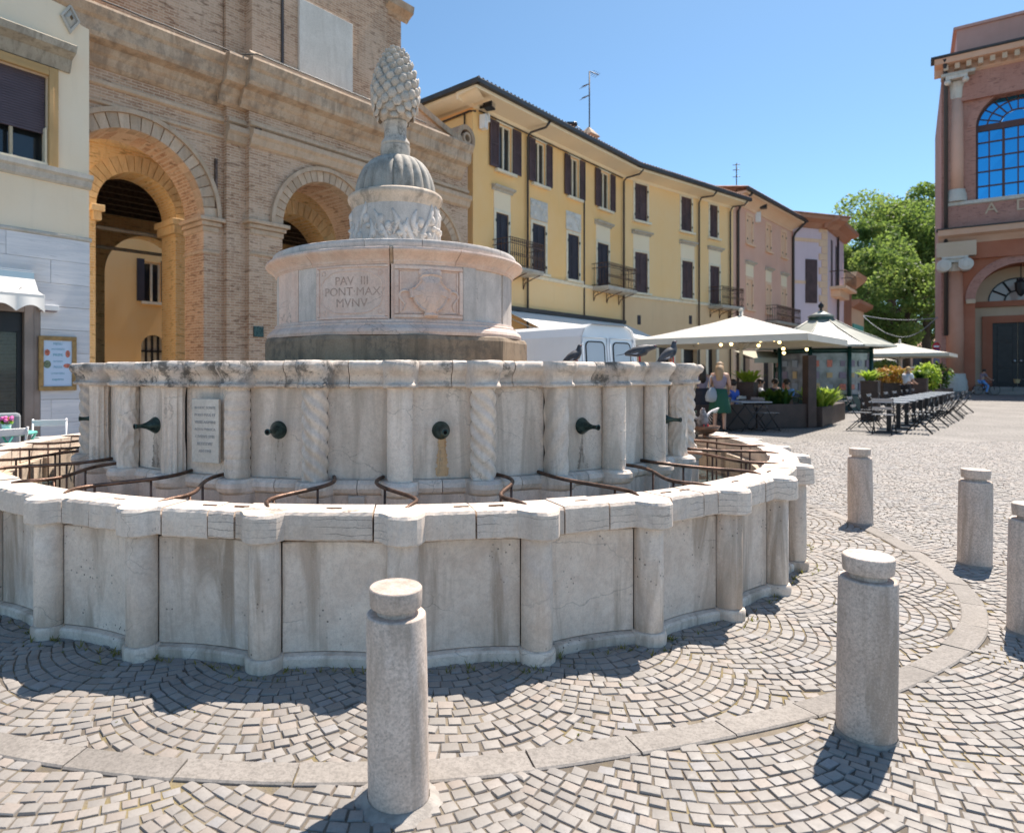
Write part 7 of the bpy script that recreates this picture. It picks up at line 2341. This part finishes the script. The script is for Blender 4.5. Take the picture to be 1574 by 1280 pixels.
# ------------------------------------------------------------------ bicycles
def bicycle(loc, rz, label, basket=False, fm='black'):
    e = empty('bicycle', loc, rz, label, 'bicycle')
    for x, nm in ((-.52, 'wheel'), (.52, 'wheel')):
        Mx = Matrix.Translation((x, 0, .34)) @ Matrix.Rotation(R(90), 4, 'X')
        b = MB(); b.tube([tuple(Mx @ Vector((.325 * math.cos(2 * PI * i / 32), .325 * math.sin(2 * PI * i / 32), 0))) for i in range(33)], .018, 6, cap=False); w = b.build('wheel', M['rubber'], e)
        b = MB()
        for i in range(14): b.tube([(x, 0, .34), (x + .31 * math.cos(2 * PI * i / 14), 0, .34 + .31 * math.sin(2 * PI * i / 14))], .003, 3)
        b.build('spokes', M['chrome'], w)
    b = MB()
    for p in ([(-.52, 0, .34), (-.05, 0, .30), (.38, 0, .78)], [(-.05, 0, .30), (-.18, 0, .86)], [(-.52, 0, .34), (-.15, 0, .76)], [(-.15, 0, .74), (.36, 0, .74)], [(.52, 0, .34), (.40, 0, .72), (.36, 0, .98)]): b.tube(p, .016, 6)
    b.build('frame', M[fm], e)
    b = MB(); b.tube([(.22, -.27, 1.0), (.34, -.22, 1.02), (.36, 0, .98), (.34, .22, 1.02), (.22, .27, 1.0)], .012, 6); b.build('handlebar', M['chrome'], e)
    b = MB(); b.ball((-.2, 0, .89), (.13, .08, .035), 10, 6); b.build('saddle', M['black'], e)
    b = MB(); b.lathe([(.09, -.01), (.09, .01)], 14, M=Matrix.Translation((-.05, -.04, .30)) @ Matrix.Rotation(R(90), 4, 'X')); b.tube([(-.05, -.04, .30), (.07, -.06, .17)], .01, 5); b.tube([(-.05, .04, .30), (-.17, .06, .43)], .01, 5); b.build('crank', M['chrome'], e)
    if basket:
        b = MB(); b.lathe([(.13, .78), (.19, 1.04), (.18, 1.04), (.12, .79)], 12, (.60, 0, 0), sm=False); b.build('basket', M['straw'], e)
    return e
cz_ = 43.0
bicycle(((1516 - CX) / FPX * cz_, cz_, 0), R(-6), 'dark bicycle ridden past the theatre entrance')
human(((1508.5 - CX) / FPX * cz_, cz_ , 0), R(84), 'cyclist in a grey top and blue shorts riding past the theatre', 'ride', 'c_mauve', 'c_blue', 'hair_d', False, False, 1.66, True, {'l': ((-.20, -.22, 1.16), (-.20, -.48, 1.02)), 'r': ((.20, -.22, 1.16), (.20, -.48, 1.02))}, .25)
bicycle(((1578 - CX) / FPX * 43.5, 43.5, 0), R(174), 'black bicycle with a straw basket at the right edge', True)

# ------------------------------------------------------------------ traffic signs
sg = empty('traffic_sign', ((1439 - CX) / FPX * 42, 42, 0), .1, 'red no entry sign above blue signs on a pole beside the theatre', 'traffic sign')
b = MB(); b.tube([(0, .05, 0), (0, .05, 3.5)], .04, 8); b.build('pole', M['grey_paint'], sg)
z0 = EYE + (HOR - 532.5) * .042
b = MB(); b.lathe([(.001, 0), (.27, 0), (.27, .02), (.001, .02)], 28, M=Matrix.Translation((0, 0, z0)) @ Matrix.Rotation(R(90), 4, 'X')); d_ = b.build('red_disc', M['red'], sg)
b = MB(); b.span(-.19, .19, -.026, -.021, z0 - .05, z0 + .05); b.build('white_bar', M['white_s'], d_)
z1 = EYE + (HOR - 541) * .042
b = MB(); b.lathe([(.001, 0), (.24, 0), (.24, .02), (.001, .02)], 24, M=Matrix.Translation((0, 0, z1)) @ Matrix.Rotation(R(90), 4, 'X')); b.build('blue_disc', M['blue_sign'], sg)
z2 = EYE + (HOR - 547) * .042
b = MB(); b.prism([(-.05, z2 - .09), (.40, z2 - .09), (.52, z2), (.40, z2 + .09), (-.05, z2 + .09)], -.03, .0); b.build('direction_arrow', M['blue_sign'], sg)
z3 = EYE + (HOR - 555) * .042
b = MB(); b.span(-.2, .2, -.03, 0, z3 - .16, z3 + .16); b.build('small_panel', M['c_mauve'], sg)

# ------------------------------------------------------------------ pigeons
def pigeon(loc, rz, label, tilt=0.0, s=1.0, wings_up=False, neck=1.0, dark='pg_dark', headdown=0):
    e = empty('pigeon', loc, rz, label, 'pigeon', 'pigeons on the fountain')
    T = Matrix.Rotation(tilt, 4, 'Y')          # body axis along +x, tilt lifts the chest
    b = MB()
    ax = [(-.135, 0, .085), (-.10, 0, .095), (-.05, 0, .105), (.0, 0, .112), (.045, 0, .122), (.075, 0, .140), (.092, 0, .165 * neck), (.104, 0, .188 * neck), (.118, 0, .200 * neck)]
    if headdown: ax[6:] = [(.105, 0, .142), (.135, 0, .148), (.158, 0, .146)]
    rd = [.016, .030, .046, .056, .054, .040, .029, .024, .012]
    b.tube([(p[0] * s, p[1] * s, p[2] * s) for p in ax], [r * s for r in rd], 14, M=T)
    hd = ax[-2]
    b.ball((hd[0] * s + .006 * s, 0, hd[2] * s + .006 * s), (.025 * s, .021 * s, .022 * s), 10, 8, M=T)
    b.build('body', M[dark], e)
    b = MB(); h = Vector(ax[-1]); b.tube([tuple((h + Vector((.004, 0, .002))) * s), tuple((h + Vector((.034, 0, -.006))) * s)], [.007 * s, .002 * s], 6, M=T); b.build('beak', M['black'], e)
    b = MB()
    for sg_ in (-1, 1): b.ball((hd[0] * s + .014 * s, sg_ * .019 * s, hd[2] * s + .010 * s), .004 * s, 6, 5, M=T)
    b.build('eyes', M['red'], e); e.children[-1]['kind'] = 'stuff'
    b = MB(); b.add([(p[0] * s, p[1] * s, p[2] * s) for p in ((-.11, -.022, .096), (-.11, .022, .096), (-.215, .034, .078), (-.215, -.034, .078), (-.11, -.022, .088), (-.11, .022, .088), (-.215, .034, .074), (-.215, -.034, .074))], [(0, 1, 2, 3), (7, 6, 5, 4), (0, 3, 7, 4), (1, 5, 6, 2), (3, 2, 6, 7)], 0, False, T); b.build('tail', M['pg_dark'], e)
    for sg_ in (-1, 1):
        b = MB()
        if not wings_up:
            for q in range(3):
                L0 = .17 - q * .03
                vs = []
                for i in range(7):
                    t = i / 6
                    x = .05 - L0 * t; y = sg_ * (.050 + .008 * q * .4 - .030 * t * t); z = .130 - .030 * t
                    hw = .034 * math.sin(PI * min(1, .12 + t * .86)) ** .7
                    vs += [(x * s, (y - sg_ * .012) * s, (z + hw * .7) * s), (x * s, (y + sg_ * (.006 + .003 * q)) * s, (z - hw) * s)]
                b.add(vs, [(2 * i, 2 * i + 2, 2 * i + 3, 2 * i + 1) for i in range(6)] + [(2 * i, 2 * i + 1, 2 * i + 3, 2 * i + 2) for i in range(6)], 1 if q == 1 else 0, True, T)
        else:
            # raised wing: arm then a fan of flight feathers
            root = Vector((.03, sg_ * .045, .14)); wrist = Vector((.035, sg_ * .115, .215)); tip = Vector((.0, sg_ * .205, .285))
            b.tube([tuple(T @ (root * s)), tuple(T @ (wrist * s)), tuple(T @ (tip * s))], [.018 * s, .013 * s, .006 * s], 6)
            for q in range(11):
                t = q / 10
                o = root.lerp(wrist, min(1, t * 2)) if t < .5 else wrist.lerp(tip, (t - .5) * 2)
                dr = Vector((-.45 + .2 * t, sg_ * (.15 + .75 * t), -.42 + .85 * t)).normalized()
                l = (.085 + .035 * t) * s; wd = Vector((0, sg_ * .6, .8)).cross(dr).normalized() * .012 * s
                p0 = T @ (o * s); p1 = T @ (o * s + dr * l)
                b.add([tuple(p0 - wd * .6), tuple(p0 + wd * .6), tuple(p1 + wd), tuple(p1 - wd)], [(0, 1, 2, 3)], 1 if q % 2 else 0)
        b.build('wing', [M['pg_dark'] if not wings_up else M['pg_pale'], M['pg_pale']], e)
    for sg_ in (-1, 1):
        b = MB(); x = .0
        b.tube([(x, sg_ * .022 * s, .075 * s), (x + .004 * s, sg_ * .022 * s, .003 * s)], .005 * s, 6)
        for d_ in (-.4, 0, .4): b.tube([(x + .004 * s, sg_ * .022 * s, .004 * s), (x + .03 * s, sg_ * .022 * s + .03 * s * d_, .003 * s)], .003 * s, 5)
        b.tube([(x + .004 * s, sg_ * .022 * s, .004 * s), (x - .016 * s, sg_ * .022 * s, .003 * s)], .003 * s, 5)
        b.build('leg', M['red'], e)
    return e
def fw(r, phi, z):
    p = pt(r, phi, z); return (p[0] + FC.x, p[1] + FC.y, p[2])
zt_ = 1.692
x_ = (886 - CX) / FPX * 6.1
pigeon((x_, 6.1, 1.682 * K), R(8), 'upright grey pigeon on the tier roof in front of the van', -.35, .85)
def cornice_at(u, r, z):
    s = (u - CX) / FPX; a = s * s + 1; b_ = -2 * (s * FC.x + FC.y); c = FC.x ** 2 + FC.y ** 2 - (r * K) ** 2
    Z = (-b_ - math.sqrt(b_ * b_ - 4 * a * c)) / (2 * a); return (s * Z, Z, z * K)
pigeon(cornice_at(983, 3.13, 1.69), R(-6), 'stooping dark pigeon on the ledge at the right end of the tier', -.02, .74, headdown=1)
pigeon(cornice_at(1033, 3.10, 1.69), R(14), 'dark pigeon craning up at the far right end of the tier ledge', -.40, .78)
bw_p = fw(3.60, PH0 + STEP * 8, .885)
bo = empty('bowl', (bw_p[0], bw_p[1], .80), 0, 'shallow dark metal bowl set on the iron rail at the right', 'bowl')
b = MB(); b.lathe([(.03, -.01), (.07, .0), (.115, .035), (.135, .075), (.128, .075), (.11, .04), (.06, .012), (.001, .010)], 28); b.build('shell', M['iron'], bo)
b = MB(); b.lathe([(.04, -.045), (.03, -.03), (.03, -.008)], 14); b.build('foot', M['iron'], bo)
pigeon((bw_p[0], bw_p[1], .815), R(-80), 'grey pigeon with both wings raised, landing on the dark bowl', -.75, 1.0, True, dark='pg_mid')

# ------------------------------------------------------------------ trees
def tree(x, y, hgt, rad, label, seed, mats=('leaf', 'leaf_y'), nleaf=9000, low=.25, ls=.30):
    r_ = random.Random(seed)
    e = empty('tree', (x, y, 0), r_.uniform(0, 6), label, 'tree', 'plane trees beyond the piazza')
    b = MB()
    tr = [(0, 0, 0), (.1, .05, hgt * .18), (-.1, .1, hgt * .4), (.15, -.1, hgt * .62), (.1, .1, hgt * .85)]
    b.tube(tr, [rad * .085, rad * .07, rad * .055, rad * .035, rad * .012], 10)
    b.build('trunk', M['bark'], e)
    clumps = []
    for i in range(16):
        z0 = hgt * r_.uniform(.22, .72); a = r_.uniform(0, 2 * PI)
        zf = z0 / hgt
        L = rad * (1.0 - abs(zf - .45) * .9) * r_.uniform(.65, 1.0)
        p1 = (L * .5 * math.cos(a), L * .5 * math.sin(a), z0 + L * .35); p2 = (L * math.cos(a + .2), L * math.sin(a + .2), z0 + L * .5)
        bb = MB(); bb.tube([(0, 0, z0), p1, p2], [rad * .03, rad * .02, rad * .006], 6); bb.build('limb', M['bark'], e)
        clumps.append((p2, rad * r_.uniform(.26, .42))); clumps.append((p1, rad * r_.uniform(.25, .36)))
    for i in range(10):
        a = r_.uniform(0, 2 * PI); q = r_.uniform(0, .45) * rad
        clumps.append(((q * math.cos(a), q * math.sin(a), hgt * r_.uniform(.72, .97)), rad * r_.uniform(.18, .30)))
    for mi, mm in enumerate(mats):
        vs = []; fs = []
        rng = np.random.default_rng(seed * 7 + mi)
        n = nleaf if mi == 0 else nleaf // 3
        cl = clumps if mi == 0 else [clumps[i] for i in range(0, len(clumps), 3)]
        C = np.array([c for c, _ in cl]); RR = np.array([r for _, r in cl])
        k = rng.integers(0, len(cl), n)
        d = rng.normal(size=(n, 3)); d /= np.linalg.norm(d, axis=1)[:, None]
        rr = rng.uniform(.25, 1, n) ** .45
        P = C[k] + d * (RR[k] * rr)[:, None] * np.array([1, 1, .75])
        a1 = rng.normal(size=(n, 3)); a1 /= np.linalg.norm(a1, axis=1)[:, None]
        a2 = np.cross(a1, rng.normal(size=(n, 3))); a2 /= np.linalg.norm(a2, axis=1)[:, None]
        s = ls * rng.uniform(.6, 1.3, n)[:, None]
        Vv = np.stack([P - a1 * s * .5, P + a2 * s * .32, P + a1 * s * .5, P - a2 * s * .32], 1).reshape(-1, 3)
        Ff = np.arange(n * 4).reshape(n, 4)
        me = bpy.data.meshes.new('crown'); me.from_pydata(Vv.tolist(), [], Ff.tolist()); me.materials.append(M[mm]); me.update()
        link_mesh('crown' if mi == 0 else 'sunlit_leaves', me, e)  # extra leaves on every third clump, mostly a yellower green
def tx_(u, Z): return (u - CX) / FPX * Z
tree(tx_(1372, 80), 80, 25.0, 9.0, 'tallest leafy plane tree between the lilac house and the theatre', 1, nleaf=26000, ls=.40)
tree(tx_(1332, 72), 72, 19.0, 5.5, 'leafy tree rising right beside the end of the house row', 2, nleaf=13000, ls=.36)
tree(tx_(1425, 88), 88, 24.0, 8.0, 'leafy tree partly hidden by the theatre', 3, nleaf=17000, ls=.40)
tree(tx_(1395, 66), 66, 14.5, 5.0, 'lower yellow green tree in front of the tallest one', 4, ('leaf', 'leaf_y'), 12000, ls=.34)
tree(tx_(1350, 96), 96, 20.0, 8.0, 'dark tree far behind the tallest plane tree', 5, ('leaf', 'leaf'), 12000, ls=.42)
# far buildings under the trees
fb = empty('far_house', (tx_(1395, 104), 104, 0), -.1, 'pale low house far behind the trees', 'building')
b = MB(); b.span(-14, 14, 0, 8, 0, 5.6); b.build('wall', M['pink'], fb)
b = MB(); b.add([(-14.5, -.6, 5.6), (14.5, -.6, 5.6), (14.5, 4, 7.6), (-14.5, 4, 7.6)], [(0, 1, 2, 3)]); b.build('roof', M['roof_tile'], fb)
for k in range(8):
    b = MB(); b.span(-12 + k * 3.2, -10.8 + k * 3.2, -.06, .0, 2.6, 4.6); b.build('window', M['shutter_dk'], fb)
b = MB(); b.span(-12, 8, -1.5, 0, 2.3, 2.5); b.build('shop_canopy', M['canvas_w'], fb)
# festoon wires across the street
wr = empty('overhead_wires', (0, 0, 0), 0, 'thin overhead wires strung from the last house towards the theatre', 'wires')
for (u0, v0, Z0, u1, v1, Z1, sag) in ((1327, 485, 58, 1441, 489, 47, .25), (1327, 486, 58, 1362, 512, 50, .1), (1362, 512, 50, 1441, 487, 47, .8)):
    a, c = Vector(roof_pt(u0, v0, Z0)), Vector(roof_pt(u1, v1, Z1))
    b = MB(); b.tube([tuple(a.lerp(c, t / 12) - Vector((0, 0, sag * math.sin(PI * t / 12)))) for t in range(13)], .03, 4); b.build('wire', M['c_grey'], wr)

# ------------------------------------------------------------------ dry weeds at the foot of the basin and in joints
b = MB(); r_ = random.Random(31)
for k in range(420):
    if r_.random() < .62:
        ph = r_.uniform(-60, 75); rr = 4.12 + (.10 if abs(((ph - PH0) / STEP + .5) % 1 - .5) < .13 else .0) + r_.uniform(0, .05)
        if r_.random() < .35: ph = PH0 + STEP * round((ph - PH0) / STEP) + r_.choice((-1.8, 1.8))
        p = fw(rr, ph, 0); hh_ = r_.uniform(.012, .05)
    else:
        ph = r_.uniform(-30, 75); p = fw(r_.uniform(4.2, 4.9), ph, 0); hh_ = r_.uniform(.004, .012)
    leaf_mesh(b, (p[0], p[1], -.012), 4, hh_ + .012, hh_ * .9, r_, .0028, .4)
o = b.build('weeds', M['weed']); tag(o, 'sparse dry weeds along the foot of the basin', None, None, 'stuff')
